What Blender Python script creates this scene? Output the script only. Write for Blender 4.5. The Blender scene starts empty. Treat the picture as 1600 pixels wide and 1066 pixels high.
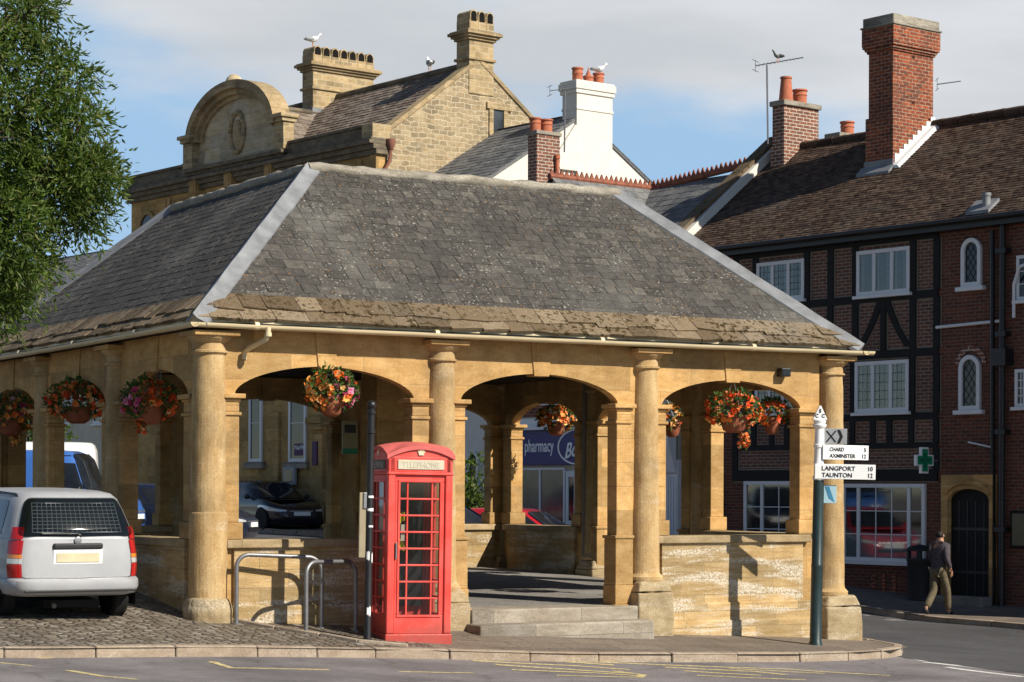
import bpy, math, random
import numpy as np
from mathutils import Vector, Matrix

random.seed(7)
rnd = random.random
def ru(a, b): return a + (b - a) * rnd()

S = bpy.context.scene
COL = S.collection

# ------------------------------------------------------------------ camera
FPX = 3411.0                                  # focal length in photo pixels (photo is 1600 wide)
YAW = math.radians(29.66)
FW = (math.sin(YAW), math.cos(YAW)); RT = (math.cos(YAW), -math.sin(YAW))
CX, CY, EZ = -10.464, -26.240, 2.0
cam = bpy.data.cameras.new('camera'); camo = bpy.data.objects.new('camera', cam); COL.objects.link(camo)
cam.sensor_width = 36.0; cam.lens = 36.0 * FPX / 1600.0; cam.shift_y = 231 / 1600.0
cam.clip_start = 0.3; cam.clip_end = 4000
camo.matrix_world = Matrix.Translation((CX, CY, EZ)) @ Matrix.Rotation(-YAW, 4, 'Z') @ Matrix.Rotation(math.pi / 2, 4, 'X') @ Matrix.Rotation(math.radians(0.2), 4, 'Z')
S.camera = camo
S.render.engine = 'CYCLES'; S.cycles.diffuse_bounces = 2
S.view_settings.view_transform = 'Standard'; S.view_settings.look = 'None'
S.view_settings.exposure = 0.35; S.view_settings.gamma = 1.0

# ------------------------------------------------------------------ sky and sun
SUN = Vector((0.576, -1.20, 1.0)).normalized()          # towards the sun
SUN_EL = math.asin(SUN.z); SUN_AZ = math.atan2(SUN.x, SUN.y)
W = bpy.data.worlds.new('World'); S.world = W; W.use_nodes = True
nt = W.node_tree; nt.nodes.clear()
def wn(t, **k):
    n = nt.nodes.new(t)
    for a, b in k.items(): setattr(n, a, b)
    return n
out = wn('ShaderNodeOutputWorld'); bg = wn('ShaderNodeBackground'); bg.inputs['Strength'].default_value = 0.072
sky = wn('ShaderNodeTexSky'); sky.sky_type = 'NISHITA'; sky.sun_disc = False
sky.sun_elevation = SUN_EL; sky.sun_rotation = SUN_AZ; sky.air_density = 0.75; sky.dust_density = 0.1; sky.ozone_density = 1.6
tc = wn('ShaderNodeTexCoord'); sep = wn('ShaderNodeSeparateXYZ'); nt.links.new(tc.outputs['Generated'], sep.inputs[0])
mp = wn('ShaderNodeMapping'); mp.inputs['Scale'].default_value = (5.5, 5.5, 17.0); mp.inputs['Location'].default_value = (1.3, 0.4, 0.2)
nt.links.new(tc.outputs['Generated'], mp.inputs[0])
nz = wn('ShaderNodeTexNoise'); nz.inputs['Scale'].default_value = 1.0; nz.inputs['Detail'].default_value = 7; nz.inputs['Roughness'].default_value = 0.5
nt.links.new(mp.outputs[0], nz.inputs['Vector'])
def wmath(op, a, b=None, c=None):
    n = wn('ShaderNodeMath', operation=op)
    for i, s in enumerate((a, b, c)):
        if s is None: continue
        if isinstance(s, (int, float)): n.inputs[i].default_value = s
        else: nt.links.new(s, n.inputs[i])
    return n.outputs[0]
# cloud bank: more cover with elevation and towards the right of the view
az = wmath('ADD', wmath('MULTIPLY', sep.outputs['X'], 0.869), wmath('MULTIPLY', sep.outputs['Y'], -0.4948))
cov = wmath('ADD', wmath('MULTIPLY', sep.outputs['Z'], 9.0), wmath('ADD', wmath('MULTIPLY', az, 1.15), -0.66))
fw_ = wmath('ADD', wmath('MULTIPLY', sep.outputs['X'], FW[0]), wmath('MULTIPLY', sep.outputs['Y'], FW[1]))
cov = wmath('ADD', wmath('MINIMUM', cov, 1.1), wmath('MULTIPLY', nz.outputs['Fac'], 1.5))
cr = wn('ShaderNodeMapRange', interpolation_type='SMOOTHSTEP'); nt.links.new(cov, cr.inputs[0])
cr.inputs[1].default_value = 1.44; cr.inputs[2].default_value = 1.84
nz2 = wn('ShaderNodeTexNoise'); nz2.inputs['Scale'].default_value = 0.8; nz2.inputs['Detail'].default_value = 5
mp2 = wn('ShaderNodeMapping'); mp2.inputs['Scale'].default_value = (6, 6, 26); mp2.inputs['Location'].default_value = (4.3, 1.4, 3.2)
nt.links.new(tc.outputs['Generated'], mp2.inputs[0]); nt.links.new(mp2.outputs[0], nz2.inputs['Vector'])
ccol = wn('ShaderNodeValToRGB'); nt.links.new(nz2.outputs['Fac'], ccol.inputs[0])
ccol.color_ramp.elements[0].position = 0.36; ccol.color_ramp.elements[0].color = (6.4, 6.75, 7.2, 1)
ccol.color_ramp.elements[1].position = 0.66; ccol.color_ramp.elements[1].color = (8.4, 8.6, 8.9, 1)
mx = wn('ShaderNodeMixRGB'); nt.links.new(ccol.outputs[0], mx.inputs[2])
# the bank thins out higher up, where the sky is open
hi = wn('ShaderNodeMapRange', interpolation_type='SMOOTHSTEP'); nt.links.new(sep.outputs['Z'], hi.inputs[0]); hi.inputs[1].default_value = .23; hi.inputs[2].default_value = .38; hi.inputs[3].default_value = 1.0; hi.inputs[4].default_value = .12
side_ = wn('ShaderNodeMapRange', interpolation_type='SMOOTHSTEP'); nt.links.new(fw_, side_.inputs[0]); side_.inputs[1].default_value = .45; side_.inputs[2].default_value = .85
front = wmath('MULTIPLY', hi.outputs[0], side_.outputs[0])
veil = wn('ShaderNodeMixRGB'); nt.links.new(wmath('MULTIPLY', front, .85), veil.inputs[0]); nt.links.new(sky.outputs[0], veil.inputs[1]); veil.inputs[2].default_value = (4.1, 6.5, 9.3, 1); nt.links.new(veil.outputs[0], mx.inputs[1])
fac = wmath('MULTIPLY', cr.outputs[0], front); nt.links.new(fac, mx.inputs[0])
nt.links.new(mx.outputs[0], bg.inputs['Color']); nt.links.new(bg.outputs[0], out.inputs['Surface'])

sl = bpy.data.lights.new('sun', 'SUN'); sl.energy = 5.0; sl.angle = math.radians(0.5); sl.color = (1.0, 0.93, 0.81)
so = bpy.data.objects.new('sun', sl); COL.objects.link(so); so.location = (20, -40, 40)
so.rotation_euler = (-SUN).to_track_quat('-Z', 'Y').to_euler()

# ------------------------------------------------------------------ helpers: places
def hy(u): return 764 + .0035 * (u - 800)
def ray(u):
    k = (u - 800) / FPX
    return FW[0] + RT[0] * k, FW[1] + RT[1] * k
def P(u, v, d):
    dx, dy = ray(u)
    return Vector((CX + dx * d, CY + dy * d, EZ + (hy(u) - v) * d / FPX))
class Frame:
    """a vertical frame on the ground: x along a front, y into the building"""
    def __init__(s, o, ang):
        s.o = o; s.ang = ang; s.c = math.cos(ang); s.s = math.sin(ang)
    def w(s, x, y): return s.o[0] + x * s.c - y * s.s, s.o[1] + x * s.s + y * s.c
    def l(s, X, Y):
        X -= s.o[0]; Y -= s.o[1]
        return X * s.c + Y * s.s, -X * s.s + Y * s.c
    def py(s, u, v, y=0.0):
        a = s.l(CX, CY); dx, dy = ray(u); d = (dx * s.c + dy * s.s, -dx * s.s + dy * s.c)
        t = (y - a[1]) / d[1]
        return a[0] + d[0] * t, EZ + (hy(u) - v) * t / FPX
    def px(s, u, v, x=0.0):
        a = s.l(CX, CY); dx, dy = ray(u); d = (dx * s.c + dy * s.s, -dx * s.s + dy * s.c)
        t = (x - a[0]) / d[0]
        return a[1] + d[1] * t, EZ + (hy(u) - v) * t / FPX

# the terrain: a thin-plate surface through surveyed spots (pavement level)
GP = np.array([(0,0,.31),(5,0,.04),(10,0,-.23),(0,2.7,.6),(-.5,6,.8),(-1.4,-.1,.39),(-3,0,.45),(1.93,-1.3,.08),(4.1,-2.35,-.12),(1.86,-2.25,.0),
  (8.8,-1.1,-.2),(7.6,-2.4,-.24),(10.6,-1.3,-.3),(-3.5,-2.8,.24),(-8,-4,.55),(-10,3,.9),(0,10,.85),(5,11,.65),(10.5,10,.2),(11,4,-.25),(14,4,-.5),
  (17,6,-.5),(18.4,7.6,-.5),(19.95,10.5,-.2),(20.5,7.2,-.36),(22,2,-.6),(19,16.4,.1),(17.5,25,.6),(16.9,29.5,.8),(14,33,.85),(8,45,1.1),(0,25,1.0),
  (-10,20,1.2),(5,20,.8),(13,12,.1),(14,20,.45),(4,-5,-.15),(9,-5,-.3),(-3,-5,.2),(0,-12,.2),(10,-14,0),(-12,-20,.4),(15,-3,-.55),(22,-5,-.8),(20,-20,-.4),
  (30,50,1.5),(-15,50,1.8),(-20,0,1.0),(35,10,-.2),(-5,-30,.4)], float)
def _k(r): return np.where(r > 1e-9, r * r * np.log(np.maximum(r, 1e-9)), 0.0)
_n = len(GP); _A = np.zeros((_n + 3, _n + 3)); _d = np.hypot(GP[:, 0][:, None] - GP[:, 0], GP[:, 1][:, None] - GP[:, 1])
_A[:_n, :_n] = _k(_d) + np.eye(_n) * 0.6; _A[:_n, _n] = 1; _A[:_n, _n + 1:] = GP[:, :2]; _A[_n, :_n] = 1; _A[_n + 1:, :_n] = GP[:, :2].T
_w = np.linalg.solve(_A, np.concatenate([GP[:, 2], [0, 0, 0]]))
def T(x, y):
    x = min(max(x, -22), 36); y = min(max(y, -30), 52)
    return float(_w[:_n] @ _k(np.hypot(GP[:, 0] - x, GP[:, 1] - y)) + _w[_n] + _w[_n + 1] * x + _w[_n + 2] * y)
def onground(u, v, dz=0.0):
    lo, hi = 15.0, 80.0
    for d in np.arange(18, 80, .25):
        p = P(u, v, d)
        if p.z < T(p.x, p.y) + dz: hi = d; lo = d - .25; break
    for _ in range(20):
        m = (lo + hi) / 2; p = P(u, v, m)
        if p.z < T(p.x, p.y) + dz: hi = m
        else: lo = m
    return P(u, v, hi)

# ------------------------------------------------------------------ helpers: meshes and objects
class MB:
    def __init__(s): s.v = []; s.f = []; s.m = []; s.mi = 0
    def add(s, vs, fs):
        b = len(s.v); s.v += [tuple(p) for p in vs]
        for f in fs: s.f.append(tuple(b + i for i in f)); s.m.append(s.mi)
        return s
    def box(s, x0, x1, y0, y1, z0, z1, tx=0, ty=0):
        # tx/ty: shrink of the top
        vs = [(x0,y0,z0),(x1,y0,z0),(x1,y1,z0),(x0,y1,z0),(x0+tx,y0+ty,z1),(x1-tx,y0+ty,z1),(x1-tx,y1-ty,z1),(x0+tx,y1-ty,z1)]
        return s.add(vs, [(3,2,1,0),(4,5,6,7),(0,1,5,4),(1,2,6,5),(2,3,7,6),(3,0,4,7)])
    def quad(s, a, b, c, d): return s.add([a,b,c,d], [(0,1,2,3)])
    def hull8(s, lo, hi):   # two quads joined
        return s.add(list(lo) + list(hi), [(3,2,1,0),(4,5,6,7),(0,1,5,4),(1,2,6,5),(2,3,7,6),(3,0,4,7)])
    def prism(s, pts, a, b, axis='y'):
        # pts: 2D outline; extruded along axis from a to b
        n = len(pts)
        if axis == 'y': A = [(p[0], a, p[1]) for p in pts]; B = [(p[0], b, p[1]) for p in pts]
        elif axis == 'x': A = [(a, p[0], p[1]) for p in pts]; B = [(b, p[0], p[1]) for p in pts]
        else: A = [(p[0], p[1], a) for p in pts]; B = [(p[0], p[1], b) for p in pts]
        return s.add(A + B, [tuple(range(n)), tuple(range(2*n-1, n-1, -1))] + [(i, i+n, (i+1)%n+n, (i+1)%n) for i in range(n)])
    def tube(s, pts, r, n=8, cap=True):
        pts = [Vector(p) for p in pts]; rs = r if isinstance(r, (list, tuple)) else [r]*len(pts)
        vs = []; up = None
        for i, p in enumerate(pts):
            t = (pts[min(i+1, len(pts)-1)] - pts[max(i-1, 0)]).normalized()
            if up is None: up = Vector((0,0,1)) if abs(t.z) < .9 else Vector((1,0,0))
            a = t.cross(up).normalized(); b = a.cross(t).normalized(); up = b
            for k in range(n):
                q = 2*math.pi*k/n; vs.append(p + a*math.cos(q)*rs[i] + b*math.sin(q)*rs[i])
        fs = [(i*n+k, i*n+(k+1)%n, (i+1)*n+(k+1)%n, (i+1)*n+k) for i in range(len(pts)-1) for k in range(n)]
        if cap: fs += [tuple(range(n-1,-1,-1)), tuple(range((len(pts)-1)*n, len(pts)*n))]
        return s.add(vs, fs)
    def lathe(s, prof, c=(0,0,0), n=24, sq=None):
        # prof: (r, z) bottom to top, about a vertical axis
        vs = [(c[0]+r*math.cos(2*math.pi*k/n), c[1]+r*math.sin(2*math.pi*k/n), c[2]+z) for r, z in prof for k in range(n)]
        m = len(prof)
        fs = [(i*n+k, i*n+(k+1)%n, (i+1)*n+(k+1)%n, (i+1)*n+k) for i in range(m-1) for k in range(n)]
        fs += [tuple(range(n-1,-1,-1)), tuple(range((m-1)*n, m*n))]
        return s.add(vs, fs)
    def ball(s, c, rx, ry=None, rz=None, n=10, m=7):
        ry = ry or rx; rz = rz or rx
        vs = []; fs = []
        for i in range(m+1):
            th = math.pi*i/m
            for k in range(n):
                q = 2*math.pi*k/n
                vs.append((c[0]+rx*math.sin(th)*math.cos(q), c[1]+ry*math.sin(th)*math.sin(q), c[2]-rz*math.cos(th)))
        for i in range(m):
            for k in range(n): fs.append((i*n+k, i*n+(k+1)%n, (i+1)*n+(k+1)%n, (i+1)*n+k))
        return s.add(vs, fs)
    def xf(s, fn): s.v = [tuple(fn(*p)) for p in s.v]; return s
    def join(s, o):
        b = len(s.v); s.v += o.v; s.f += [tuple(i+b for i in f) for f in o.f]; s.m += o.m; return s

OFF = {}
def thing(name, label, cat, loc=(0,0,0), rotz=0.0, group=None, off=None):
    """an Empty at the base of a thing; off = the same base in the coordinates the parts are built in"""
    o = bpy.data.objects.new(name, None); COL.objects.link(o); o.empty_display_size = .3
    o.location = loc; o.rotation_euler = (0, 0, rotz)
    o['label'] = label; o['category'] = cat
    if group: o['group'] = group
    OFF[o.name] = Vector(off) if off is not None else Vector((0,0,0))
    return o
def obj(name, mb, mats, parent=None, smooth=None, bevel=0, label=None, cat=None, group=None, kind=None, origin=None, seg=2):
    me = bpy.data.meshes.new(name)
    off = OFF.get(parent.name, Vector((0,0,0))) if parent else (Vector(origin) if origin is not None else Vector((0,0,0)))
    me.from_pydata([Vector(p) - off for p in mb.v], [], mb.f)
    mats = mats if isinstance(mats, (list, tuple)) else [mats]
    for m in mats: me.materials.append(m)
    me.polygons.foreach_set('material_index', [min(i, len(mats)-1) for i in mb.m])
    if smooth is not None:
        me.polygons.foreach_set('use_smooth', [True]*len(me.polygons))
        if smooth < 180: me.set_sharp_from_angle(angle=math.radians(smooth))
    me.update()
    o = bpy.data.objects.new(name, me); COL.objects.link(o)
    if parent: o.parent = parent; OFF[o.name] = off
    elif origin is not None: o.location = origin
    if bevel:
        b = o.modifiers.new('bevel', 'BEVEL'); b.width = bevel; b.segments = seg; b.limit_method = 'ANGLE'; b.angle_limit = math.radians(40)
    if label: o['label'] = label
    if cat: o['category'] = cat
    if group: o['group'] = group
    if kind: o['kind'] = kind
    return o
def text_mb(txt, size, extrude=0.004, align='CENTER', shear=0.0, sx=1.0, bold=0.0):
    """flat lettering as a mesh in the x-z plane, facing -y, origin at the baseline"""
    c = bpy.data.curves.new('lettering', 'FONT'); c.body = txt; c.size = size; c.align_x = align; c.extrude = extrude; c.shear = shear; c.offset = bold; c.resolution_u = 3
    o = bpy.data.objects.new('lettering', c); COL.objects.link(o)
    dg = bpy.context.evaluated_depsgraph_get(); me = bpy.data.meshes.new_from_object(o.evaluated_get(dg))
    mb = MB(); mb.add([(v.co.x*sx, -v.co.z, v.co.y) for v in me.vertices], [tuple(p.vertices) for p in me.polygons])
    bpy.data.objects.remove(o); bpy.data.curves.remove(c); bpy.data.meshes.remove(me)
    return mb

# ------------------------------------------------------------------ helpers: materials
class NT:
    def __init__(s, name):
        s.m = bpy.data.materials.new(name); s.m.use_nodes = True; s.t = s.m.node_tree
        s.b = s.t.nodes['Principled BSDF']; s._co = None
    def n(s, t, **k):
        n = s.t.nodes.new(t)
        for a, b in k.items(): setattr(n, a, b)
        return n
    def set(s, sock, val):
        if hasattr(val, 'is_output'): s.t.links.new(val, sock)
        elif isinstance(val, (tuple, list)) and len(val) == 3 and sock.type == 'RGBA': sock.default_value = (*val, 1)
        else: sock.default_value = val
    def co(s):
        if s._co is None: s._co = s.n('ShaderNodeTexCoord').outputs['Object']
        return s._co
    def wall(s):   # (x + y, z): runs along any wall square to the thing
        sp = s.n('ShaderNodeSeparateXYZ'); s.set(sp.inputs[0], s.co())
        c = s.n('ShaderNodeCombineXYZ'); s.set(c.inputs[0], s.math('ADD', sp.outputs[0], sp.outputs[1])); s.set(c.inputs[1], sp.outputs[2])
        return c.outputs[0]
    def math(s, op, a, b=0.0, clamp=False):
        n = s.n('ShaderNodeMath', operation=op, use_clamp=clamp); s.set(n.inputs[0], a); s.set(n.inputs[1], b); return n.outputs[0]
    def noise(s, scale, detail=4, rough=.55, vec=None, stretch=None, dist=0.0):
        v = vec if vec is not None else s.co()
        if stretch:
            mpn = s.n('ShaderNodeMapping'); s.set(mpn.inputs[0], v); mpn.inputs['Scale'].default_value = stretch; v = mpn.outputs[0]
        n = s.n('ShaderNodeTexNoise'); s.set(n.inputs['Vector'], v); n.inputs['Scale'].default_value = scale; n.inputs['Detail'].default_value = detail
        n.inputs['Roughness'].default_value = rough; n.inputs['Distortion'].default_value = dist
        return n.outputs['Fac']
    def ramp(s, fac, stops):
        n = s.n('ShaderNodeValToRGB'); s.set(n.inputs[0], fac); e = n.color_ramp.elements
        while len(e) < len(stops): e.new(.5)
        for i, (p, c) in enumerate(stops): e[i].position = p; e[i].color = (*c, 1) if len(c) == 3 else c
        return n.outputs[0]
    def step(s, fac, a, b):
        n = s.n('ShaderNodeMapRange', interpolation_type='SMOOTHSTEP'); s.set(n.inputs[0], fac); n.inputs[1].default_value = a; n.inputs[2].default_value = b
        return n.outputs[0]
    def mix(s, fac, a, b, mode='MIX'):
        n = s.n('ShaderNodeMixRGB', blend_type=mode); s.set(n.inputs[0], fac); s.set(n.inputs[1], a); s.set(n.inputs[2], b); return n.outputs[0]
    def island(s): return s.n('ShaderNodeNewGeometry').outputs['Random Per Island']
    def brick(s, w, h, mortar, c1, c2, cm, vec=None, smooth=.1, off=.5, bias=0.0):
        n = s.n('ShaderNodeTexBrick'); s.set(n.inputs['Vector'], vec if vec is not None else s.wall()); n.inputs['Scale'].default_value = 1.0
        n.inputs['Brick Width'].default_value = w; n.inputs['Row Height'].default_value = h; n.inputs['Mortar Size'].default_value = mortar
        n.inputs['Mortar Smooth'].default_value = smooth; n.inputs['Bias'].default_value = bias; n.offset = off
        s.set(n.inputs['Color1'], c1); s.set(n.inputs['Color2'], c2); s.set(n.inputs['Mortar'], cm)
        return n.outputs['Color'], n.outputs['Fac']
    def bump(s, h, strength=.4, dist=.02, prev=None):
        n = s.n('ShaderNodeBump'); s.set(n.inputs['Height'], h); n.inputs['Strength'].default_value = strength; n.inputs['Distance'].default_value = dist
        if prev is not None: s.set(n.inputs['Normal'], prev)
        return n.outputs[0]
    def done(s, col, rough=.8, normal=None, metal=0.0, spec=.3, **k):
        s.set(s.b.inputs['Base Color'], col); s.set(s.b.inputs['Roughness'], rough); s.set(s.b.inputs['Metallic'], metal); s.set(s.b.inputs['Specular IOR Level'], spec)
        if normal is not None: s.set(s.b.inputs['Normal'], normal)
        for a, b in k.items(): s.set(s.b.inputs[a.replace('_', ' ')], b)
        return s.m
def plain(name, c, rough=.6, metal=0.0, spec=.4, var=.12, scale=6, bump=0.0, **k):
    t = NT(name); n = t.noise(scale, 5)
    col = t.mix(1.0, c, t.ramp(n, [(.3, (1-var,)*3), (.7, (1+var*.6,)*3)]), 'MULTIPLY')
    nm = t.bump(t.noise(scale*6, 3), bump, .01) if bump else None
    return t.done(col, rough, nm, metal, spec, **k)
def stone(name, ca, cb, bw=0, bh=0, mort=.008, cm=(.3,.22,.12), white=0.0, dark=.35, dirt=(.10,.085,.055), rubble=0.0, bumpy=.35, tone=1.0, jf=.75, bst=(.75,.75,2.0), wt=.47):
    """honey-coloured freestone: blocks, streaky bedding, lichen and soot stains"""
    t = NT(name); big = t.noise(.9, 5, .6); bed = t.noise(5, 6, .62, stretch=bst); fine = t.noise(38, 4, .6)
    col = t.mix(t.step(bed, .28, .72), ca, cb); pit = t.noise(75, 2, .5); blot = t.noise(2.4, 5, .62)
    col = t.mix(1.0, col, t.ramp(blot, [(.3, (.80,.76,.70)), (.7, (1.10,1.10,1.10))]), 'MULTIPLY'); col = t.mix(t.math('MULTIPLY', t.step(pit, .62, .70), .45), col, dirt)
    h = t.math('MULTIPLY', bed, .35)
    if bw:
        vec = t.wall()
        if rubble:
            nn = t.n('ShaderNodeTexNoise'); t.set(nn.inputs['Vector'], vec); nn.inputs['Scale'].default_value = 3.2; nn.inputs['Detail'].default_value = 3
            vm = t.n('ShaderNodeVectorMath', operation='MULTIPLY_ADD'); t.set(vm.inputs[0], nn.outputs['Color']); vm.inputs[1].default_value = (rubble,)*3; t.set(vm.inputs[2], vec); vec = vm.outputs[0]
        bc, bf = t.brick(bw, bh, mort, (.72,.72,.72), (1.18,1.12,1.05), (1,1,1), vec)
        col = t.mix(1.0, col, bc, 'MULTIPLY'); col = t.mix(t.math('MULTIPLY', bf, jf), col, cm); h = t.math('SUBTRACT', h, t.math('MULTIPLY', bf, .5))
    if white:
        wp = t.math('MULTIPLY', t.step(t.noise(2.2, 6, .68, stretch=(.36,.36,2.3)), wt, wt+.13), t.step(fine, .36, .56))
        col = t.mix(t.math('MULTIPLY', wp, white), col, (.66,.61,.51))
    st = t.math('MULTIPLY', t.step(big, .50, .74), dark); col = t.mix(st, col, dirt)
    col = t.mix(1.0, col, t.ramp(fine, [(.25, (.80*tone,)*3), (.75, (1.12*tone,)*3)]), 'MULTIPLY')
    return t.done(col, .88, t.bump(t.math('ADD', h, t.math('MULTIPLY', fine, .28)), bumpy, .03), spec=.2)
def bricks(name, c1, c2, cm, w=.225, h=.075, mort=.010, var=.35, soot=.3):
    t = NT(name); vec = t.wall(); bc, bf = t.brick(w, h, mort, c1, c2, cm, vec, smooth=.2)
    n = t.noise(14, 5); big = t.noise(.8, 4)
    col = t.mix(1.0, bc, t.ramp(n, [(.3, (1-var,)*3), (.7, (1+var*.5,)*3)]), 'MULTIPLY')
    col = t.mix(t.math('MULTIPLY', t.step(big, .48, .72), soot), col, (.05,.038,.032))
    return t.done(col, .85, t.bump(t.math('SUBTRACT', t.math('MULTIPLY', n, .3), bf), .5, .012), spec=.2)
def slates(name, stops, lichen=.5, orange=.2, rough=.7, moss=0.0):
    t = NT(name); r = t.island(); col = t.ramp(r, stops)
    n = t.noise(11, 5, .6); fine = t.noise(60, 3); big = t.noise(.7, 4)
    col = t.mix(1.0, col, t.ramp(n, [(.28, (.62,)*3), (.72, (1.25,)*3)]), 'MULTIPLY')
    if lichen:
        sp = t.math('MULTIPLY', t.step(t.noise(27, 3, .5), .625, .68), t.math('MULTIPLY', t.step(t.noise(1.3, 3), .30, .62), lichen))
        col = t.mix(sp, col, (.33,.31,.26))
        col = t.mix(t.math('MULTIPLY', t.step(t.noise(.55, 4, .6), .5, .72), lichen*.45), col, (.19,.185,.165))
    if orange:
        sp = t.math('MULTIPLY', t.step(t.noise(15, 3, .5, stretch=(1.3,.9,1.1)), .635, .67), t.math('MULTIPLY', t.step(t.noise(1.1, 3, stretch=(1,1.3,1)), .45, .62), orange))
        col = t.mix(sp, col, (.50,.24,.045))
    if moss:
        sp = t.math('MULTIPLY', t.step(t.noise(11, 6, .75), .50, .57), t.math('MULTIPLY', t.step(t.noise(.8, 3, stretch=(.7,1.2,1)), .30, .58), moss))
        col = t.mix(sp, col, (.045,.032,.012))
    return t.done(col, t.ramp(n, [(.3, (rough-.12,)*3), (.7, (rough+.12,)*3)]), t.bump(t.math('ADD', t.math('MULTIPLY', n, .6), t.math('MULTIPLY', fine, .3)), .45, .012), spec=.16)
def foliage(name, stops, trans=.25):
    t = NT(name); col = t.ramp(t.island(), stops); n = t.noise(1.1, 3); col = t.mix(1.0, col, t.ramp(n, [(.3, (.7,)*3), (.7, (1.25,)*3)]), 'MULTIPLY')
    t.done(col, .5, spec=.3)
    tr = t.n('ShaderNodeBsdfTranslucent'); t.set(tr.inputs[0], t.mix(1.0, col, (1.25,1.35,.6), 'MULTIPLY')); mxs = t.n('ShaderNodeMixShader'); mxs.inputs[0].default_value = trans
    t.t.links.new(t.b.outputs[0], mxs.inputs[1]); t.t.links.new(tr.outputs[0], mxs.inputs[2]); t.t.links.new(mxs.outputs[0], t.t.nodes['Material Output'].inputs['Surface'])
    return t.m
def glass_dark(name, c=(.015,.017,.02), rough=.06, var=.5):
    t = NT(name); n = t.noise(.9, 3); nf = t.noise(2.2, 2)
    col = t.mix(1.0, c, t.ramp(n, [(.35, (1-var,)*3), (.65, (1+var,)*3)]), 'MULTIPLY')
    return t.done(col, rough, t.bump(nf, .06, .02), spec=.5)
def paint(name, c, rough=.3, metal=0.0, coat=.6, var=.03):
    t = NT(name); n = t.noise(3, 5); col = t.mix(1.0, c, t.ramp(n, [(.3, (1-var*2,)*3), (.7, (1+var,)*3)]), 'MULTIPLY')
    return t.done(col, t.ramp(t.noise(9, 4), [(.3, (rough*.8,)*3), (.7, (rough*1.25,)*3)]), None, metal, .5, Coat_Weight=coat, Coat_Roughness=.06)

def clearglass(name, f=.10, tint=(.9,.93,.92)):
    t = NT(name); tr = t.n('ShaderNodeBsdfTransparent'); tr.inputs[0].default_value = (*tint, 1); gl = t.n('ShaderNodeBsdfGlossy'); gl.inputs['Roughness'].default_value = .04
    lw = t.n('ShaderNodeLayerWeight'); lw.inputs[0].default_value = .35; fac = t.math('ADD', t.math('MULTIPLY', lw.outputs['Facing'], .22), f)
    mxs = t.n('ShaderNodeMixShader'); t.set(mxs.inputs[0], fac); t.t.links.new(tr.outputs[0], mxs.inputs[1]); t.t.links.new(gl.outputs[0], mxs.inputs[2])
    t.t.links.new(mxs.outputs[0], t.t.nodes['Material Output'].inputs['Surface']); return t.m

HAM_A = (.475,.292,.112); HAM_B = (.60,.400,.180)
M = {}
M['ham'] = stone('ham_stone_ashlar', HAM_A, HAM_B, 1.05, .34, .005, (.24,.16,.075), dark=.45, jf=.5)
M['hamcol'] = stone('ham_stone_column', (.445,.290,.128), (.565,.41,.215), white=.35, wt=.55, dark=.42, bumpy=.5, bst=(1.4,1.4,.45))
M['hamwall'] = stone('ham_stone_dwarf_wall', (.41,.285,.13), (.54,.41,.225), .82, .235, .006, (.26,.19,.10), white=.8, dark=.5, dirt=(.16,.125,.075), bumpy=.7, jf=.5, bst=(.35,.35,3.2))
M['coping'] = stone('coping_stone', (.36,.275,.155), (.47,.375,.235), 1.3, .5, .006, (.2,.15,.08), dark=.5, bumpy=.6)
M['pedestal'] = stone('pedestal_stone', (.33,.25,.14), (.45,.365,.23), white=.35, wt=.5, dark=.65, dirt=(.12,.095,.06), bumpy=.8)
M['greystone'] = stone('grey_step_stone', (.24,.22,.185), (.36,.335,.295), 1.4, .6, .006, (.16,.145,.12), white=.12, dark=.4, dirt=(.13,.12,.10))
M['slate'] = slates('roof_slates', [(0,(.060,.055,.049)),(.4,(.073,.067,.060)),(.85,(.086,.079,.070)),(1,(.115,.105,.090))], 1.0, .3, .85)
M['stoneslate'] = slates('stone_eave_slates', [(0,(.125,.088,.052)),(.5,(.19,.138,.084)),(1,(.29,.222,.145))], .7, .2, .9, moss=1.0)
M['slate2'] = slates('grey_slates', [(0,(.10,.105,.11)),(.5,(.15,.153,.155)),(1,(.20,.20,.195))], .3, .08)
M['browntile'] = slates('brown_clay_tiles', [(0,(.045,.027,.019)),(.5,(.080,.050,.035)),(1,(.130,.088,.062))], .35, .0, .8)
M['banktile'] = slates('weathered_roof_tiles', [(0,(.14,.105,.085)),(.5,(.21,.165,.13)),(1,(.29,.24,.19))], .55, .12, .8)
M['lead'] = plain('lead_flashing', (.215,.222,.232), .55, .0, .5, .3, 4, .3)
M['mortar'] = stone('ridge_mortar', (.22,.20,.165), (.38,.35,.29), white=.35, dark=.4, dirt=(.09,.08,.06), bumpy=.9)
M['cream'] = plain('cream_gutter_paint', (.66,.55,.34), .4, 0, .5, .10, 3)
M['creamwall'] = plain('cream_render', (.60,.54,.42), .85, 0, .2, .10, 2, .1)
M['white'] = plain('white_paint', (.74,.74,.73), .5, 0, .4, .05, 3)
M['whiterender'] = plain('white_render', (.70,.665,.59), .9, 0, .2, .07, 2.5, .15)
M['black'] = plain('black_paint', (.012,.012,.013), .42, 0, .5, .3, 8)
M['timber'] = plain('black_timber', (.010,.0095,.009), .7, 0, .3, .4, 10, .3)
M['dark'] = plain('dark_void', (.012,.011,.010), .9, 0, .1)
M['ceil'] = plain('dark_boarding', (.03,.024,.018), .9, 0, .1)
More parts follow.
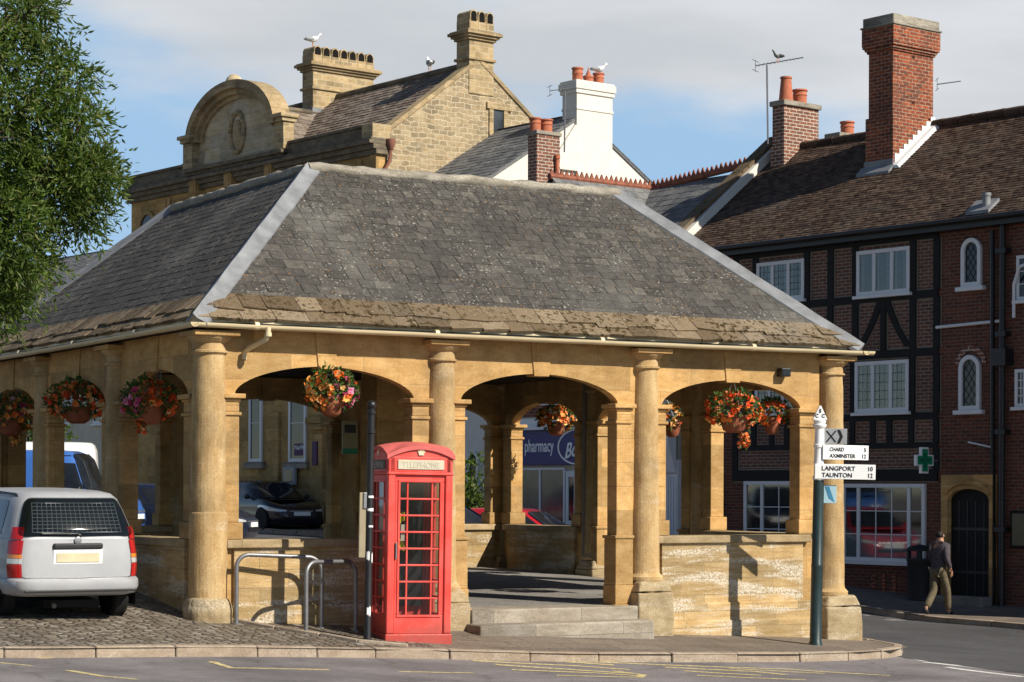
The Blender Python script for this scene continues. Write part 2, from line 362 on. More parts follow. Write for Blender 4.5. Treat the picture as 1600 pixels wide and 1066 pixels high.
def boxred():
    t = NT('telephone_box_red'); n = t.noise(2.5, 5); f = t.noise(24, 4, .65); sp = t.n('ShaderNodeSeparateXYZ'); t.set(sp.inputs[0], t.co())
    col = t.mix(t.step(n, .35, .65), (.70,.058,.042), (.76,.098,.078))
    ch = t.math('MULTIPLY', t.step(f, .60, .66), t.step(t.noise(5, 4), .50, .62)); col = t.mix(t.math('MULTIPLY', ch, .35), col, (.50,.16,.13))
    low = t.math('SUBTRACT', t.math('ADD', t.math('MULTIPLY', f, .35), t.math('MULTIPLY', n, .35)), t.math('MULTIPLY', sp.outputs[2], .9)); col = t.mix(t.math('MULTIPLY', t.step(low, .08, .34), .5), col, (.16,.06,.045))
    return t.done(col, t.ramp(f, [(.3, (.38,)*3), (.7, (.62,)*3)]), t.bump(f, .08, .01), 0, .4, Coat_Weight=.08)
M['red'] = boxred()
M['redroof'] = plain('faded_red', (.62,.13,.115), .6, 0, .4, .14, 7)
M['galv'] = plain('galvanised_steel', (.25,.25,.255), .48, .7, .5, .2, 12)
M['brickT'] = bricks('tudor_brick', (.20,.062,.036), (.115,.042,.030), (.17,.135,.10), .225, .075, .010)
M['brickN'] = bricks('nogging_brick', (.21,.088,.056), (.13,.062,.044), (.27,.235,.19), .225, .075, .012)
M['brickC'] = bricks('red_chimney_brick', (.36,.088,.036), (.17,.050,.030), (.36,.27,.19), .225, .08, .009, var=.5, soot=.55)
M['brickD'] = bricks('brown_chimney_brick', (.27,.105,.065), (.17,.075,.052), (.50,.44,.36), .24, .085, .012, soot=.2)
M['rubble'] = stone('rubble_gable_stone', (.335,.265,.165), (.45,.37,.245), .30, .145, .017, (.56,.47,.32), rubble=.20, dark=.22, bumpy=.8)
M['bank'] = stone('bank_ashlar', (.40,.265,.105), (.52,.36,.16), .9, .36, .004, (.28,.19,.09), dark=.28)
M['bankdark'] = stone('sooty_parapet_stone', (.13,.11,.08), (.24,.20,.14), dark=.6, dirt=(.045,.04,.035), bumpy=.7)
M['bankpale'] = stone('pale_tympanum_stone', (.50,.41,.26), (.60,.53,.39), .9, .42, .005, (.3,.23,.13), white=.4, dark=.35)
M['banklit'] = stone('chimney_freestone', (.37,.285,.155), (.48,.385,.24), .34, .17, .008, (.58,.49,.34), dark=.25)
M['terra'] = plain('terracotta', (.46,.145,.075), .75, 0, .3, .2, 9, .2)
M['pot'] = plain('terracotta_basket', (.30,.10,.05), .8, 0, .3, .2, 9, .2)
M['glass'] = glass_dark('window_glass')
M['glassblue'] = glass_dark('pale_window_glass', (.055,.06,.062), .1)
M['signblue'] = plain('pharmacy_sign_blue', (.012,.008,.145), .4, 0, .4, .06)
M['signwhite'] = plain('sign_white', (.86,.86,.84), .45, 0, .4, .04)
M['signblack'] = plain('sign_lettering_black', (.010,.010,.010), .5, 0, .3)
M['signgrey'] = plain('sign_grey', (.30,.31,.32), .5, 0, .4, .08)
M['green'] = plain('pharmacy_green', (.01,.26,.12), .4, 0, .4, .1)
M['postgreen'] = plain('dark_green_post', (.016,.034,.034), .38, 0, .5, .25, 9)
M['poster'] = plain('pale_blue_notice', (.36,.55,.62), .6, 0, .3, .05)
M['purple'] = plain('purple_sign', (.06,.012,.075), .5, 0, .3)
M['rubber'] = plain('black_rubber', (.012,.012,.012), .8, 0, .3)
M['plastic'] = plain('black_plastic', (.02,.02,.021), .55, 0, .4)
M['leafy'] = foliage('tree_leaves', [(0,(.042,.080,.012)),(.5,(.085,.140,.024)),(.85,(.145,.195,.042)),(1,(.23,.23,.09))], .42)
M['bark'] = plain('bark', (.09,.07,.05), .9, 0, .1, .4, 9, .6)
M['bleaf'] = foliage('basket_leaves', [(0,(.025,.065,.012)),(.6,(.055,.12,.022)),(1,(.12,.20,.05))], .25)
M['fl_o'] = foliage('orange_begonias', [(0,(.80,.13,.02)),(.3,(.90,.27,.05)),(.65,(.92,.45,.12)),(1,(.94,.66,.32))], .2)
M['fl_r'] = foliage('red_begonias', [(0,(.70,.05,.015)),(.4,(.86,.13,.03)),(.75,(.90,.27,.07)),(1,(.92,.50,.26))], .2)
M['fl_p'] = foliage('pink_petunias', [(0,(.55,.02,.12)),(.5,(.74,.18,.38)),(1,(.84,.5,.62))], .2)

# ================================================================== ground, road, pavements
def asphalt(name, c, patch=.25):
    t = NT(name); f = t.noise(170, 3, .7); b = t.noise(.55, 5, .6); m = t.noise(5, 4)
    col = t.mix(1.0, c, t.ramp(f, [(.3, (.62,)*3), (.7, (1.4,)*3)]), 'MULTIPLY')
    col = t.mix(1.0, col, t.ramp(b, [(.35, (1-patch,)*3), (.65, (1+patch*.7,)*3)]), 'MULTIPLY')
    g = t.noise(48, 4, .7); col = t.mix(1.0, col, t.ramp(g, [(.3, (.74,)*3), (.7, (1.22,)*3)]), 'MULTIPLY')
    col = t.mix(t.math('MULTIPLY', t.step(m, .52, .7), .28), col, (.06,.055,.055))
    v = t.n('ShaderNodeTexVoronoi', feature='DISTANCE_TO_EDGE'); v.inputs['Scale'].default_value = .42
    nn = t.n('ShaderNodeTexNoise'); nn.inputs['Scale'].default_value = 2.2; nn.inputs['Detail'].default_value = 4; t.set(nn.inputs['Vector'], t.co())
    vm = t.n('ShaderNodeVectorMath', operation='MULTIPLY_ADD'); t.set(vm.inputs[0], nn.outputs['Color']); vm.inputs[1].default_value = (.5,.5,.5); t.set(vm.inputs[2], t.co())
    t.set(v.inputs['Vector'], vm.outputs[0])
    cr = t.math('MULTIPLY', t.math('SUBTRACT', 1.0, t.step(v.outputs['Distance'], .004, .016)), .3); col = t.mix(cr, col, (.04,.037,.037))
    return t.done(col, .85, t.bump(f, .5, .01), spec=.25)
def paved(name, w, h, mort, c1, c2, cm, distort, bumpy, dirt=.3, rough=.8):
    t = NT(name); nn = t.n('ShaderNodeTexNoise'); t.set(nn.inputs['Vector'], t.co()); nn.inputs['Scale'].default_value = 2.6; nn.inputs['Detail'].default_value = 4
    vm = t.n('ShaderNodeVectorMath', operation='MULTIPLY_ADD'); t.set(vm.inputs[0], nn.outputs['Color']); vm.inputs[1].default_value = (distort,)*3; t.set(vm.inputs[2], t.co())
    rot = t.n('ShaderNodeMapping'); t.set(rot.inputs[0], vm.outputs[0]); rot.inputs['Rotation'].default_value = (0, 0, .06)
    bc, bf = t.brick(w, h, mort, c1, c2, cm, rot.outputs[0], smooth=.5)
    f = t.noise(26, 5, .65); b = t.noise(.8, 5)
    col = t.mix(1.0, bc, t.ramp(f, [(.3, (.62,)*3), (.7, (1.3,)*3)]), 'MULTIPLY'); col = t.mix(t.math('MULTIPLY', t.step(b, .45, .7), dirt), col, (.07,.055,.04))
    return t.done(col, rough, t.bump(t.math('SUBTRACT', t.math('MULTIPLY', f, .6), bf), bumpy, .03), spec=.3)
M['asphalt'] = asphalt('road_asphalt', (.205,.187,.187), .32)
def cobbles(name):
    t = NT(name); nn = t.n('ShaderNodeTexNoise'); t.set(nn.inputs['Vector'], t.co()); nn.inputs['Scale'].default_value = 3.0; nn.inputs['Detail'].default_value = 2
    vm = t.n('ShaderNodeVectorMath', operation='MULTIPLY_ADD'); t.set(vm.inputs[0], nn.outputs['Color']); vm.inputs[1].default_value = (.07,)*3; t.set(vm.inputs[2], t.co())
    mp_ = t.n('ShaderNodeMapping'); t.set(mp_.inputs[0], vm.outputs[0]); mp_.inputs['Scale'].default_value = (7.2, 11.0, 1.0)
    def vor(feat):
        v = t.n('ShaderNodeTexVoronoi', feature=feat, voronoi_dimensions='2D'); t.set(v.inputs['Vector'], mp_.outputs[0]); v.inputs['Scale'].default_value = 1.0; v.inputs['Randomness'].default_value = .75; return v
    e = vor('DISTANCE_TO_EDGE').outputs['Distance']; c = vor('F1'); f = t.noise(30, 5, .65); b = t.noise(.7, 5)
    hue = t.n('ShaderNodeSeparateColor'); t.set(hue.inputs[0], c.outputs['Color'])
    col = t.ramp(hue.outputs[0], [(0,(.12,.095,.07)),(.5,(.21,.17,.125)),(.85,(.27,.23,.18)),(1,(.36,.32,.27))])
    col = t.mix(1.0, col, t.ramp(f, [(.3, (.6,)*3), (.7, (1.3,)*3)]), 'MULTIPLY'); col = t.mix(t.math('SUBTRACT', 1.0, t.step(e, .02, .11)), col, (.055,.043,.03)); col = t.mix(t.math('MULTIPLY', t.step(b, .45, .7), .35), col, (.08,.065,.045))
    return t.done(col, .75, t.bump(t.math('ADD', t.math('MULTIPLY', t.step(e, .0, .22), 1.0), t.math('MULTIPLY', f, .35)), .9, .026), spec=.35)
M['cobble'] = cobbles('cobbles')
M['flags'] = paved('paving_stones', .75, .5, .008, (.235,.19,.145), (.165,.135,.11), (.06,.05,.04), .05, .6, .35)
M['floor'] = paved('market_floor_flags', .9, .65, .010, (.28,.262,.235), (.22,.205,.185), (.10,.09,.075), .03, .5, .25)
M['kerb'] = stone('kerb_stone', (.30,.235,.175), (.40,.325,.25), white=.15, dark=.4, dirt=(.11,.095,.08), bumpy=.7)
M['yellow'] = plain('worn_yellow_road_paint', (.68,.56,.27), .8, 0, .2, .35, 14)
def worn(m):
    t = m.node_tree; n = t.nodes.new('ShaderNodeTexNoise'); n.inputs['Scale'].default_value = 22; n.inputs['Detail'].default_value = 5; n.inputs['Roughness'].default_value = .7
    r = t.nodes.new('ShaderNodeMapRange'); r.inputs[1].default_value = .34; r.inputs[2].default_value = .50; r.inputs[3].default_value = 0.12; r.inputs[4].default_value = .92; co = t.nodes.new('ShaderNodeTexCoord')
    t.links.new(co.outputs['Object'], n.inputs['Vector']); t.links.new(n.outputs['Fac'], r.inputs[0]); t.links.new(r.outputs[0], t.nodes['Principled BSDF'].inputs['Alpha'])
worn(M['yellow'])
M['wline'] = plain('worn_white_road_paint', (.68,.67,.64), .8, 0, .2, .3, 14)
M['earth'] = plain('far_ground', (.12,.12,.09), .95, 0, .1, .3, .1)

def sheet(name, fn, nu, nv, mat):
    mb = MB(); vs = [fn(i/nu, j/nv) for j in range(nv+1) for i in range(nu+1)]
    mb.add(vs, [(j*(nu+1)+i, j*(nu+1)+i+1, (j+1)*(nu+1)+i+1, (j+1)*(nu+1)+i) for j in range(nv) for i in range(nu)])
    return obj(name, mb, mat, smooth=180, kind='structure')
ROADX0, ROADX1, ROADY0, ROADY1 = -30, 42, -34, 58
sheet('road', lambda a, b: ((x := ROADX0+(ROADX1-ROADX0)*a), (y := ROADY0+(ROADY1-ROADY0)*b), T(x, y)-.11), 96, 120, M['asphalt'])
mb = MB(); ring = []
for x, y in [(ROADX0,ROADY0),(ROADX1,ROADY0),(ROADX1,ROADY1),(ROADX0,ROADY1)]: ring.append((x, y))
def seg(a, b, n): return [(a[0]+(b[0]-a[0])*i/n, a[1]+(b[1]-a[1])*i/n) for i in range(n)]
inner = []
for i in range(4): inner += seg(ring[i], ring[(i+1) % 4], 24)
o1 = [(x, y, T(x, y)-.11) for x, y in inner]
o2 = [((x-6)*4+6, (y-10)*4+10, .6) for x, y in inner]; o3 = [((x-6)*45+6, (y-10)*45+10, -2) for x, y in inner]
n = len(inner); mb.add(o1+o2+o3, [(k*n+i, k*n+(i+1) % n, (k+1)*n+(i+1) % n, (k+1)*n+i) for k in (0, 1) for i in range(n)])
obj('ground', mb, M['earth'], kind='structure')

KERB = [(-16,-5.6),(-9,-4.2),(-3.53,-2.85),(-1,-2.5),(1.86,-2.22),(4.1,-2.3),(7.6,-2.36),(8.7,-2.28),(9.6,-2.0),(10.3,-1.45),(10.75,-.7),(10.95,.4),(11.05,2),(11.1,6),(11.1,11.2)]
def kerby(x):
    for a, b in zip(KERB, KERB[1:]):
        if a[0] <= x <= b[0]: return a[1]+(b[1]-a[1])*(x-a[0])/(b[0]-a[0])
    return -2
def zT(x, y, dz=0): return (x, y, T(x, y)+dz)
sheet('cobbled_forecourt', lambda a, b: ((x := -16+16.3*a), (y := kerby(x)+(24-kerby(x))*b*b), T(x, y)), 60, 50, M['cobble'])
SPLIT = 2.3
def fore(a, b):
    x = .3+(SPLIT-.3)*a; y = kerby(x)+(.4-kerby(x))*b; return zT(x, y)
sheet('cobbled_apron', fore, 8, 8, M['cobble'])
def pave(a, b):
    x = SPLIT+(9.4-SPLIT)*a; y = kerby(x)+(.4-kerby(x))*b; return zT(x, y)
sheet('pavement', pave, 24, 8, M['flags'])
kr = [(9.4, kerby(9.4))]+KERB[8:]
ki = [(9.4,.4)]+[(9.4,.4)]*2+[(9.45,.4),(9.7,.5),(9.8,2),(9.8,6),(9.8,11)]
ki = ki[:len(kr)]
def side(a, b):
    t = a*(len(kr)-1); i = min(int(t), len(kr)-2); f = t-i
    k = [kr[i][c]+(kr[i+1][c]-kr[i][c])*f for c in (0, 1)]; q = [ki[i][c]+(ki[i+1][c]-ki[i][c])*f for c in (0, 1)]
    return zT(k[0]+(q[0]-k[0])*b, k[1]+(q[1]-k[1])*b)
sheet('pavement', side, 28, 6, M['flags'])
def kerbstones(name, pts, inward, mat, w=.15, ln=.95):
    mb = MB(); d = []
    P2 = [Vector((*p, 0)) for p in pts]; L = [0]
    for a, b in zip(P2, P2[1:]): L.append(L[-1]+(b-a).length)
    def at(s):
        for i in range(len(L)-1):
            if s <= L[i+1] or i == len(L)-2: f = (s-L[i])/(L[i+1]-L[i]); return P2[i].lerp(P2[i+1], f), (P2[i+1]-P2[i]).normalized()
    s = 0
    while s < L[-1]-.2:
        e = min(s+ln*ru(.8, 1.25), L[-1]); a, ta = at(s+.005); b, tb = at(e-.005); j = ru(-.012, .012)
        na = Vector((-ta.y, ta.x, 0))*inward; nb = Vector((-tb.y, tb.x, 0))*inward
        a = a+na*j; b = b+nb*j; dz = ru(.004, .022)
        lo = []; hi = []
        for p, q in ((a, 0), (b, 0), (b+nb*w, 1), (a+na*w, 1)):
            z = T(p.x, p.y); lo.append((p.x, p.y, z-.32)); ins = .018 if q == 0 else 0; c = na if q == 0 else na*0
            hi.append((p.x+c.x*ins, p.y+c.y*ins, z+dz))
        mb.hull8(lo, hi); s = e
    return obj(name, mb, mat, bevel=.02, kind='structure', seg=3, smooth=60)
kerbstones('kerb', KERB, 1, M['kerb'])
# stone edging that curves across the cobbles
pts = [onground(u, v) for u, v in ((300,962),(360,971),(430,983),(500,994),(560,1004),(640,1011))]
mb = MB()
for a, b in zip(pts, pts[1:]):
    t = (b-a).normalized(); nn = Vector((-t.y, t.x, 0)); b = b-t*.012
    mb.hull8([a-Vector((0,0,.1)), b-Vector((0,0,.1)), b+nn*.13-Vector((0,0,.1)), a+nn*.13-Vector((0,0,.1))], [a+Vector((0,0,.045)), b+Vector((0,0,.04)), b+nn*.13+Vector((0,0,.03)), a+nn*.13+Vector((0,0,.035))])
sg = lambda a, b: (lambda p, q: (p.x+(q.x-p.x)*a, p.y+(q.y-p.y)*a))(onground(1417, 1029, -.11), onground(1700, 1062, -.11))
def street(a, b):
    x0, y0 = sg(a, 0); x1, y1 = 11.2+8.0*a, 30; f = b**1.3
    if a < .5 and False: pass
    x = x0+(x1-x0)*min(1, f*6) if f < 1/6 else x1; y = y0+(y1-y0)*f; return (x, y, T(x, y)-.105)
sheet('side_street', street, 24, 90, asphalt('newer_asphalt', (.085,.083,.084), .2))
obj('stone_edging', mb, M['kerb'], bevel=.015, kind='structure', smooth=60)

# painted lines: thin ribbons on the road
def ribbon(mb, px, w, dz=.004):
    w *= 1.6; pts = [onground(u, v, -.11) for u, v in px]; out = []
    for i in range(len(pts)-1):
        n = max(1, int((pts[i+1]-pts[i]).length/.4))
        for k in range(n): out.append(pts[i].lerp(pts[i+1], k/n))
    out.append(pts[-1]); L = []
    for i, p in enumerate(out):
        t = (out[min(i+1, len(out)-1)]-out[max(i-1, 0)]).normalized(); q = Vector((-t.y, t.x, 0))*w/2
        for s in (-1, 1):
            r = p+q*s; L.append((r.x, r.y, T(r.x, r.y)-.11+dz))
    mb.add(L, [(2*i, 2*i+1, 2*i+3, 2*i+2) for i in range(len(out)-1)])
mb = MB()
for px, w in [([(0,1031),(120,1026),(235,1022)], .06), ([(235,1022),(480,1022),(740,1027),(880,1032),(1030,1039),(1230,1046),(1391,1056)], .07), ([(330,1034),(362,1044),(515,1047)], .07),
              ([(625,1050),(740,1052)], .06), ([(0,1036),(52,1041)], .05), ([(108,1048),(160,1057),(215,1062)], .07)]: ribbon(mb, px, w)
obj('road_marking', mb, M['yellow'], kind='structure')
mb = MB()
for px, w in [([(690,1027),(880,1034),(960,1040)], .09), ([(740,1033),(900,1041),(985,1047)], .08), ([(775,1039),(880,1046),(990,1053)], .09), ([(800,1047),(930,1052),(1005,1057)], .08),
              ([(870,1056),(1000,1059),(1006,1055),(960,1049)], .07), ([(1040,1043),(1180,1050),(1230,1055)], .08), ([(1070,1049),(1190,1056)], .08), ([(1090,1056),(1260,1063)], .08), ([(1140,1045),(1290,1053)], .06)]: ribbon(mb, px, w, .005)
obj('road_marking', mb, M['yellow'], kind='structure')
mb = MB()
for px, w in [([(1416,1027),(1450,1034)], .10), ([(1446,1035),(1520,1043),(1600,1051)], .10), ([(1480,1043),(1540,1051),(1600,1058)], .09)]: ribbon(mb, px, w)
obj('road_marking', mb, M['wline'], kind='structure')

# ================================================================== market house
MH = thing('market_house', 'open sandstone market house with Tuscan columns, arches and grey slate hipped roof', 'market house', (5, 5, 0), off=(5, 5, 0))
def side_map(k):
    return [lambda p, q, z: (p, q-.1, z), lambda p, q, z: (10.1-q, p, z), lambda p, q, z: (10-p, 10.1-q, z), lambda p, q, z: (q-.1, 10-p, z)][k]
OPEN = [(.34, 2.925), (3.645, 6.175), (6.925, 9.40)]
OPENS = {k: OPEN for k in range(4)}; OPENS[1] = [(.40, 2.95), (3.72, 6.42), (7.12, 9.5)]
ZS, ZC, ZT = 3.215, 3.60, 4.06
def archz(t): return ZS+(ZC-ZS)*max(0.0, 1-abs(t)**1.8)**.56
WALLED = {0: (0, 2), 1: (0, 2), 2: (0, 2), 3: (0, 1, 2)}
cols = [(0, 0), (3.355, 0), (6.655, 0), (10, 0), (10, 3.345), (10, 6.655), (10, 10), (6.645, 10), (3.345, 10), (0, 10), (0, 6.655), (0, 3.345)]
for k in range(4):
    fm = side_map(k)
    mb = MB(); xs = [.05]
    q0, q1 = .05, .23
    end = 9.75; OPEN = OPENS[k]
    piers = [(-.05, OPEN[0][0]), (OPEN[0][1], OPEN[1][0]), (OPEN[1][1], OPEN[2][0]), (OPEN[2][1], end)]
    for a, b in piers:
        mb.box(a, b, q0, q1, -.8, ZS); mb.box(a, b, q0, q1, ZS, ZT)
    for a, b in OPEN:
        c = (a+b)/2; h = (b-a)/2; N = 28
        for i in range(N):
            t0 = -math.cos(math.pi*i/N); t1 = -math.cos(math.pi*(i+1)/N)
            xa, xb = c+h*t0, c+h*t1; za, zb = archz(t0), archz(t1)
            mb.hull8([(xa,q0,za),(xb,q0,zb),(xb,q1,zb),(xa,q1,za)], [(xa,q0,ZT),(xb,q0,ZT),(xb,q1,ZT),(xa,q1,ZT)])
    aw = obj('arcade_wall', mb.xf(fm), M['ham'], MH, smooth=25)
    # pilasters with impost and base on both sides of every opening
    for j, (a, b) in enumerate(OPEN):
        wl = j in WALLED[k]
        for e, s in ((a, -1), (b, 1)):
            mb = MB()
            def bx(p0, p1, qa, qb, z0, z1, **kw):
                x0, x1 = sorted((e+s*p0, e+s*p1)); mb.box(x0, x1, qa, qb, z0, z1, **kw)
            far = .20
            if (e < .5 or e > 9.3): far = .28
            zb = 1.335 if wl else .42
            bx(-.045, far, .005, .26, zb+.22, 2.93)                      # shaft
            bx(-.07, far+.02, -.02, .285, 2.93, 2.975)                  # necking
            bx(-.045, far, .005, .26, 2.975, 3.11)
            bx(-.065, far+.02, -.015, .28, 3.11, 3.15)
            bx(-.11, far+.05, -.06, .325, 3.15, 3.212)                     # abacus
            bx(-.085, far+.03, -.035, .30, zb-.05 if not wl else zb+.003, zb+.22)
            if not wl: bx(-.12, far+.05, -.07, .335, -.2, zb-.05); bx(-.075, far+.02, -.025, .29, zb+.22, 1.30); bx(-.095, far+.03, -.045, .31, 1.30, 1.345)
            obj('pilaster', mb.xf(fm), M['ham'], MH, bevel=.012)
        c = (a+b)/2; mb = MB()
        mb.hull8([(c-.12,.03,ZC-.035),(c+.12,.03,ZC-.035),(c+.12,.25,ZC-.035),(c-.12,.25,ZC-.035)], [(c-.17,.03,ZT-.004),(c+.17,.03,ZT-.004),(c+.17,.25,ZT-.004),(c-.17,.25,ZT-.004)])
        obj('keystone', mb.xf(fm), M['ham'], MH, bevel=.006)
        if wl:
            mb = MB(); mb.box(a-.02, b+.02, .0, .30, -.9, 1.22)
            pw = obj('dwarf_wall', mb.xf(fm), M['hamwall'], MH)
            mb = MB(); mb.box(a-.14, b+.14, -.055, .355, 1.222, 1.335)
            obj('coping', mb.xf(fm), M['coping'], pw, bevel=.018, seg=3)
    # plinth courses that step out at the foot of the walled bays
    if k == 0:
        for (x0, x1, z1, q) in ((7.0, 9.55, .36, -.03), (7.0, 9.6, .10, -.06), (.3, 3.0, .48, -.05)):
            mb = MB(); mb.box(x0, x1, q, .2, -.9, z1); obj('plinth_course', mb.xf(fm), M['hamwall'], MH, bevel=.02, seg=3)
# columns
ROUGH = bpy.data.textures.new('weathering', 'CLOUDS'); ROUGH.noise_scale = .22; ROUGH.noise_depth = 3
def rough(o, lv, st, size=.2):
    s = o.modifiers.new('subdiv', 'SUBSURF'); s.subdivision_type = 'SIMPLE'; s.levels = s.render_levels = lv
    d = o.modifiers.new('worn', 'DISPLACE'); d.texture = ROUGH; d.strength = st; d.mid_level = .5; d.texture_coords = 'LOCAL'
for i, (x, y) in enumerate(cols):
    corner = i in (0, 3, 6, 9)
    zp = {0: .60, 3: .42, 1: .62, 2: .70}.get(i, .75)
    rb, rt = (.238, .205) if i == 0 else ((.222, .190) if not corner else (.215, .182))
    g = ru(-.004, .004)
    prof = [(rb+.05, zp), (rb+.055, zp+.05), (rb+.01, zp+.10), (rb+.004, zp+.16)] if i != 0 else [(rb+.012, zp-.05), (rb+.012, zp+.16)]
    if i == 0: prof += [(rb+.008, 1.66), (rb+.006, 1.675), (rb-.012, 1.69)]
    else: prof += [(rb-.003, 1.5)]
    H = 3.70
    for q in range(1, 7):
        f = q/6; prof.append((rb-.012+(rt-rb+.012)*f**1.3+.004*math.sin(f*math.pi), 1.7+(H-1.7)*f))
    prof += [(rt+.012, H+.01), (rt+.036, H+.028), (rt+.036, H+.052), (rt+.010, H+.062), (rt+.006, H+.15), (rt+.03, H+.165), (rt+.072, H+.205), (rt+.088, H+.235)]
    mb = MB(); mb.lathe(prof, (x, y, 0), 32)
    c = obj('column', mb, M['hamcol'], MH, smooth=40)
    if i in (0, 1, 2, 3, 11, 10): rough(c, 2, .022)
    mb = MB(); a = rt+.105; mb.box(x-a, x+a, y-a, y+a, H+.236, H+.30)
    obj('abacus', mb, M['ham'], c, bevel=.01)
    mb = MB(); a = .31 if not corner else .34
    zg = T(x, y)
    oy = -.04
    if i == 0: mb.lathe([(.315,zg-.5),(.32,zg+.12),(.30,zg+.2),(.285,zp-.05),(.27,zp-.003)], (x, y, 0), 24)
    else: mb.box(x-a, x+a, y-a+oy, y+a+oy, zg-.5, zp-.16, .01, .01); mb.box(x-a+.01, x+a-.01, y-a+.01+oy, y+a-.01+oy, zp-.16, zp-.003, .07, .07)
    pd = obj('pedestal', mb, M['pedestal'], c, bevel=.035, seg=3, smooth=60)
    if i in (0, 1, 2, 3): rough(pd, 3, .05, .28)
# middle pier, floor, ceiling, steps
mb = MB(); mb.box(4.70, 5.28, 4.70, 5.28, 0, 3.94); obj('middle_pier', mb, M['ham'], MH, bevel=.01)
def flr(x, y): return .36+.019*(y-.4)
mb = MB(); mb.hull8([(.38,.38,-.5),(9.62,.38,-.5),(9.62,9.62,-.5),(.38,9.62,-.5)], [(.38,.38,.36),(9.62,.38,.36),(9.62,9.62,.53),(.38,9.62,.53)])
obj('floor_slab', mb, M['floor'], MH)
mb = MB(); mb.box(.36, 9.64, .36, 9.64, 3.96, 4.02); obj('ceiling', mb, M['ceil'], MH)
mb = MB(); mb.box(3.68, 6.36, -.32, .42, -.5, .356); obj('step', mb, M['greystone'], MH, bevel=.025, seg=3, smooth=60)
mb = MB(); mb.box(3.58, 6.36, -.74, -.30, -.6, .175); obj('step', mb, M['greystone'], MH, bevel=.03, seg=3, smooth=60)

# roof: four planes to a flat-topped rim, real slates
E4 = [(-.32, -.32), (10.32, -.32), (10.32, 10.32), (-.32, 10.32)]; ZE = 4.135
T4 = [(2.52, 2.52), (7.80, 2.52), (7.80, 7.95), (2.52, 7.95)]; ZR = 6.60
mb = MB(); vs = [(*p, ZE-.06) for p in E4]+[(*p, ZR-.06) for p in T4]+[(*p, 4.045) for p in E4]
mb.add(vs, [(0,1,5,4),(1,2,6,5),(2,3,7,6),(3,0,4,7),(4,5,6,7),(8,9,1,0),(9,10,2,1),(10,11,3,2),(11,8,0,3),(11,10,9,8)])
ROOF = obj('roof', mb, M['timber'], MH)
def tile_slope(E0, E1, T0, T1, rows, w, thick, jit=.01, edge=None, lift=0.0, wj=.25, sag=0.0):
    """individual slates on a plane; rows = list of (q0, q1) fractions up the slope"""
    E0, E1, T0, T1 = map(Vector, (E0, E1, T0, T1)); U = (E1-E0).normalized(); V = ((T0-E0)-U*(T0-E0).dot(U)); HL = V.length; V = V/HL; N = U.cross(V).normalized()
    if N.z < 0: N = -N
    xl = (T0-E0).dot(U); xr0 = (E1-E0).length; xr1 = (T1-E0).dot(U)
    mb = MB()
    def pt(x, q, h):
        p = E0+U*x+V*(q*HL)+N*(h+lift)
        if sag: p.z -= sag*math.sin(math.pi*min(max(x/xr0, 0), 1))*(.4+.6*q)
        return p
    for r, (q0, q1) in enumerate(rows):
        la, lb = xl*q0, xl*q1; ra, rb = xr0+(xr1-xr0)*q0, xr0+(xr1-xr0)*q1
        ww = w(r) if callable(w) else w; th = thick(r) if callable(thick) else thick
        x = min(la, lb)-ww*(.5*(r % 2)+.3*rnd())
        ov = q1+(q1-q0)*.25
        while x < max(ra, rb):
            x2 = x+ww*ru(1-wj, 1+wj); g = .004
            c = [max(min(x+g, ra), la), max(min(x2-g, ra), la), max(min(x2-g, rb), lb), max(min(x+g, rb), lb)]
            if c[1]-c[0] > .015 or c[2]-c[3] > .015:
                dq = ru(-jit, jit)/HL; t = th*ru(.75, 1.3); tw = ru(-.004, .004); b0 = max(q0+dq, 0)
                dl = ru(-jit, jit)*.6/HL
                vs = [pt(c[0], b0+dl, t+tw), pt(c[1], b0-dl, t-tw), pt(c[2], ov, .002), pt(c[3], ov, .002), pt(c[0], b0+dl, -.01), pt(c[1], b0-dl, -.01), pt(c[2], ov, -.012), pt(c[3], ov, -.012)]
                mb.add(vs, [(0,1,2,3),(4,5,1,0),(5,6,2,1),(7,4,0,3)])
            x = x2
    return mb
def rowlist(q0, q1, n, grade=0.0):
    ws = [1-grade*i/n for i in range(n)]; s = sum(ws); out = []; q = q0
    for w_ in ws: d = (q1-q0)*w_/s; out.append((q, q+d)); q += d
    return out
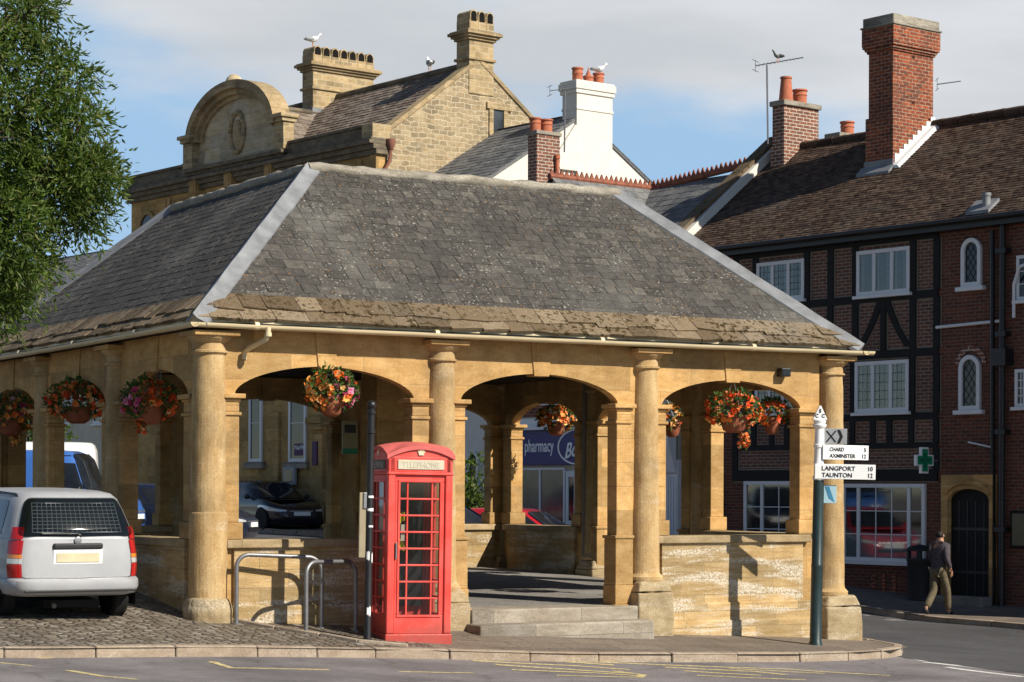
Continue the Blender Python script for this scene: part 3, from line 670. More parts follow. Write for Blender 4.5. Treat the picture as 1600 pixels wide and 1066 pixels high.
for i in range(4):
    a, b = E4[i], E4[(i+1) % 4]; c, d = T4[i], T4[(i+1) % 4]
    e0, e1, t0, t1 = (*a, ZE), (*b, ZE), (*c, ZR), (*d, ZR)
    mb = tile_slope(e0, e1, t0, t1, rowlist(.124, .995, 20, .35), lambda r: .29-.006*r, .0075, .009)
    obj('slate_slope', mb, M['slate'], ROOF)
    mb = tile_slope(e0, e1, t0, t1, [(-.010, .057), (.057, .132)], .40, .030, .045, lift=.010)
    obj('stone_eave_course', mb, M['stoneslate'], ROOF, bevel=.006)
    # lead hip
    A = Vector(e0); B = Vector(t0); dd = (B-A).normalized(); mb = MB()
    s0 = Vector((b[0]-a[0], b[1]-a[1], 0)).normalized(); p_ = E4[i-1]; s1 = Vector((p_[0]-a[0], p_[1]-a[1], 0)).normalized()
    n0 = (s0-dd*s0.dot(dd)).normalized(); n1 = (s1-dd*s1.dot(dd)).normalized(); up = Vector((0,0,1))
    N = 16; vs = []
    A = A-dd*.015; L = (B-A).length+.02
    for k in range(N+1):
        p = A+dd*(L*k/N); j = ru(-.008, .008); wv = .175
        o = .030+.006*math.sin(k*1.7); roll = up-dd*up.dot(dd); roll.normalize()
        vs += [p+n1*(wv+j)+roll*(.028), p+n1*.05+roll*(o+.012), p+roll*(o+.055), p+n0*.05+roll*(o+.012), p+n0*(wv-j)+roll*(.028)]
        vs += [p+n1*(wv+j)-roll*.02, p+n0*(wv-j)-roll*.02]
    fs = []
    for k in range(N):
        for m_ in range(4): fs.append((k*7+m_, k*7+m_+1, k*7+7+m_+1, k*7+7+m_))
        fs += [(k*7+5, k*7, k*7+7, k*7+12), (k*7+4, k*7+6, k*7+13, k*7+11)]
    mb.add(vs, fs+[(0,1,2,3,4,6,5)]); obj('hip_flashing', mb, M['lead'], ROOF, smooth=50)
    # mortared ridge along the rim
    C0 = Vector(t0); D0 = Vector(t1); mb = MB(); n = 30; pts = []
    for k in range(n+1): pts.append(C0.lerp(D0, k/n)+Vector((0, 0, .01+ru(-.014, .014))))
    mb.tube(pts, [.085*ru(.8, 1.15) for _ in pts], 8); obj('ridge_cap', mb, M['mortar'], ROOF, smooth=60)
# gutter: half round all along the eaves, with joint collars
mb = MB()
o = .035; gz = 4.085
path = [(x+o*(1 if x > 5 else -1), y+o*(1 if y > 5 else -1)) for x, y in E4]
for i in range(4):
    a = Vector((*path[i], gz)); b = Vector((*path[(i+1) % 4], gz)); t = (b-a).normalized(); nn = Vector((t.y, -t.x, 0))
    A = a-t*.07 if i != 0 else a-t*.04; B = b+t*.07
    if i == 0: B = b+t*.17
    r = .058; vs = []; K = 10; nseg = 24
    for k in range(nseg+1):
        p = A.lerp(B, k/nseg); p.z -= .012*math.sin(k/nseg*math.pi)-.004*math.sin(k*2.1)*.5
        for m_ in range(K+1):
            q = math.pi*m_/K; vs.append(p+nn*(math.cos(q)*r)+Vector((0,0,-math.sin(q)*r)))
        for m_ in range(K, -1, -1):
            q = math.pi*m_/K; vs.append(p+nn*(math.cos(q)*(r-.008))+Vector((0,0,-math.sin(q)*(r-.008)+.001)))
    W_ = 2*(K+1)
    fs = [(k*W_+m_, k*W_+(m_+1) % W_, (k+1)*W_+(m_+1) % W_, (k+1)*W_+m_) for k in range(nseg) for m_ in range(W_)]
    mb.add(vs, fs+[tuple(range(W_)), tuple(range(nseg*W_+W_-1, nseg*W_-1, -1))])
    Lg = (B-A).length; s = .9
    while s < Lg:
        p = A+t*s
        mb.tube([p-t*.03+Vector((0,0,-.014)), p+t*.03+Vector((0,0,-.014))], .054, 16); s += 2.6
    # timber fascia behind
    f0 = a-nn*.075; f1 = b-nn*.075
    mb.hull8([f0+Vector((0,0,-.045))-t*-.03, f1+Vector((0,0,-.045))-t*.03, f1-nn*.03+Vector((0,0,-.045))-t*.03, f0-nn*.03+Vector((0,0,-.045))+t*.03], [f0+Vector((0,0,.06))+t*.03, f1+Vector((0,0,.06))-t*.03, f1-nn*.03+Vector((0,0,.06))-t*.03, f0-nn*.03+Vector((0,0,.06))+t*.03])
obj('gutter', mb, M['cream'], MH, smooth=40)
mb = MB(); mb.tube([(.62,-.47,4.05),(.62,-.47,3.955),(.60,-.44,3.90),(.50,-.13,3.80),(.47,-.05,3.75),(.47,-.04,3.66)], .036, 12); mb.tube([(.62,-.47,3.985),(.62,-.47,3.935)], .046, 12)
obj('downpipe', mb, M['cream'], MH, smooth=50)
# dark downpipe inside, on the right-hand arcade
mb = MB(); mb.tube([(9.80,6.74,3.9),(9.80,6.74,.45)], .045, 10); obj('downpipe', mb, plain('grey_pipe', (.20,.17,.14), .5), MH, smooth=50)
# floodlight on the right-hand bay
mb = MB(); fx, fz = 9.03, 3.745
mb.box(fx-.075, fx+.09, -.19, -.06, fz-.07, fz+.055); mb.box(fx-.02, fx+.03, -.07, .04, fz-.04, fz+.02)
fl = obj('floodlight', mb, M['black'], MH, bevel=.012)
mb = MB(); mb.box(fx-.055, fx+.07, -.196, -.191, fz-.05, fz+.035); obj('lens', mb, M['glass'], fl)

# ================================================================== the terrace behind, one street front
RO = P(1400, 764, 47.0); RANG = math.atan2(-.987, .161)
RF = Frame((RO.x, RO.y), RANG)
def rthing(name, label, cat, x, y=0.0, **k):
    X, Y = RF.w(x, y); z = T(X, Y)
    return thing(name, label, cat, (X, Y, z), RANG, off=(x, y, z), **k)
def xz(u, v, y=0.0): return RF.py(u, v, y)
def yz(u, v, x): return RF.px(u, v, x)
def rx(u, y=0.0): return RF.py(u, 700, y)[0]
def rz(u, v, y=0.0): return RF.py(u, v, y)[1]

# pavement along the street front
sheet('pavement', lambda a, b: (lambda X, Y: (X, Y, T(X, Y)))(*RF.w(-44+58*a, -2.35+2.8*b)), 70, 6, M['flags'])
kerbstones('kerb', [RF.w(x, -2.35) for x in np.arange(-44, 14.5, 1.5)], 1, M['kerb'])

M['roomdark'] = glass_dark('dim_room', (.012,.012,.013), .9); M['curtain'] = plain('net_curtain', (.20,.195,.185), .9, 0, .1, .35, 8); M['film'] = plain('frosted_film', (.33,.37,.385), .6, 0, .2, .2, 3)
M['clearwin'] = clearglass('window_pane', .045, (.8,.83,.83))
def casement(parent, x0, x1, z0, z1, lights=3, y=0.0, frame=.075, sill=True, lead=None, bars=None, glass='glass', name='window', curtain=0, frost=0):
    mb = MB(); f = frame
    yo, yi = y-.055, y+.02
    mb.box(x0, x1, yo, yi, z0, z0+f); mb.box(x0, x1, yo, yi, z1-f, z1); mb.box(x0, x0+f, yo, yi, z0+f, z1-f); mb.box(x1-f, x1, yo, yi, z0+f, z1-f)
    if isinstance(lights, int): cuts = [x0+(x1-x0)*i/lights for i in range(1, lights)]
    else: cuts = [x0+(x1-x0)*c for c in lights]
    for c in cuts: mb.box(c-f*.5, c+f*.5, yo+.004, yi, z0+f, z1-f)
    edges = [x0+f]+[v for c in cuts for v in (c-f*.5, c+f*.5)]+[x1-f]
    if bars:
        nx, nz = bars
        for i in range(0, len(edges), 2):
            a, b = edges[i], edges[i+1]; n = nx[i//2] if isinstance(nx, (list, tuple)) else nx
            for k in range(1, n): q = a+(b-a)*k/n; mb.box(q-.011, q+.011, y-.032, yi, z0+f, z1-f)
            for k in range(1, nz): q = z0+f+(z1-z0-2*f)*k/nz; mb.box(a, b, y-.034, yi, q-.011, q+.011)
    if sill: mb.box(x0-.06, x1+.06, y-.12, y+.02, z0-.07, z0-.002)
    fr = obj(name, mb, M['white'], parent, bevel=.006)
    if lead:
        mb = MB(); lx, lz = lead
        for i in range(0, len(edges), 2):
            a, b = edges[i], edges[i+1]
            for k in range(1, lx): q = a+(b-a)*k/lx; mb.box(q-.006, q+.006, y-.024, y-.012, z0+f, z1-f)
            for k in range(1, lz): q = z0+f+(z1-z0-2*f)*k/lz; mb.box(a, b, y-.026, y-.012, q-.006, q+.006)
        obj('leading', mb, M['black'], fr)
    if curtain or frost:
        glass = 'clearwin'
        for i in range(0, len(edges), 2):
            a, b = edges[i], edges[i+1]; mb = MB(); mb.box(a-.01, b+.01, y-.004, y-.001, z0+f-.01, z1-f+.01); obj('dark_interior', mb, M['roomdark'], fr)
            if frost: mb = MB(); mb.box(a-.005, b+.005, y-.010, y-.006, z0+f-.005, z0+f+(z1-z0-2*f)*frost); obj('frosted_film', mb, M['film'], fr)
            if curtain:
                for (p, q) in ((a, a+(b-a)*ru(.25,.6)*curtain), (b-(b-a)*ru(.2,.5)*curtain, b)):
                    mb = MB(); n = 14; vs = []
                    for k in range(n+1): xk = p+(q-p)*k/n; yk = y-.011+.005*math.sin(k*2.3+i); vs += [(xk, yk, z0+f), (xk+ru(-.004,.004), yk, z1-f)]
                    mb.add(vs, [(2*k, 2*k+2, 2*k+3, 2*k+1) for k in range(n)]); obj('curtain', mb, M['curtain'], fr, smooth=180)
    for i in range(0, len(edges), 2):
        mb = MB(); a, b = edges[i], edges[i+1]; tl = ru(-.004, .004)
        yb_ = y-.017 if (curtain or frost) else y-.005
        mb.hull8([(a-.01,y-.024+tl,z0+f-.01),(b+.01,y-.024-tl,z0+f-.01),(b+.01,yb_,z0+f-.01),(a-.01,yb_,z0+f-.01)], [(a-.01,y-.024+tl,z1-f+.01),(b+.01,y-.024-tl,z1-f+.01),(b+.01,yb_,z1-f+.01),(a-.01,yb_,z1-f+.01)])
        obj('pane', mb, M[glass], fr)
    return fr
def arch_pts(x0, x1, z0, z1, n=12, rise=None):
    c = (x0+x1)/2; h = (x1-x0)/2; r = rise or h
    return [(x0, z0), (x1, z0)]+[(c+h*math.cos(math.pi*i/n), z1-r+r*math.sin(math.pi*i/n)) for i in range(n+1)]
def arch_window(parent, x0, x1, z0, z1, y=0.0, f=.09, diamond=True, frame='white', rise=None):
    o = arch_pts(x0, x1, z0, z1, 14, rise); i_ = arch_pts(x0+f, x1-f, z0+f, z1-f, 14, rise and rise-f*.6); n = len(o); mb = MB()
    yo, yi = y-.075, y+.02
    A = [(p[0], yo, p[1]) for p in o]; B = [(p[0], yo, p[1]) for p in i_]; Cc = [(p[0], yi, p[1]) for p in o]; D = [(p[0], yi, p[1]) for p in i_]
    mb.add(A+B+Cc+D, [(k, (k+1) % n, n+(k+1) % n, n+k) for k in range(n)]+[((k+1) % n, k, 2*n+k, 2*n+(k+1) % n) for k in range(n)]+[(n+k, n+(k+1) % n, 3*n+(k+1) % n, 3*n+k) for k in range(n)])
    mb.box(x0-.1, x1+.1, y-.13, y+.02, z0-.09, z0-.002)
    fr = obj('window', mb, M[frame], parent, bevel=.006)
    mb = MB(); mb.prism(i_, y-.02, y-.006); obj('pane', mb, M['glass'], fr)
    if diamond:
        mb = MB(); w = x1-x0-2*f; h = z1-z0-2*f; st = w/2.5
        for sgn in (1, -1):
            k = -8
            while k < 16:
                pts = []
                for t in np.linspace(0, 1, 30):
                    x = x0+f+w*t; z = z0+f+(k*st*1.5+sgn*(x-x0-f)*1.5)
                    c = (x0+x1)/2; hh = w/2; zt = z1-f-hh+math.sqrt(max(0, hh*hh-(x-c)**2))
                    if z0+f <= z <= zt: pts.append((x, y-.026, z))
                if len(pts) > 1: mb.tube([pts[0], pts[-1]], .0055, 4)
                k += 1
        obj('leading', mb, M['black'], fr)
    return fr
def chimney_pot(parent, x, y, z, h, r, kind=0):
    mb = MB()
    if kind == 0: pr = [(r, 0), (r*.98, h*.55), (r*1.08, h*.6), (r*1.0, h*.68), (r*.98, h*.85), (r*1.15, h*.9), (r*1.12, h), (r*.9, h), (r*.85, h-.05)]
    elif kind == 1: pr = [(r*1.25, 0), (r*1.15, h*.15), (r*.85, h*.9), (r*.98, h*.93), (r*.95, h), (r*.75, h), (r*.7, h-.05)]
    else: pr = [(r, 0), (r, h*.4), (r*1.15, h*.45), (r*1.1, h*.55), (r*.6, h*.6), (r*.12, h*1.0), (.01, h*1.15)]
    mb.lathe(pr, (x, y, z), 16); return obj('chimney_pot', mb, M['terra'], parent, smooth=40)

# ------------------------------------------------------------------ half-timbered pharmacy-corner building on the right
XL, XR = -6.5, 9.0
TU = rthing('half_timbered_building', 'dark red brick building with black timber frame, white windows and brown tiled roof', 'building', 1.0)
EZt = rz(1400, 352, -.35); RYt, RZt = 3.2, 10.42; SLt = (RZt-EZt)/(RYt+.35)
mb = MB(); mb.box(XL, XR, 0, 6.4, -1.5, EZt+.05); mb.prism([(0, EZt+.05), (6.4, EZt+.05), (3.2, RZt-.12)], XL, XR, 'x')
WALLT = obj('brick_wall', mb, M['brickT'], TU)
mb = tile_slope((XL-.05,-.35,EZt), (XR,-.35,EZt), (XL-.05,RYt,RZt), (XR,RYt,RZt), rowlist(-.006, 1.0, 44), .17, .015, .006, wj=.12, sag=.05)
mb.hull8([(XL,-.32,EZt-.05),(XR,-.32,EZt-.05),(XR,RYt,RZt-.1),(XL,RYt,RZt-.1)], [(XL,-.34,EZt-.02),(XR,-.34,EZt-.02),(XR,RYt,RZt-.06),(XL,RYt,RZt-.06)])
mb.hull8([(XL,RYt,RZt-.06),(XR,RYt,RZt-.06),(XR,6.8,EZt),(XL,6.8,EZt)], [(XL,RYt,RZt),(XR,RYt,RZt),(XR,6.8,EZt+.06),(XL,6.8,EZt+.06)])
RT_ = obj('tiled_roof', mb, M['browntile'], TU)
mb = MB(); k = XL
while k < XR: mb.tube([(k+.01,RYt,RZt+.0),(min(k+.42, XR),RYt,RZt+ru(0,.012))], .11, 10); k += .43
obj('ridge_tiles', mb, M['browntile'], RT_, smooth=50)
# eaves board and gutter
mb = MB(); mb.box(XL, XR, -.30, 0, EZt-.22, EZt-.045); mb.tube([(XL,-.42,EZt-.06),(XR,-.42,EZt-.06)], .055, 10); obj('eaves_gutter', mb, M['black'], TU, smooth=40)
# timbers
hz = dict(plate=(1337,386,None), mid=(1337,463,475), low=(1331,551,563), under=(1331,648,659), bres=(1331,693,702), beam=(1331,734,752))
def zz(n, i): u, a, b = hz[n]; return rz(u, (a, b)[i])
mb = MB(); mb2 = MB(); xa, xb = rx(1146), rx(1466)
def ht(x0, x1, z0, z1):
    mb.box(x0, x1, -.045+ru(-.003,.003), .02, z0, z1); mb2.box(x0, x1, -.012, .02, z0-.03, z1+.03)
def vt(xc, z0, z1, w=.17):
    mb.box(xc-w/2, xc+w/2, -.052+ru(-.004,.004), .02, z0, z1); mb2.box(xc-w/2-.03, xc+w/2+.03, -.014, .02, z0, z1)
zp, zm0, zm1, zl0, zl1, zu0, zu1, zb0, zb1, zd0, zd1 = zz('plate',0), zz('mid',1), zz('mid',0), zz('low',1), zz('low',0), zz('under',1), zz('under',0), zz('bres',1), zz('bres',0), zz('beam',1), zz('beam',0)
ht(xa, xb, zp, EZt-.2)
for a, b in ((zm0,zm1),(zl0,zl1),(zu0,zu1),(zb0,zb1),(zd0,zd1)): ht(xa, xb, a, b)
for u in (1150, 1181, 1261, 1298, 1337, 1427, 1464): vt(rx(u), zm1, zp)
for u in (1150, 1181, 1261, 1298, 1337, 1427, 1464): vt(rx(u), zl1, zm0)
for u in (1150, 1181, 1249, 1298, 1334, 1426, 1464): vt(rx(u), zu1, zl0)
for u in (1150, 1179, 1207, 1231, 1262, 1298, 1333, 1365, 1391, 1425, 1464): vt(rx(u), zb1, zu0, .15)
for u in (1150, 1464): vt(rx(u), zd1, zb0)
vt(rx(1381), zl1, zm0, .15)
for s, u1 in ((-1, 1343), (1, 1419)):      # curved braces
    pa = (rx(1381)+s*.10, zm0); pb = (rx(u1), zl1+.06); N = 10; L = []; R = []
    for i in range(N+1):
        t = i/N; x = pa[0]+(pb[0]-pa[0])*(t+.16*math.sin(math.pi*t)*-.55); z = pa[1]+(pb[1]-pa[1])*t
        L.append((x-.085, z)); R.append((x+.085, z))
    for i in range(N):
        mb.hull8([(L[i+1][0],-.048,L[i+1][1]),(R[i+1][0],-.048,R[i+1][1]),(R[i+1][0],.02,R[i+1][1]),(L[i+1][0],.02,L[i+1][1])], [(L[i][0],-.048,L[i][1]),(R[i][0],-.048,R[i][1]),(R[i][0],.02,R[i][1]),(L[i][0],.02,L[i][1])])
        e = .03
        mb2.hull8([(L[i+1][0]-e,-.011,L[i+1][1]),(R[i+1][0]+e,-.011,R[i+1][1]),(R[i+1][0]+e,.02,R[i+1][1]),(L[i+1][0]-e,.02,L[i+1][1])], [(L[i][0]-e,-.011,L[i][1]),(R[i][0]+e,-.011,R[i][1]),(R[i][0]+e,.02,R[i][1]),(L[i][0]-e,.02,L[i][1])])
tf = obj('timber_frame', mb, M['timber'], TU)
obj('mortar_edging', mb2, plain('pale_mortar', (.23,.19,.145), .9), tf)
# brick panels of a paler brick between the timbers
mb = MB(); mb.box(xa, xb, -.006, .01, zd1, zp); obj('brick_panels', mb, M['brickN'], WALLT)
# windows
def wpx(u0, u1, v0, v1, um=None):
    um = um or (u0+u1)/2; return rx(u0), rx(u1), rz(um, v1), rz(um, v0)
for (u0, u1, v0, v1, ld) in ((1184,1258,408,470,(3,5)), (1340,1423,389,460,(1,1)), (1338,1422,564,644,(3,5)), (1182,1247,582,645,(3,4))):
    casement(TU, *wpx(u0, u1, v0, v1), 3, -.02, .085, lead=ld if ld[0] > 1 else None, curtain=.75)
casement(TU, *wpx(1319,1448,756,878), (.2, .81), -.02, .085, bars=((1,3,1),3), frost=.33)
casement(TU, *wpx(1165,1297,752,868), (.22, .8), -.02, .085, bars=((1,3,1),3), frost=.3)
arch_window(TU, *wpx(1503,1534,372,448)); arch_window(TU, *wpx(1500,1533,555,641))
# rendered reveals round the lower arched window, string-course pipe, small casement at the right end
x0, x1, z0, z1 = wpx(1496,1538,545,600); mb = MB()
o_ = arch_pts(x0-.06, x1+.06, z1-.9, z1+.06, 14)[2:]; i_ = arch_pts(x0+.06, x1-.06, z1-.9, z1-.05, 14)[2:]; n = len(o_)
mb.add([(p[0],-.02,p[1]) for p in o_]+[(p[0],-.02,p[1]) for p in i_], [(k, k+1, n+k+1, n+k) for k in range(n-1)])
obj('brick_arch', mb, M['brickD'], WALLT)
casement(TU, *wpx(1588,1606,577,636), 1, -.02, .07, bars=(2,4))
casement(TU, rx(1590), rx(1640), rz(1590,470), rz(1590,400), 2, -.02, .07, bars=(2,3))
pipe = MB(); za = rz(1500,508); pipe.tube([(rx(1465),-.06,za-.02),(rx(1566),-.06,za+.02)], .035, 8); obj('white_pipe', pipe, M['white'], TU, smooth=50)
pipe = MB(); pipe.tube([(rx(1588),-.1,rz(1588,497)),(rx(1588),-.1,rz(1588,445)),(rx(1604),-.25,rz(1604,418)),(rx(1625),-.25,rz(1625,410))], .035, 8); obj('white_pipe', pipe, M['white'], TU, smooth=50)
pipe = MB(); pipe.tube([(rx(1515),-.05,rz(1515,691)),(rx(1556),-.05,rz(1556,700))], .02, 6); obj('white_pipe', pipe, M['white'], TU, smooth=50)
xp = rx(1571); pipe = MB(); pipe.tube([(xp,-.12,EZt-.1),(xp,-.12,-.45)], .065, 10); pipe.tube([(xp-.28,-.1,EZt-.3),(xp-.22,-.1,-.4)], .05, 8)
for z in (1.2, 3.2, 5.2, 6.9): pipe.box(xp-.13, xp+.13, -.2, 0, z-.05, z+.05)
pipe.box(xp-.16, xp+.2, -.28, 0, 4.55, 4.9)
obj('drainpipe', pipe, M['black'], TU, smooth=40)
# stone doorway
x0, x1, z0, z1 = wpx(1478,1558,742,938); d0, d1 = rx(1488), rx(1553); dz = rz(1520,764); gz_ = -.42
mb = MB(); inn = arch_pts(d0, d1, gz_, dz, 12, .24); n_ = len(inn)
c = [(x0, gz_-.4), (x1, gz_-.4), (x1, z1), (x0, z1)]
mb.box(x0, d0, -.16, .02, gz_-.3, z1); mb.box(d1, x1, -.16, .02, gz_-.3, z1)
top = inn[2:]
for a, b in zip(top, top[1:]):
    mb.hull8([(b[0],-.16,b[1]),(a[0],-.16,a[1]),(a[0],.02,a[1]),(b[0],.02,b[1])], [(b[0],-.16,z1),(a[0],-.16,z1),(a[0],.02,z1),(b[0],.02,z1)])
dw = obj('stone_doorway', mb, M['ham'], TU)
mb = MB(); mb.prism([(p[0], p[1]+(.12 if i > 1 else 0)) for i, p in enumerate(arch_pts(d0-.12, d1+.12, dz-.5, dz, 12, .35))][2:]+[], -.2, -.15) if False else None
hood = [(p[0]*1.0, p[1]+.10) for p in top]
for a, b in zip(hood, hood[1:]):
    mb.hull8([(b[0],-.22,b[1]),(a[0],-.22,a[1]),(a[0],-.14,a[1]),(b[0],-.14,b[1])], [(b[0],-.22,b[1]+.09),(a[0],-.22,a[1]+.09),(a[0],-.14,a[1]+.09),(b[0],-.14,b[1]+.09)])
obj('hood_mould', mb, M['ham'], dw)
mb = MB(); mb.prism(inn, -.03, -.004); door = obj('door', mb, M['timber'], TU)
mb = MB()
for k in range(1, 5): q = d0+(d1-d0)*k/5; mb.box(q-.012, q+.012, -.042, -.03, gz_, dz-.25)
for z in (.3, 1.2): mb.box(d0+.05, d1-.05, -.046, -.03, z-.03, z+.03)
obj('door_battens', mb, M['black'], door)
mb = MB(); mb.box(d0-.1, d1+.1, -.5, -.161, -.75, T(*RF.w(d0, -.3))+.13); obj('doorstep', mb, M['greystone'], TU, bevel=.015)
# stone doorway at the left end (seen through the market house)
x0, x1 = rx(1094), rx(1131); za = rz(1110, 742); mb = MB(); mb.box(x0, x1, -.1, .02, -1, za); obj('stone_doorway', mb, M['ham'], TU, bevel=.01)
mb = MB(); mb.prism(arch_pts(x0+.25, x1-.35, -.4, za-.35, 10, .3), -.115, -.099); obj('door', mb, M['timber'], TU)
# raised panels under the big shop window
mb = MB(); zs = rz(1380,893)
for q in (1366, 1382, 1398): mb.box(rx(q)-.05, rx(q)+.05, -.02, .02, zs-.45, zs-.05)
obj('brick_plinth_panel', mb, M['brickC'], WALLT)
# parapet at the left gable with pale painted flank
mb = MB()
def par(x0, x1, lift0, lift1, yo=0.0):
    mb.hull8([(x0,-.32+yo,EZt+lift0),(x1,-.32+yo,EZt+lift0),(x1,RYt+.02,RZt+lift0),(x0,RYt+.02,RZt+lift0)], [(x0,-.32+yo,EZt+lift1),(x1,-.32+yo,EZt+lift1),(x1,RYt+.02,RZt+lift1),(x0,RYt+.02,RZt+lift1)])
par(XL-.32, XL, -.6, .27)
pw = obj('parapet', mb, M['whiterender'], TU)
mb = MB(); par(XL-.50, XL-.10, .274, .38, -.03); mb.box(XL-.50, XL-.10, RYt-.05, RYt+.5, RZt+.22, RZt+.34); obj('coping', mb, M['stoneslate'], pw, bevel=.02)
# small flue
xq, zq = xz(1560, 325, .3); mb = MB(); mb.hull8([(xq-.4,-.30,EZt+.04),(xq+.2,-.30,EZt+.04),(xq+.2,.05,EZt+.30),(xq-.4,.05,EZt+.30)], [(xq-.4,-.30,EZt+.11),(xq+.2,-.30,EZt+.11),(xq+.2,.05,EZt+.38),(xq-.4,.05,EZt+.38)]); mb.tube([(xq,-.12,EZt+.1),(xq,-.12,rz(1560,300,-.12))], .085, 12); mb.tube([(xq,-.12,rz(1560,304,-.12)),(xq,-.12,rz(1560,299,-.12))], .10, 12); obj('flue', mb, M['lead'], TU, smooth=40)
# chimneys
def on_roof(u, v, ey, ez, sl):
    lo, hi = -.3, 8.0
    for _ in range(40):
        m = (lo+hi)/2; x, z = xz(u, v, m)
        if z > ez+(m-ey)*sl: lo = m
        else: hi = m
    return xz(u, v, lo)[0], lo, xz(u, v, lo)[1]
cx_, cy_, cz_ = on_roof(1393, 258, -.35, EZt, SLt)
cw = cx_-rx(1355, cy_); cd = yz(1456, 200, cx_)[0]-cy_; ctop = rz(1401, 20, cy_)
def stack(mb, x1, y0, w, d, z0, z1, g=0.0): mb.box(x1-w-g, x1+g, y0-g, y0+d+g, z0, z1)
mb = MB(); H_ = ctop-cz_
zb_ = rz(1393, 180, cy_); zc1 = rz(1393, 78, cy_); zc2 = rz(1397, 66, cy_); zc3 = rz(1400, 38, cy_)
stack(mb, cx_, cy_, cw, cd, cz_-1.8, zb_, .05); stack(mb, cx_, cy_, cw, cd, zb_, zc1, 0)
for i in range(3): stack(mb, cx_, cy_, cw, cd, zc1+(zc2-zc1)*i/3, zc1+(zc2-zc1)*(i+1)/3, .035+.035*i)
stack(mb, cx_, cy_, cw, cd, zc2, zc3, .115)
ch = obj('chimney', mb, M['brickC'], TU, bevel=.008)
mb = MB(); stack(mb, cx_, cy_, cw, cd, zc3+.002, zc3+.05, .15); stack(mb, cx_, cy_, cw, cd, zc3+.052, ctop, .10); obj('chimney_cap', mb, M['mortar'], ch, bevel=.03)
# dark header diamond in the brickwork
mb = MB(); bc_y = cy_+cd*.5; bc_z = rz(1425, 125, cy_+cd*.5)
for i in range(-4, 5):
    for s in (-1, 1):
        zq = bc_z+i*.13; yq = bc_y+s*(4-abs(i))*.085
        mb.box(cx_-.02, cx_+.003, yq-.055, yq+.055, zq-.034, zq+.034)
obj('diaper_brickwork', mb, M['brickT'], ch)
mb = MB(); mb.box(cx_-cw-.07, cx_+.07, cy_-.075, cy_-.052, cz_-.4, cz_+.14); mb.hull8([(cx_-cw-.15,cy_-.25,cz_-.32),(cx_+.1,cy_-.25,cz_-.32),(cx_+.1,cy_-.076,cz_-.2),(cx_-cw-.15,cy_-.076,cz_-.2)], [(cx_-cw-.15,cy_-.25,cz_-.155),(cx_+.1,cy_-.25,cz_-.155),(cx_+.1,cy_-.076,cz_+.01),(cx_-cw-.15,cy_-.076,cz_+.01)]); obj('lead_flashing', mb, M['lead'], ch); mb = MB()
n = 9
for i in range(n):
    y0 = cy_+cd*i/n; zr = EZt+(y0+.35)*SLt; mb.box(cx_+.045, cx_+.068, y0, y0+cd/n*.98, zr-.1, zr+.26)
mb.hull8([(cx_+.05,cy_-.1,EZt+(cy_+.25)*SLt-.05),(cx_+.32,cy_-.1,EZt+(cy_+.25)*SLt-.05),(cx_+.32,cy_+cd,EZt+(cy_+cd+.35)*SLt-.05),(cx_+.05,cy_+cd,EZt+(cy_+cd+.35)*SLt-.05)], [(cx_+.05,cy_-.1,EZt+(cy_+.25)*SLt+.06),(cx_+.22,cy_-.1,EZt+(cy_+.25)*SLt+.05),(cx_+.22,cy_+cd,EZt+(cy_+cd+.35)*SLt+.05),(cx_+.05,cy_+cd,EZt+(cy_+cd+.35)*SLt+.06)])
obj('stepped_flashing', mb, M['white'], ch)  # sunlit lead: its brightness is put into the colour as white
# brown chimney with two pots by the parapet
y2 = 2.55; x2 = rx(1223, y2); w2 = x2-rx(1205, y2); d2 = yz(1277, 200, x2)[0]-y2; t2 = rz(1223, 164, y2)
mb = MB(); stack(mb, x2, y2, w2, d2, 8.5, t2, 0); stack(mb, x2, y2, w2, d2, 8.5, rz(1223,226,y2), .03); c2_ = obj('chimney', mb, M['brickD'], TU)
mb = MB(); stack(mb, x2, y2, w2, d2, t2+.002, t2+.13, .06); obj('chimney_cap', mb, M['mortar'], c2_, bevel=.02)
chimney_pot(c2_, x2-w2*.5, y2+d2*.22, t2+.12, .62, .15, 1); chimney_pot(c2_, x2-w2*.5, y2+d2*.62, t2+.12, .36, .17, 0)
# low chimney behind the ridge
y3 = 5.2; x3 = rx(1310, y3); w3 = x3-rx(1291, y3); t3 = rz(1310, 214, y3)
mb = MB(); stack(mb, x3, y3, w3, 1.1, 8, t3, 0); c3_ = obj('chimney', mb, M['brickD'], TU)
mb = MB(); stack(mb, x3, y3, w3, 1.1, t3+.002, t3+.12, .06); obj('chimney_cap', mb, M['mortar'], c3_, bevel=.02)
chimney_pot(c3_, x3-.2, y3+.5, t3+.1, .36, .17, 0)

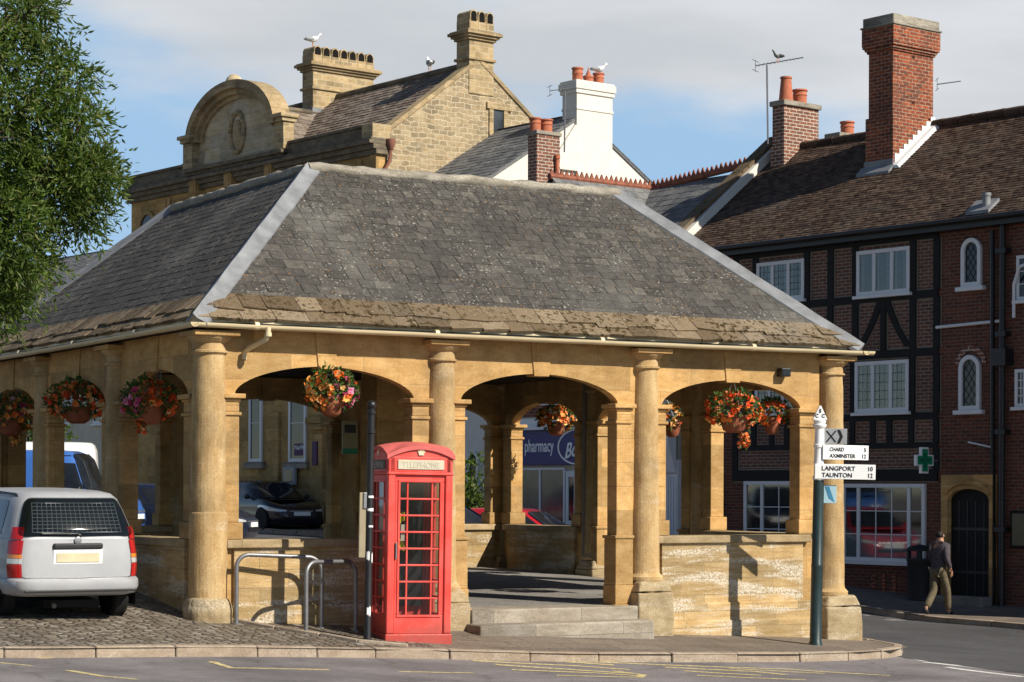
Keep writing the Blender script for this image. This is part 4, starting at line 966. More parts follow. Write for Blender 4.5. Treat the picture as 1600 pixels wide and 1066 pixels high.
# ------------------------------------------------------------------ pharmacy with slate roof and terracotta cresting
PXL, PXR = -13.5, XL-.33
PH = rthing('pharmacy_building', 'white shop-fronted pharmacy with grey slate roof and jagged terracotta ridge tiles', 'building', -10)
PR, PZ, PE = 3.3, 10.0, 7.2
mb = MB(); mb.box(PXL, PXR, 0, 6.6, -1, PE); mb.prism([(0, PE), (6.6, PE), (PR, PZ-.1)], PXL, PXR, 'x')
obj('wall', mb, M['creamwall'], PH)
mb = MB(); zs0 = rz(870, 727); zs1 = rz(870, 672)
mb.box(PXL+.3, PXR-.6, -.02, .01, zs1+.35, 6.6); obj('brick_front', mb, M['brickC'], PH)
mb = tile_slope((PXL,-.25,PE-.1), (PXR-.02,-.25,PE-.1), (PXL,PR,PZ), (PXR-.02,PR,PZ+.3), rowlist(0, 1, 17), .30, .012, .01)
mb.hull8([(PXL,-.2,PE-.2),(PXR,-.2,PE-.2),(PXR,PR,PZ-.1),(PXL,PR,PZ-.1)], [(PXL,-.2,PE-.13),(PXR,-.2,PE-.13),(PXR,PR,PZ-.03),(PXL,PR,PZ-.03)])
mb.hull8([(PXL,PR,PZ-.1),(PXR,PR,PZ-.1),(PXR,6.9,PE-.2),(PXL,6.9,PE-.2)], [(PXL,PR,PZ-.01),(PXR,PR,PZ-.01),(PXR,6.9,PE-.13),(PXL,6.9,PE-.13)])
pr_ = obj('slate_roof', mb, M['slate2'], PH)
GX = rx(868); GW = 2.45           # front cross gable
mb = tile_slope((GX+GW,-.2,PE-.05), (GX+GW,PR,PE-.05), (GX,-.2,PZ), (GX,PR,PZ), rowlist(0, 1, 15), .30, .012, .01)
mb.join(tile_slope((GX-GW,PR,PE-.05), (GX-GW,-.2,PE-.05), (GX,PR,PZ), (GX,-.2,PZ), rowlist(0, 1, 15), .30, .012, .01))
obj('gable_roof', mb, M['slate2'], pr_)
mb = MB(); mb.prism([(GX-GW, PE-.2), (GX+GW, PE-.2), (GX, PZ-.1)], -.1, PR); obj('gable_wall', mb, M['whiterender'], PH)
def cresting(p0, p1, h=.16, step=.17):
    p0, p1 = Vector(p0), Vector(p1); L = (p1-p0).length; t = (p1-p0)/L; nn = Vector((-t.y, t.x, 0))*.02; mb = MB()
    s = 0
    while s < L-step*.5:
        a = p0+t*s; b = a+t*step*.94; mid = a+t*step*.47+Vector((0,0,h*ru(.9,1.1)))
        mb.add([a-nn, b-nn, mid-nn, a+nn, b+nn, mid+nn], [(0,1,2),(5,4,3),(0,3,4,1),(1,4,5,2),(2,5,3,0)]); s += step
    n = max(2, int(L/.4)); 
    for i in range(n):
        a = p0+t*(L*i/n+.005); b = p0+t*(L*(i+1)/n-.005); mb.tube([a-Vector((0,0,.05)), b-Vector((0,0,.05))], .085, 8)
    return mb
mb = cresting((GX,-.25,PZ+.03), (GX,PR,PZ+.03)); mb.join(cresting((GX,PR,PZ+.03), (PXR-.05,PR,PZ+.33)))
obj('ridge_cresting', mb, plain('dull_terracotta', (.27,.10,.062), .85, 0, .2, .35, 7), pr_)
# small brown brick chimney at the gable, two pots, salt-glazed pipe
y4 = .15; x4 = rx(837, y4); w4 = x4-rx(823, y4); d4 = yz(873, 240, x4)[0]-y4; t4 = rz(837, 209, y4)
mb = MB(); stack(mb, x4, y4, w4, d4, 6.5, t4); c4_ = obj('chimney', mb, M['brickD'], PH)
mb = MB(); stack(mb, x4, y4, w4, d4, t4+.002, t4+.10, .04); obj('chimney_cap', mb, M['greystone'], c4_, bevel=.015)
chimney_pot(c4_, x4-w4*.5, y4+d4*.12, t4+.08, .36, .15); chimney_pot(c4_, x4-w4*.5, y4+d4*.60, t4+.08, .36, .16)
mb = MB(); q = x4+.06; mb.tube([(q,y4+d4*.82,t4-.55),(q,y4+d4*.82,t4-1.1)], .055, 8); mb.tube([(q,y4+d4*.82,t4-.5),(q,y4+d4*.82,t4-.6)], .08, 8); obj('clay_pipe', mb, M['terra'], c4_, smooth=50)
# shop front: blue fascia with lettering, windows, door
sx0, sx1 = PXL+.15, rx(1030)
mb = MB(); mb.box(sx0, sx1, -.16, .02, zs0, zs1); fa = obj('fascia_sign', mb, M['signblue'], PH, bevel=.01)
mb = MB(); mb.box(sx0-.1, sx1+.1, -.3, .02, zs1+.002, zs1+.12); mb.box(sx0-.1, sx1+.1, -.2, .02, zs1+.122, zs1+.30); obj('cornice', mb, M['white'], PH, bevel=.01)
zt = rz(842, 706); hcap = (zs1-zs0)*.42
def lettering(txt, u0, u1, v, size, parent, mat=None, y=-.163, shear=0.0, bold=.004):
    x0, x1 = rx(u0, y), rx(u1, y); t = text_mb(txt, size, .004, 'LEFT', shear, 1.0, bold)
    lo = min(p[0] for p in t.v); hi = max(p[0] for p in t.v); zl = rz((u0+u1)/2, v, y); k = (x1-x0)/(hi-lo)
    t.xf(lambda X, Y, Z: (x0+(X-lo)*k, Y+y, Z+zl)); return obj('lettering', t, mat or M['signwhite'], parent)
lettering('pharmacy', 820, 865, 706, .46, fa)
lettering('e', 950, 959, 706, .46, fa); lettering('n', 797, 808, 706, .46, fa)
lx, lz = xz(903, 698, -.163); a_, b_ = .80, .46
mb = MB(); N = 40
for rr, (ra, rb) in enumerate(((1.0, .93),)):
    V_ = [(lx+a_*r*math.cos(2*math.pi*i/N), -.168, lz+b_*(r if r == 1.0 else r-.02)*math.sin(2*math.pi*i/N)) for r in (ra, rb) for i in range(N)]
    V_ += [(p[0], -.155, p[2]) for p in V_]
    mb.add(V_, [(i, (i+1) % N, N+(i+1) % N, N+i) for i in range(N)]+[(i, 2*N+i, 2*N+(i+1) % N, (i+1) % N) for i in range(N)])
obj('logo_ring', mb, M['signwhite'], fa)
t = text_mb('Boots', .62, .004, 'CENTER', .35, 1.0, .012); t.xf(lambda X, Y, Z: (lx+X*.72, Y-.166, Z*.86+lz-.21+X*.12)); obj('lettering', t, M['signwhite'], fa)
casement(PH, PXL+.35, rx(886), .95, zs0-.06, (.55,), -.03, .06, glass='glassblue', name='shop_window')
casement(PH, rx(905), rx(1000), .95, zs0-.06, 2, -.03, .06, glass='glassblue', name='shop_window')
mb = MB(); x0, x1 = rx(886)+.03, rx(904); mb.box(x0, x0+.1, -.07, .02, .1, zs0-.15); mb.box(x1-.1, x1, -.07, .02, .1, zs0-.15); mb.box(x0+.1, x1-.1, -.07, .02, zs0-.3, zs0-.15); mb.box(x0+.1, x1-.1, -.07, .02, .1, .3); mb.box(x0+.1, x1-.1, -.065, .02, 1.1, 1.2)
dr = obj('shop_door', mb, M['white'], PH); mb = MB(); mb.box(x0+.1, x1-.1, -.05, .02, .3, zs0-.3); obj('pane', mb, M['glass'], dr)
mb = MB(); mb.box(PXL+.2, rx(1010), -.05, .02, -.5, .93); obj('stall_riser', mb, M['white'], PH)
casement(PH, rx(850), rx(884), rz(866,629), rz(866,600), 2, -.03, .09, name='window')
for u in (795, 1042, 1056):                     # fluted white pilasters with console brackets
    xq = rx(u); mb = MB(); mb.box(xq-.2, xq+.2, -.14, .02, -.5, zs0+.1)
    for k in range(4): mb.box(xq-.16+k*.09, xq-.11+k*.09, -.165, -.135, .3, zs0-.3)
    pl = obj('pilaster', mb, M['white'], PH, bevel=.008)
    mb = MB(); mb.prism([(-.14, zs0-.25), (-.2, zs0-.2), (-.28, zs0+.1), (-.42, zs0+.45), (-.45, zs1), (-.14, zs1)], xq-.17, xq+.17, 'x'); obj('console', mb, M['white'], pl, bevel=.02)

# ------------------------------------------------------------------ white gabled house
WX = -15.5; BX = -19.3
WH = rthing('white_gabled_house', 'white rendered gabled house with tall white chimney behind the market roof', 'house', -17)
yc = 4.35; v1 = yz(953, 206, WX); v2 = yz(1005, 277, WX); wsl = (v1[1]-v2[1])/(v2[0]-v1[0]); wz = rz(880, 186, yc); wsl = (wz-v2[1])/(v2[0]-yc)
y0w = 0.2; y1w = 2*yc-y0w
mb = MB(); mb.prism([(y0w, -1), (y1w, -1), (y1w, wz-(y1w-yc)*wsl), (yc, wz), (y0w, wz-(yc-y0w)*wsl)], BX+.05, WX, 'x')
mb.box(WX, PXL, .1, 5, -1, 6.2); obj('wall', mb, M['whiterender'], WH)
E_ = wz-(yc-y0w+.3)*wsl+.05
mb = tile_slope((BX+.05,y0w-.3,E_), (WX+.05,y0w-.3,E_), (BX+.05,yc,wz+.05), (WX+.05,yc,wz+.05), rowlist(0, 1, 22), .34, .014, .012)
mb.join(tile_slope((WX+.05,y1w+.3,E_), (BX+.05,y1w+.3,E_), (WX+.05,yc,wz+.05), (BX+.05,yc,wz+.05), rowlist(0, 1, 22), .34, .014, .012))
for s, yy in ((1, y0w-.3), (-1, y1w+.3)): mb.hull8([(BX+.06,yy,E_-.1),(WX+.04,yy,E_-.1),(WX+.04,yc,wz-.05),(BX+.06,yc,wz-.05)], [(BX+.06,yy,E_-.02),(WX+.04,yy,E_-.02),(WX+.04,yc,wz+.03),(BX+.06,yc,wz+.03)])
wr = obj('slate_roof', mb, M['slate2'], WH)
mb = MB(); ya = yz(896, 190, WX)[0]; yb = yz(952, 190, WX)[0]; wt = rz(896, 128, ya)
wt = yz(896, 128, WX)[1]; xw = WX+.09
zb5 = yz(896, 140, WX)[1]; zm5 = yz(920, 172, WX)[1]
mb.box(WX-.55, xw, ya, yb, 8, zb5); mb.box(WX-.60, xw+.04, ya-.05, yb+.05, zb5-.1, zb5+.02); mb.box(WX-.64, xw+.07, ya-.08, yb+.08, zb5+.02, wt); mb.box(WX-.6, xw+.04, ya-.05, yb+.05, wt, wt+.06)
mb.box(WX-.57, xw+.025, ya-.02, yb+.02, zm5-.05, zm5+.03)
mb.hull8([(WX-.5,ya-1.0,wz-1.6),(xw,ya-1.0,wz-1.6),(xw,ya+.02,wz-1.6),(WX-.5,ya+.02,wz-1.6)], [(WX-.5,ya-.05,wz-.3),(xw,ya-.05,wz-.3),(xw,ya+.02,wz-.3),(WX-.5,ya+.02,wz-.3)])
wc = obj('chimney', mb, M['whiterender'], WH, bevel=.015)
for u, kd, h, r in ((900,0,.42,.15), (917,2,.42,.14), (933,0,.36,.15)): chimney_pot(wc, WX-.25, yz(u, 150, WX-.25)[0], wt+.05, h, r, kd)
POTZ = wt+.05+.36; POTY = yz(933, 150, WX-.25)[0]
arch_window(WH, rx(727), rx(745), rz(736, 760), rz(736, 705), .1-.0, .08, False)

# ------------------------------------------------------------------ the sandstone bank
BL = rx(204); BK = rthing('sandstone_bank', 'ornate golden sandstone bank with arched pediment, parapet and rubble gable', 'bank', -26)
BW = 7.3; zt_ = rz(590, 197); zc_ = rz(590, 224); zf_ = rz(590, 262)
g1 = yz(726, 113, BX); g0 = yz(611, 202, BX); gsl = (g1[1]-g0[1])/(g1[0]-g0[0]); gy = BW/2; gz0 = g0[1]+(gy-g0[0])*gsl
mb = MB(); mb.box(BL, BX-.3, 0, BW, -1, zc_-.05); bw_ = obj('ashlar_wall', mb, M['bank'], BK)
mb = MB(); mb.prism([(0.02, -1), (BW, -1), (BW, gz0-gy*gsl), (gy, gz0), (0.02, gz0-(gy-.02)*gsl)], BX-.3, BX, 'x'); gw = obj('gable_wall', mb, M['rubble'], BK)
mb = MB()
for s in (0, 1):
    ye = -.05 if s == 0 else BW+.05; ze = gz0-(gy+.05)*gsl
    mb.hull8([(BX-.4,ye,ze+.0),(BX+.05,ye,ze+.0),(BX+.05,gy,gz0+.0),(BX-.4,gy,gz0+.0)], [(BX-.4,ye,ze+.16),(BX+.05,ye,ze+.16),(BX+.05,gy,gz0+.16),(BX-.4,gy,gz0+.16)])
obj('gable_coping', mb, M['coping'], gw, bevel=.02)
# quoin strip at the front corner, parapet and cornice
mb = MB(); mb.box(BX-.28, BX+.02, -.06, .28, -.8, zc_-.06); obj('corner_pier', mb, M['bank'], BK, bevel=.02)
x_a, x_b = rx(303), rx(452)
for pa_, pb_ in ((BL-.1, x_a), (x_b, BX-.45)):
    mb = MB(); mb.box(pa_, pb_, -.16, .3, zc_+.16, zt_); mb.box(pa_, pb_, -.22, .33, zt_, zt_+.09); obj('parapet', mb, M['bankdark'], BK, bevel=.02)
mb = MB(); mb.box(BX-.44, BX+.10, -.24, .42, zc_+.10, zt_+.07); obj('parapet_end_block', mb, M['banklit'], BK, bevel=.02)
mb = MB()
for g, a, b in ((.12,-.30,-.16), (.22,-.16,-.02), (.36,-.02,.09), (.30,.09,.159)): mb.box(BL-g, BX+min(g, .12), -g, .3, zc_+a, zc_+b)
obj('cornice', mb, M['bankdark'], BK, bevel=.015)
mb = MB()
for i in range(6):
    a = BL+.6+i*(BX-BL-1.2)/6; b = a+(BX-BL-1.2)/6-.45; z0, z1 = zf_+.0, zc_-.42
    mb.box(a, b, -.03, .01, z0, z0+.06); mb.box(a, b, -.03, .01, z1-.06, z1); mb.box(a, a+.06, -.03, .01, z0+.06, z1-.06); mb.box(b-.06, b, -.03, .01, z0+.06, z1-.06)
    mb.box(b+.13, b+.33, -.05, .01, z0-.05, z1+.05)
obj('frieze_panel', mb, M['bank'], bw_)
# segmental pediment
xc_ = (x_a+x_b)/2; hw_ = (x_b-x_a)/2; zsp = (rz(300, 224)+rz(452, 198))/2; zap = rz(374, 129); zbs = rz(372, 252)
mb = MB(); mb.box(x_a-.05, x_b+.05, -.30, .2, zbs-.35, zbs-.12); mb.box(x_a-.12, x_b+.12, -.42, .2, zbs-.12, zbs); ped = obj('pediment', mb, M['bankdark'], BK, bevel=.02)
rw, rh = hw_*.93, zap-zsp
N = 32
def arc(k, f, g=0.0): t = math.pi*k/N; return xc_-rw*f*math.cos(t), zsp+(rh-(1-f)*rw)*math.sin(t) if f < 1 else zsp+rh*math.sin(t)
mb = MB(); mb.prism([(xc_-rw*.95, zbs), (xc_+rw*.95, zbs)]+[arc(k, .9) for k in range(N, -1, -1)], -.10, .1); obj('tympanum', mb, M['bankpale'], ped)
mb = MB(); mb2 = MB(); mb3 = MB()
for k in range(N):
    for m_, fo, fi, ya_, yb_ in ((mb, 1.0, .90, -.50, .15), (mb2, .90, .84, -.34, 0), (mb3, .84, .79, -.2, 0)):
        a0, a1, b0, b1 = arc(k, fo), arc(k+1, fo), arc(k, fi), arc(k+1, fi)
        m_.add([(a0[0],ya_,a0[1]),(a1[0],ya_,a1[1]),(b1[0],ya_,b1[1]),(b0[0],ya_,b0[1]),(a0[0],yb_,a0[1]),(a1[0],yb_,a1[1]),(b1[0],yb_,b1[1]),(b0[0],yb_,b0[1])], [(0,1,2,3),(0,4,5,1),(3,2,6,7),(7,6,5,4)])
mb.join(mb2).join(mb3); obj('arched_cornice', mb, M['coping'], ped, smooth=30)
mb = MB()
for xq in (x_a+.12, x_b-.12):
    mb = MB(); mb.box(xq-.28, xq+.28, -.36, .02, zbs+.002, zsp+.02); mb.box(xq-.34, xq+.34, -.44, .08, zsp+.02, zsp+.14); mb.box(xq-.40, xq+.40, -.52, .12, zsp+.14, zsp+.26); obj('pediment_pier', mb, M['banklit'], ped, bevel=.02)
mb = MB(); mb.ball((xc_-.75,.2,zap+.05), .28, .3, .34); obj('scroll_finial', mb, M['bankpale'], ped, smooth=180)
mx_, mz_ = xz(369, 207, -.12); mb = MB(); N2 = 28
mb.tube([(mx_+.40*math.cos(2*math.pi*i/N2), -.13, mz_+.62*math.sin(2*math.pi*i/N2)) for i in range(N2+1)], .075, 8, False)
mb.ball((mx_,-.10,mz_+.15), .2, .07, .26); mb.ball((mx_+.02,-.10,mz_-.2), .26, .07, .2); mb.ball((mx_-.1,-.12,mz_+.02), .1, .06, .3)
obj('medallion', mb, M['banklit'], ped, smooth=180)
mb = MB()
for u in (310, 365, 428): xq = rx(u); zq = rz(u, 0)*0+zbs-.62; mb.box(xq-.2, xq+.2, -.28, .01, zq-.28, zq+.27); mb.box(xq-.12, xq+.12, -.31, -.27, zq-.18, zq+.18)
mb.box(x_a, x_b, -.1, .01, zbs-1.25, zbs-1.05); obj('pediment_bracket', mb, M['bank'], ped, bevel=.01)
# roofs
mb = tile_slope((BL+.2,.35,gz0-(gy-.35)*gsl-.1), (BX-.4,.35,gz0-(gy-.35)*gsl-.1), (BL+2.4,gy,gz0-.05), (BX-.4,gy,gz0-.05), rowlist(0, 1, 20), .26, .022, .012)
mb.hull8([(BL+.4,.35,gz0-(gy-.35)*gsl-.3),(BX-.4,.35,gz0-(gy-.35)*gsl-.3),(BX-.4,gy,gz0-.2),(BL+2.5,gy,gz0-.2)], [(BL+.4,.35,gz0-(gy-.35)*gsl-.14),(BX-.4,.35,gz0-(gy-.35)*gsl-.14),(BX-.4,gy,gz0-.08),(BL+2.5,gy,gz0-.08)])
mb.hull8([(BL+2.5,gy,gz0-.2),(BX-.3,gy,gz0-.2),(BX-.3,BW,gz0-gy*gsl-.2),(BL+.4,BW,gz0-gy*gsl-.2)], [(BL+2.5,gy,gz0-.08),(BX-.3,gy,gz0-.08),(BX-.3,BW,gz0-gy*gsl-.05),(BL+.4,BW,gz0-gy*gsl-.05)])
br = obj('tiled_roof', mb, M['banktile'], BK)
zx = rz(452, 156, .8)
mb = tile_slope((xc_+3.0,.4,zx-2.3), (xc_+3.0,gy+.3,zx-2.3), (xc_-.1,.4,zx), (xc_-.1,gy+.3,zx), rowlist(0, 1, 14), .26, .022, .012)
mb.join(tile_slope((xc_-3.2,gy+.3,zx-2.3), (xc_-3.2,.4,zx-2.3), (xc_-.1,gy+.3,zx), (xc_-.1,.4,zx), rowlist(0, 1, 14), .26, .022, .012)); obj('cross_roof', mb, M['banktile'], br)
mb = MB(); mb.tube([(BL+2.4,gy,gz0),(BX-.4,gy,gz0)], .10, 8); mb.tube([(xc_-.1,.4,zx+.02),(xc_-.1,gy,zx+.02)], .10, 8); obj('ridge_tiles', mb, M['bankdark'], br, smooth=50)
mb = MB(); hx, hz_ = xz(272, 263, .6); mb.hull8([(BL+.6,.45,zt_-.3),(x_a+.3,.45,zt_-.3),(x_a+.3,.6,zt_-.3),(BL+.6,.6,zt_-.3)], [(BL+1.2,.45,zt_+.05),(x_a+.3,.45,rz(303,236,.5)),(x_a+.3,.6,rz(303,236,.5)),(BL+1.2,.6,zt_+.05)]); obj('lead_flashing', mb, M['lead'], br)
def scallop_crown(mb, mbd, x1, y0, w, d, z, n, h):
    r = d/n/2
    for i in range(n):
        yc_ = y0+r*(2*i+1); rr = r*.86; pts = [(yc_-rr, z), (yc_+rr, z)]+[(yc_+rr*math.cos(math.pi*k/12), z+h-rr*1.1+rr*1.1*math.sin(math.pi*k/12)) for k in range(13)]
        mb.prism(pts, x1-w, x1, 'x')
        pts = [(yc_-r*.66, z+h*.45), (yc_+r*.66, z+h*.45)]+[(yc_+r*.66*math.cos(math.pi*k/10), z+h-r*.95+r*.70*math.sin(math.pi*k/10)) for k in range(11)]
        md = MB(); md.prism(pts, x1-.02, x1+.012, 'x'); mbd.append(md)
def bank_stack(x1, y0, w, d, zbase, ztop, n, hc):
    mb = MB(); H = ztop-hc
    stack(mb, x1, y0, w, d, zbase, H-.26); stack(mb, x1, y0, w, d, H-.85, H-.77, .06)
    c = obj('chimney', mb, M['banklit'], BK, bevel=.01)
    mb = MB()
    for g, a, b in ((.06,-.26,-.18), (.13,-.18,-.11), (.2,-.11,-.02), (.15,-.02,.02)): stack(mb, x1, y0, w, d, H+a, H+b, g)
    obj('chimney_cornice', mb, M['coping'], c, bevel=.012)
    mb = MB(); mbd = []; stack(mb, x1, y0, w, d, H+.021, H+hc*.52); scallop_crown(mb, mbd, x1+.012, y0, w+.024, d, H+.021, n, hc-.02); cr_ = obj('chimney_crown', mb, M['banklit'], c, smooth=40)
    for md in mbd: obj('flue_opening', md, M['dark'], cr_)
    return c
ya = yz(731, 80, BX+.03)[0]; yb = yz(769, 80, BX+.03)[0]
bank_stack(BX+.03, ya, .62, yb-ya, gz0-.95, yz(731, 14, BX+.03)[1], 3, .62)
y1_ = 2.7; x1_ = rx(487, y1_); yb = yz(582, 120, x1_)[0]
c1b = bank_stack(x1_, y1_, .62, yb-y1_, gz0-1.8, rz(487, 70, y1_), 7, .55); GULLZ = rz(487, 70, y1_); GULLP = (x1_-.3, y1_+.18)
mb = MB(); mb.box(x1_-.68, x1_+.05, y1_-.05, yb+.05, gz0-1.2, rz(487, 168, y1_)); obj('lead_flashing', mb, M['lead'], c1b)
# attic window in the gable, rainwater head and terracotta-coloured pipe
wy0, wz0 = yz(768, 205, BX); wy1, wz1 = yz(784, 176, BX)
mb = MB(); mb.box(BX-.1, BX+.05, wy0-.16, wy0, wz0-.1, wz1+.05); mb.box(BX-.1, BX+.05, wy1, wy1+.16, wz0-.1, wz1+.05); mb.box(BX-.1, BX+.07, wy0-.25, wy1+.3, wz1+.05, wz1+.24); mb.box(BX-.1, BX+.07, wy0-.16, wy1+.16, wz0-.2, wz0-.1)
aw_ = obj('attic_window', mb, M['banklit'], gw, bevel=.01); mb = MB(); mb.box(BX-.02, BX+.012, wy0, wy1, wz0-.1, wz1+.05); obj('pane', mb, M['glassblue'], aw_)
hy0, hz0 = yz(607, 226, BX+.1); mb = MB(); mb.lathe([(.07,0),(.14,.18),(.14,.30)], (BX+.16,hy0,hz0-.15), 10); mb.tube([(BX+.16,hy0,hz0-.1),(BX+.14,hy0-.02,hz0-.45),(BX+.12,hy0-.22,hz0-.8),(BX+.12,hy0-.22,hz0-3)], .055, 8); obj('rainwater_pipe', mb, plain('rusty_iron', (.24,.10,.065), .8), BK, smooth=50)
# arched upper window at the left end, ground-floor sashes, pilaster, plaque
arch_window(BK, rx(216), rx(244), rz(230, 420), rz(230, 330), 0, .12, False, 'bank')
for u in (300, 380, 460, 530): arch_window(BK, rx(u)-.55, rx(u)+.55, 5.6, 8.1, 0, .12, False, 'white')
for u0, u1 in ((391, 411), (453, 480), (330, 352)):
    x0, x1 = rx(u0), rx(u1); z0, z1 = rz((u0+u1)/2, 722), rz((u0+u1)/2, 600)
    casement(BK, x0, x1, z0, z1, 1, -.02, .10, bars=(1,2), sill=False)
    mb = MB(); mb.box(x0-.15, x1+.15, -.16, .01, z0-.2, z0-.003); obj('sill', mb, M['greystone'], BK, bevel=.01)
pxs = rx(499); mb = MB(); mb.box(pxs-.32, pxs+.32, -.14, .01, -.3, 3.6); mb.box(pxs-.4, pxs+.4, -.26, .01, rz(499,662), rz(499,652)); mb.box(pxs-.34, pxs+.34, -.2, .01, rz(499,672), rz(499,662)); mb.box(pxs-.42, pxs+.42, -.24, .01, .6, 1.5); obj('pilaster', mb, M['bank'], BK, bevel=.02)
for u in (430, 545, 580): q = rx(u); mb = MB(); mb.box(q-.3, q+.3, -.10, .01, -.3, 4.3); obj('pilaster', mb, M['bank'], BK, bevel=.02)
mb = MB(); mb.box(BL, BX-.3, -.12, .005, -.5, rz(470, 765)); obj('plinth', mb, M['bank'], BK, bevel=.03)
mb = MB(); mb.box(pxs-.13, pxs+.13, -.185, -.135, rz(499,727), rz(499,690)); pq = obj('plaque', mb, M['purple'], BK, bevel=.01)
x0, x1 = rx(472), rx(480); mb = MB(); q0, q1 = rz(476,712), rz(476,693); mb.box(rx(462), rx(479), -.065, -.05, q0, q1); wp_ = obj('window_poster', mb, M['purple'], BK)
t = text_mb('NatW', .2, .003, 'LEFT'); tx0, tz0 = rx(463), (q0+q1)/2; t.xf(lambda X, Y, Z: (tx0+X, Y-.069, Z+tz0)); obj('lettering', t, M['signwhite'], wp_)
x0, x1 = rx(451), rx(469); mb = MB(); z0, z1 = rz(460,758), rz(460,730); mb.box(x0, x1, -.22, -.11, z0, z1); bxm = obj('display_case', mb, M['signgrey'], BK, bevel=.02); mb = MB(); mb.box(x0+.09, x1-.09, -.226, -.2, z0+.09, z1-.09); obj('pane', mb, M['glassblue'], bxm)

# ------------------------------------------------------------------ lower house beyond the bank, far left
HL, HR = -50.0, BL-.05
FH = rthing('cream_house', 'cream rendered house with slate roof beyond the bank at far left', 'house', -42)
ez = rz(130, 430); rz_ = rz(150, 392, 3.5)
mb = MB(); mb.box(HL, HR, .3, 7.3, -1, ez); mb.prism([(.3, ez), (7.3, ez), (3.8, rz_-.1)], HL, HR, 'x'); obj('wall', mb, M['creamwall'], FH)
mb = tile_slope((HL,0,ez-.1), (HR-.1,0,ez-.1), (HL,3.8,rz_), (HR-.1,3.8,rz_), rowlist(0, 1, 16), .34, .02, .012); mb.join(tile_slope((HR-.1,7.6,ez-.1), (HL,7.6,ez-.1), (HR-.1,3.8,rz_), (HL,3.8,rz_), rowlist(0, 1, 16), .34, .02, .012)); rf_ = obj('slate_roof', mb, M['slate2'], FH)
mb = MB(); xg = rx(150, .3); mb.hull8([(xg-.2,0,ez),(xg+.2,0,ez),(xg+.2,3.8,rz_),(xg-.2,3.8,rz_)], [(xg-.2,0,ez+.35),(xg+.2,0,ez+.35),(xg+.2,3.8,rz_+.35),(xg-.2,3.8,rz_+.35)]); obj('parapet', mb, M['whiterender'], rf_)
for u in (30, 100, 160): casement(FH, rx(u,.3)-.6, rx(u,.3)+.6, 4.2, 5.8, 2, .28, .09)
casement(FH, rx(20,.3)-.8, rx(20,.3)+.8, 1.4, 2.9, 2, .28, .09)

# ================================================================== telephone box
M['clear'] = clearglass('clear_glass', .035)
M['carglass'] = clearglass('car_glass', .02, (.45,.50,.50))
def atY(u, Y):
    dx, dy = ray(u); t = (Y-CY)/dy; return CX+dx*t, t
def zat(u, v, d): return EZ+(hy(u)-v)*d/FPX

bx0, bd0 = atY(602.5, -1.40); BROT = math.radians(-11.0)
zb0 = T(bx0+.45, -1.2)-.02
TB = thing('telephone_box', 'faded red telephone box with domed roof and small-paned door beside the front steps', 'telephone box', (bx0, -1.42, zb0), BROT)
TB.rotation_euler = (0, math.radians(.7), BROT); TB.scale = (.955, 1.06, 1.055)
Wd = .90; h2 = Wd/2
def bq(fn, k):   # turn a side built on the front (y = 0, x 0..Wd) to side k
    def g(x, y, z):
        x -= h2; y -= h2
        for _ in range(k): x, y = -y, x
        return (x+h2, y+h2, z)
    return fn.xf(g)
mb = MB(); mb.box(-.012, Wd+.012, -.012, Wd+.012, -.3, .10); obj('plinth', mb, M['red'], TB, bevel=.012)
mb = MB(); c = .105
for x in (0, Wd-c):
    for y in (0, Wd-c): mb.box(x, x+c, y, y+c, .10, 2.24)
obj('corner_post', mb, M['red'], TB, bevel=.018, seg=3) if False else None
for x in (0, Wd-c):
    for y in (0, Wd-c):
        mb = MB(); mb.box(x, x+c, y, y+c, .10, 2.24); obj('corner_post', mb, M['red'], TB, bevel=.018, seg=3)
O0, O1, Z0, Z1 = .175, Wd-.175, .33, 1.93
for k in range(4):
    mb = MB()
    if k == 2:
        mb.box(c, Wd-c, .03, .06, .10, 2.0); bq(mb, k); bk = obj('back_panel', mb, M['red'], TB); continue
    mb.box(c+.003, Wd-c-.003, .022, .07, .10, Z0); mb.box(c+.003, Wd-c-.003, .022, .07, Z1, 2.02); mb.box(c+.003, O0, .022, .07, Z0, Z1); mb.box(O1, Wd-c-.003, .022, .07, Z0, Z1)
    bq(mb, k); dr = obj('door' if k == 0 else 'side_frame', mb, M['red'], TB, bevel=.008)
    mb = MB(); f = .022
    for a, b, e, g in ((O0-.03, O1+.03, Z0-.03, Z0), (O0-.03, O1+.03, Z1, Z1+.03), (O0-.03, O0, Z0, Z1), (O1, O1+.03, Z0, Z1)): mb.box(a, b, .010, .05, e, g)
    x1, x2 = O0+.105, O1-.105
    for q in (x1, x2): mb.box(q-f/2, q+f/2, .025, .06, Z0, Z1)
    for i in range(1, 8): q = Z0+(Z1-Z0)*i/8; mb.box(O0, O1, .022, .062, q-f/2, q+f/2)
    bq(mb, k); obj('glazing_bars', mb, M['red'], dr, bevel=.004)
    mb = MB(); mb.box(O0, O1, .042, .046, Z0, Z1); bq(mb, k); obj('pane', mb, M['clear'], dr)
    if k == 0: mb = MB(); mb.box(O0-.065, O0-.045, -.02, .025, 1.0, 1.2); obj('handle', mb, M['galv'], dr, bevel=.004)
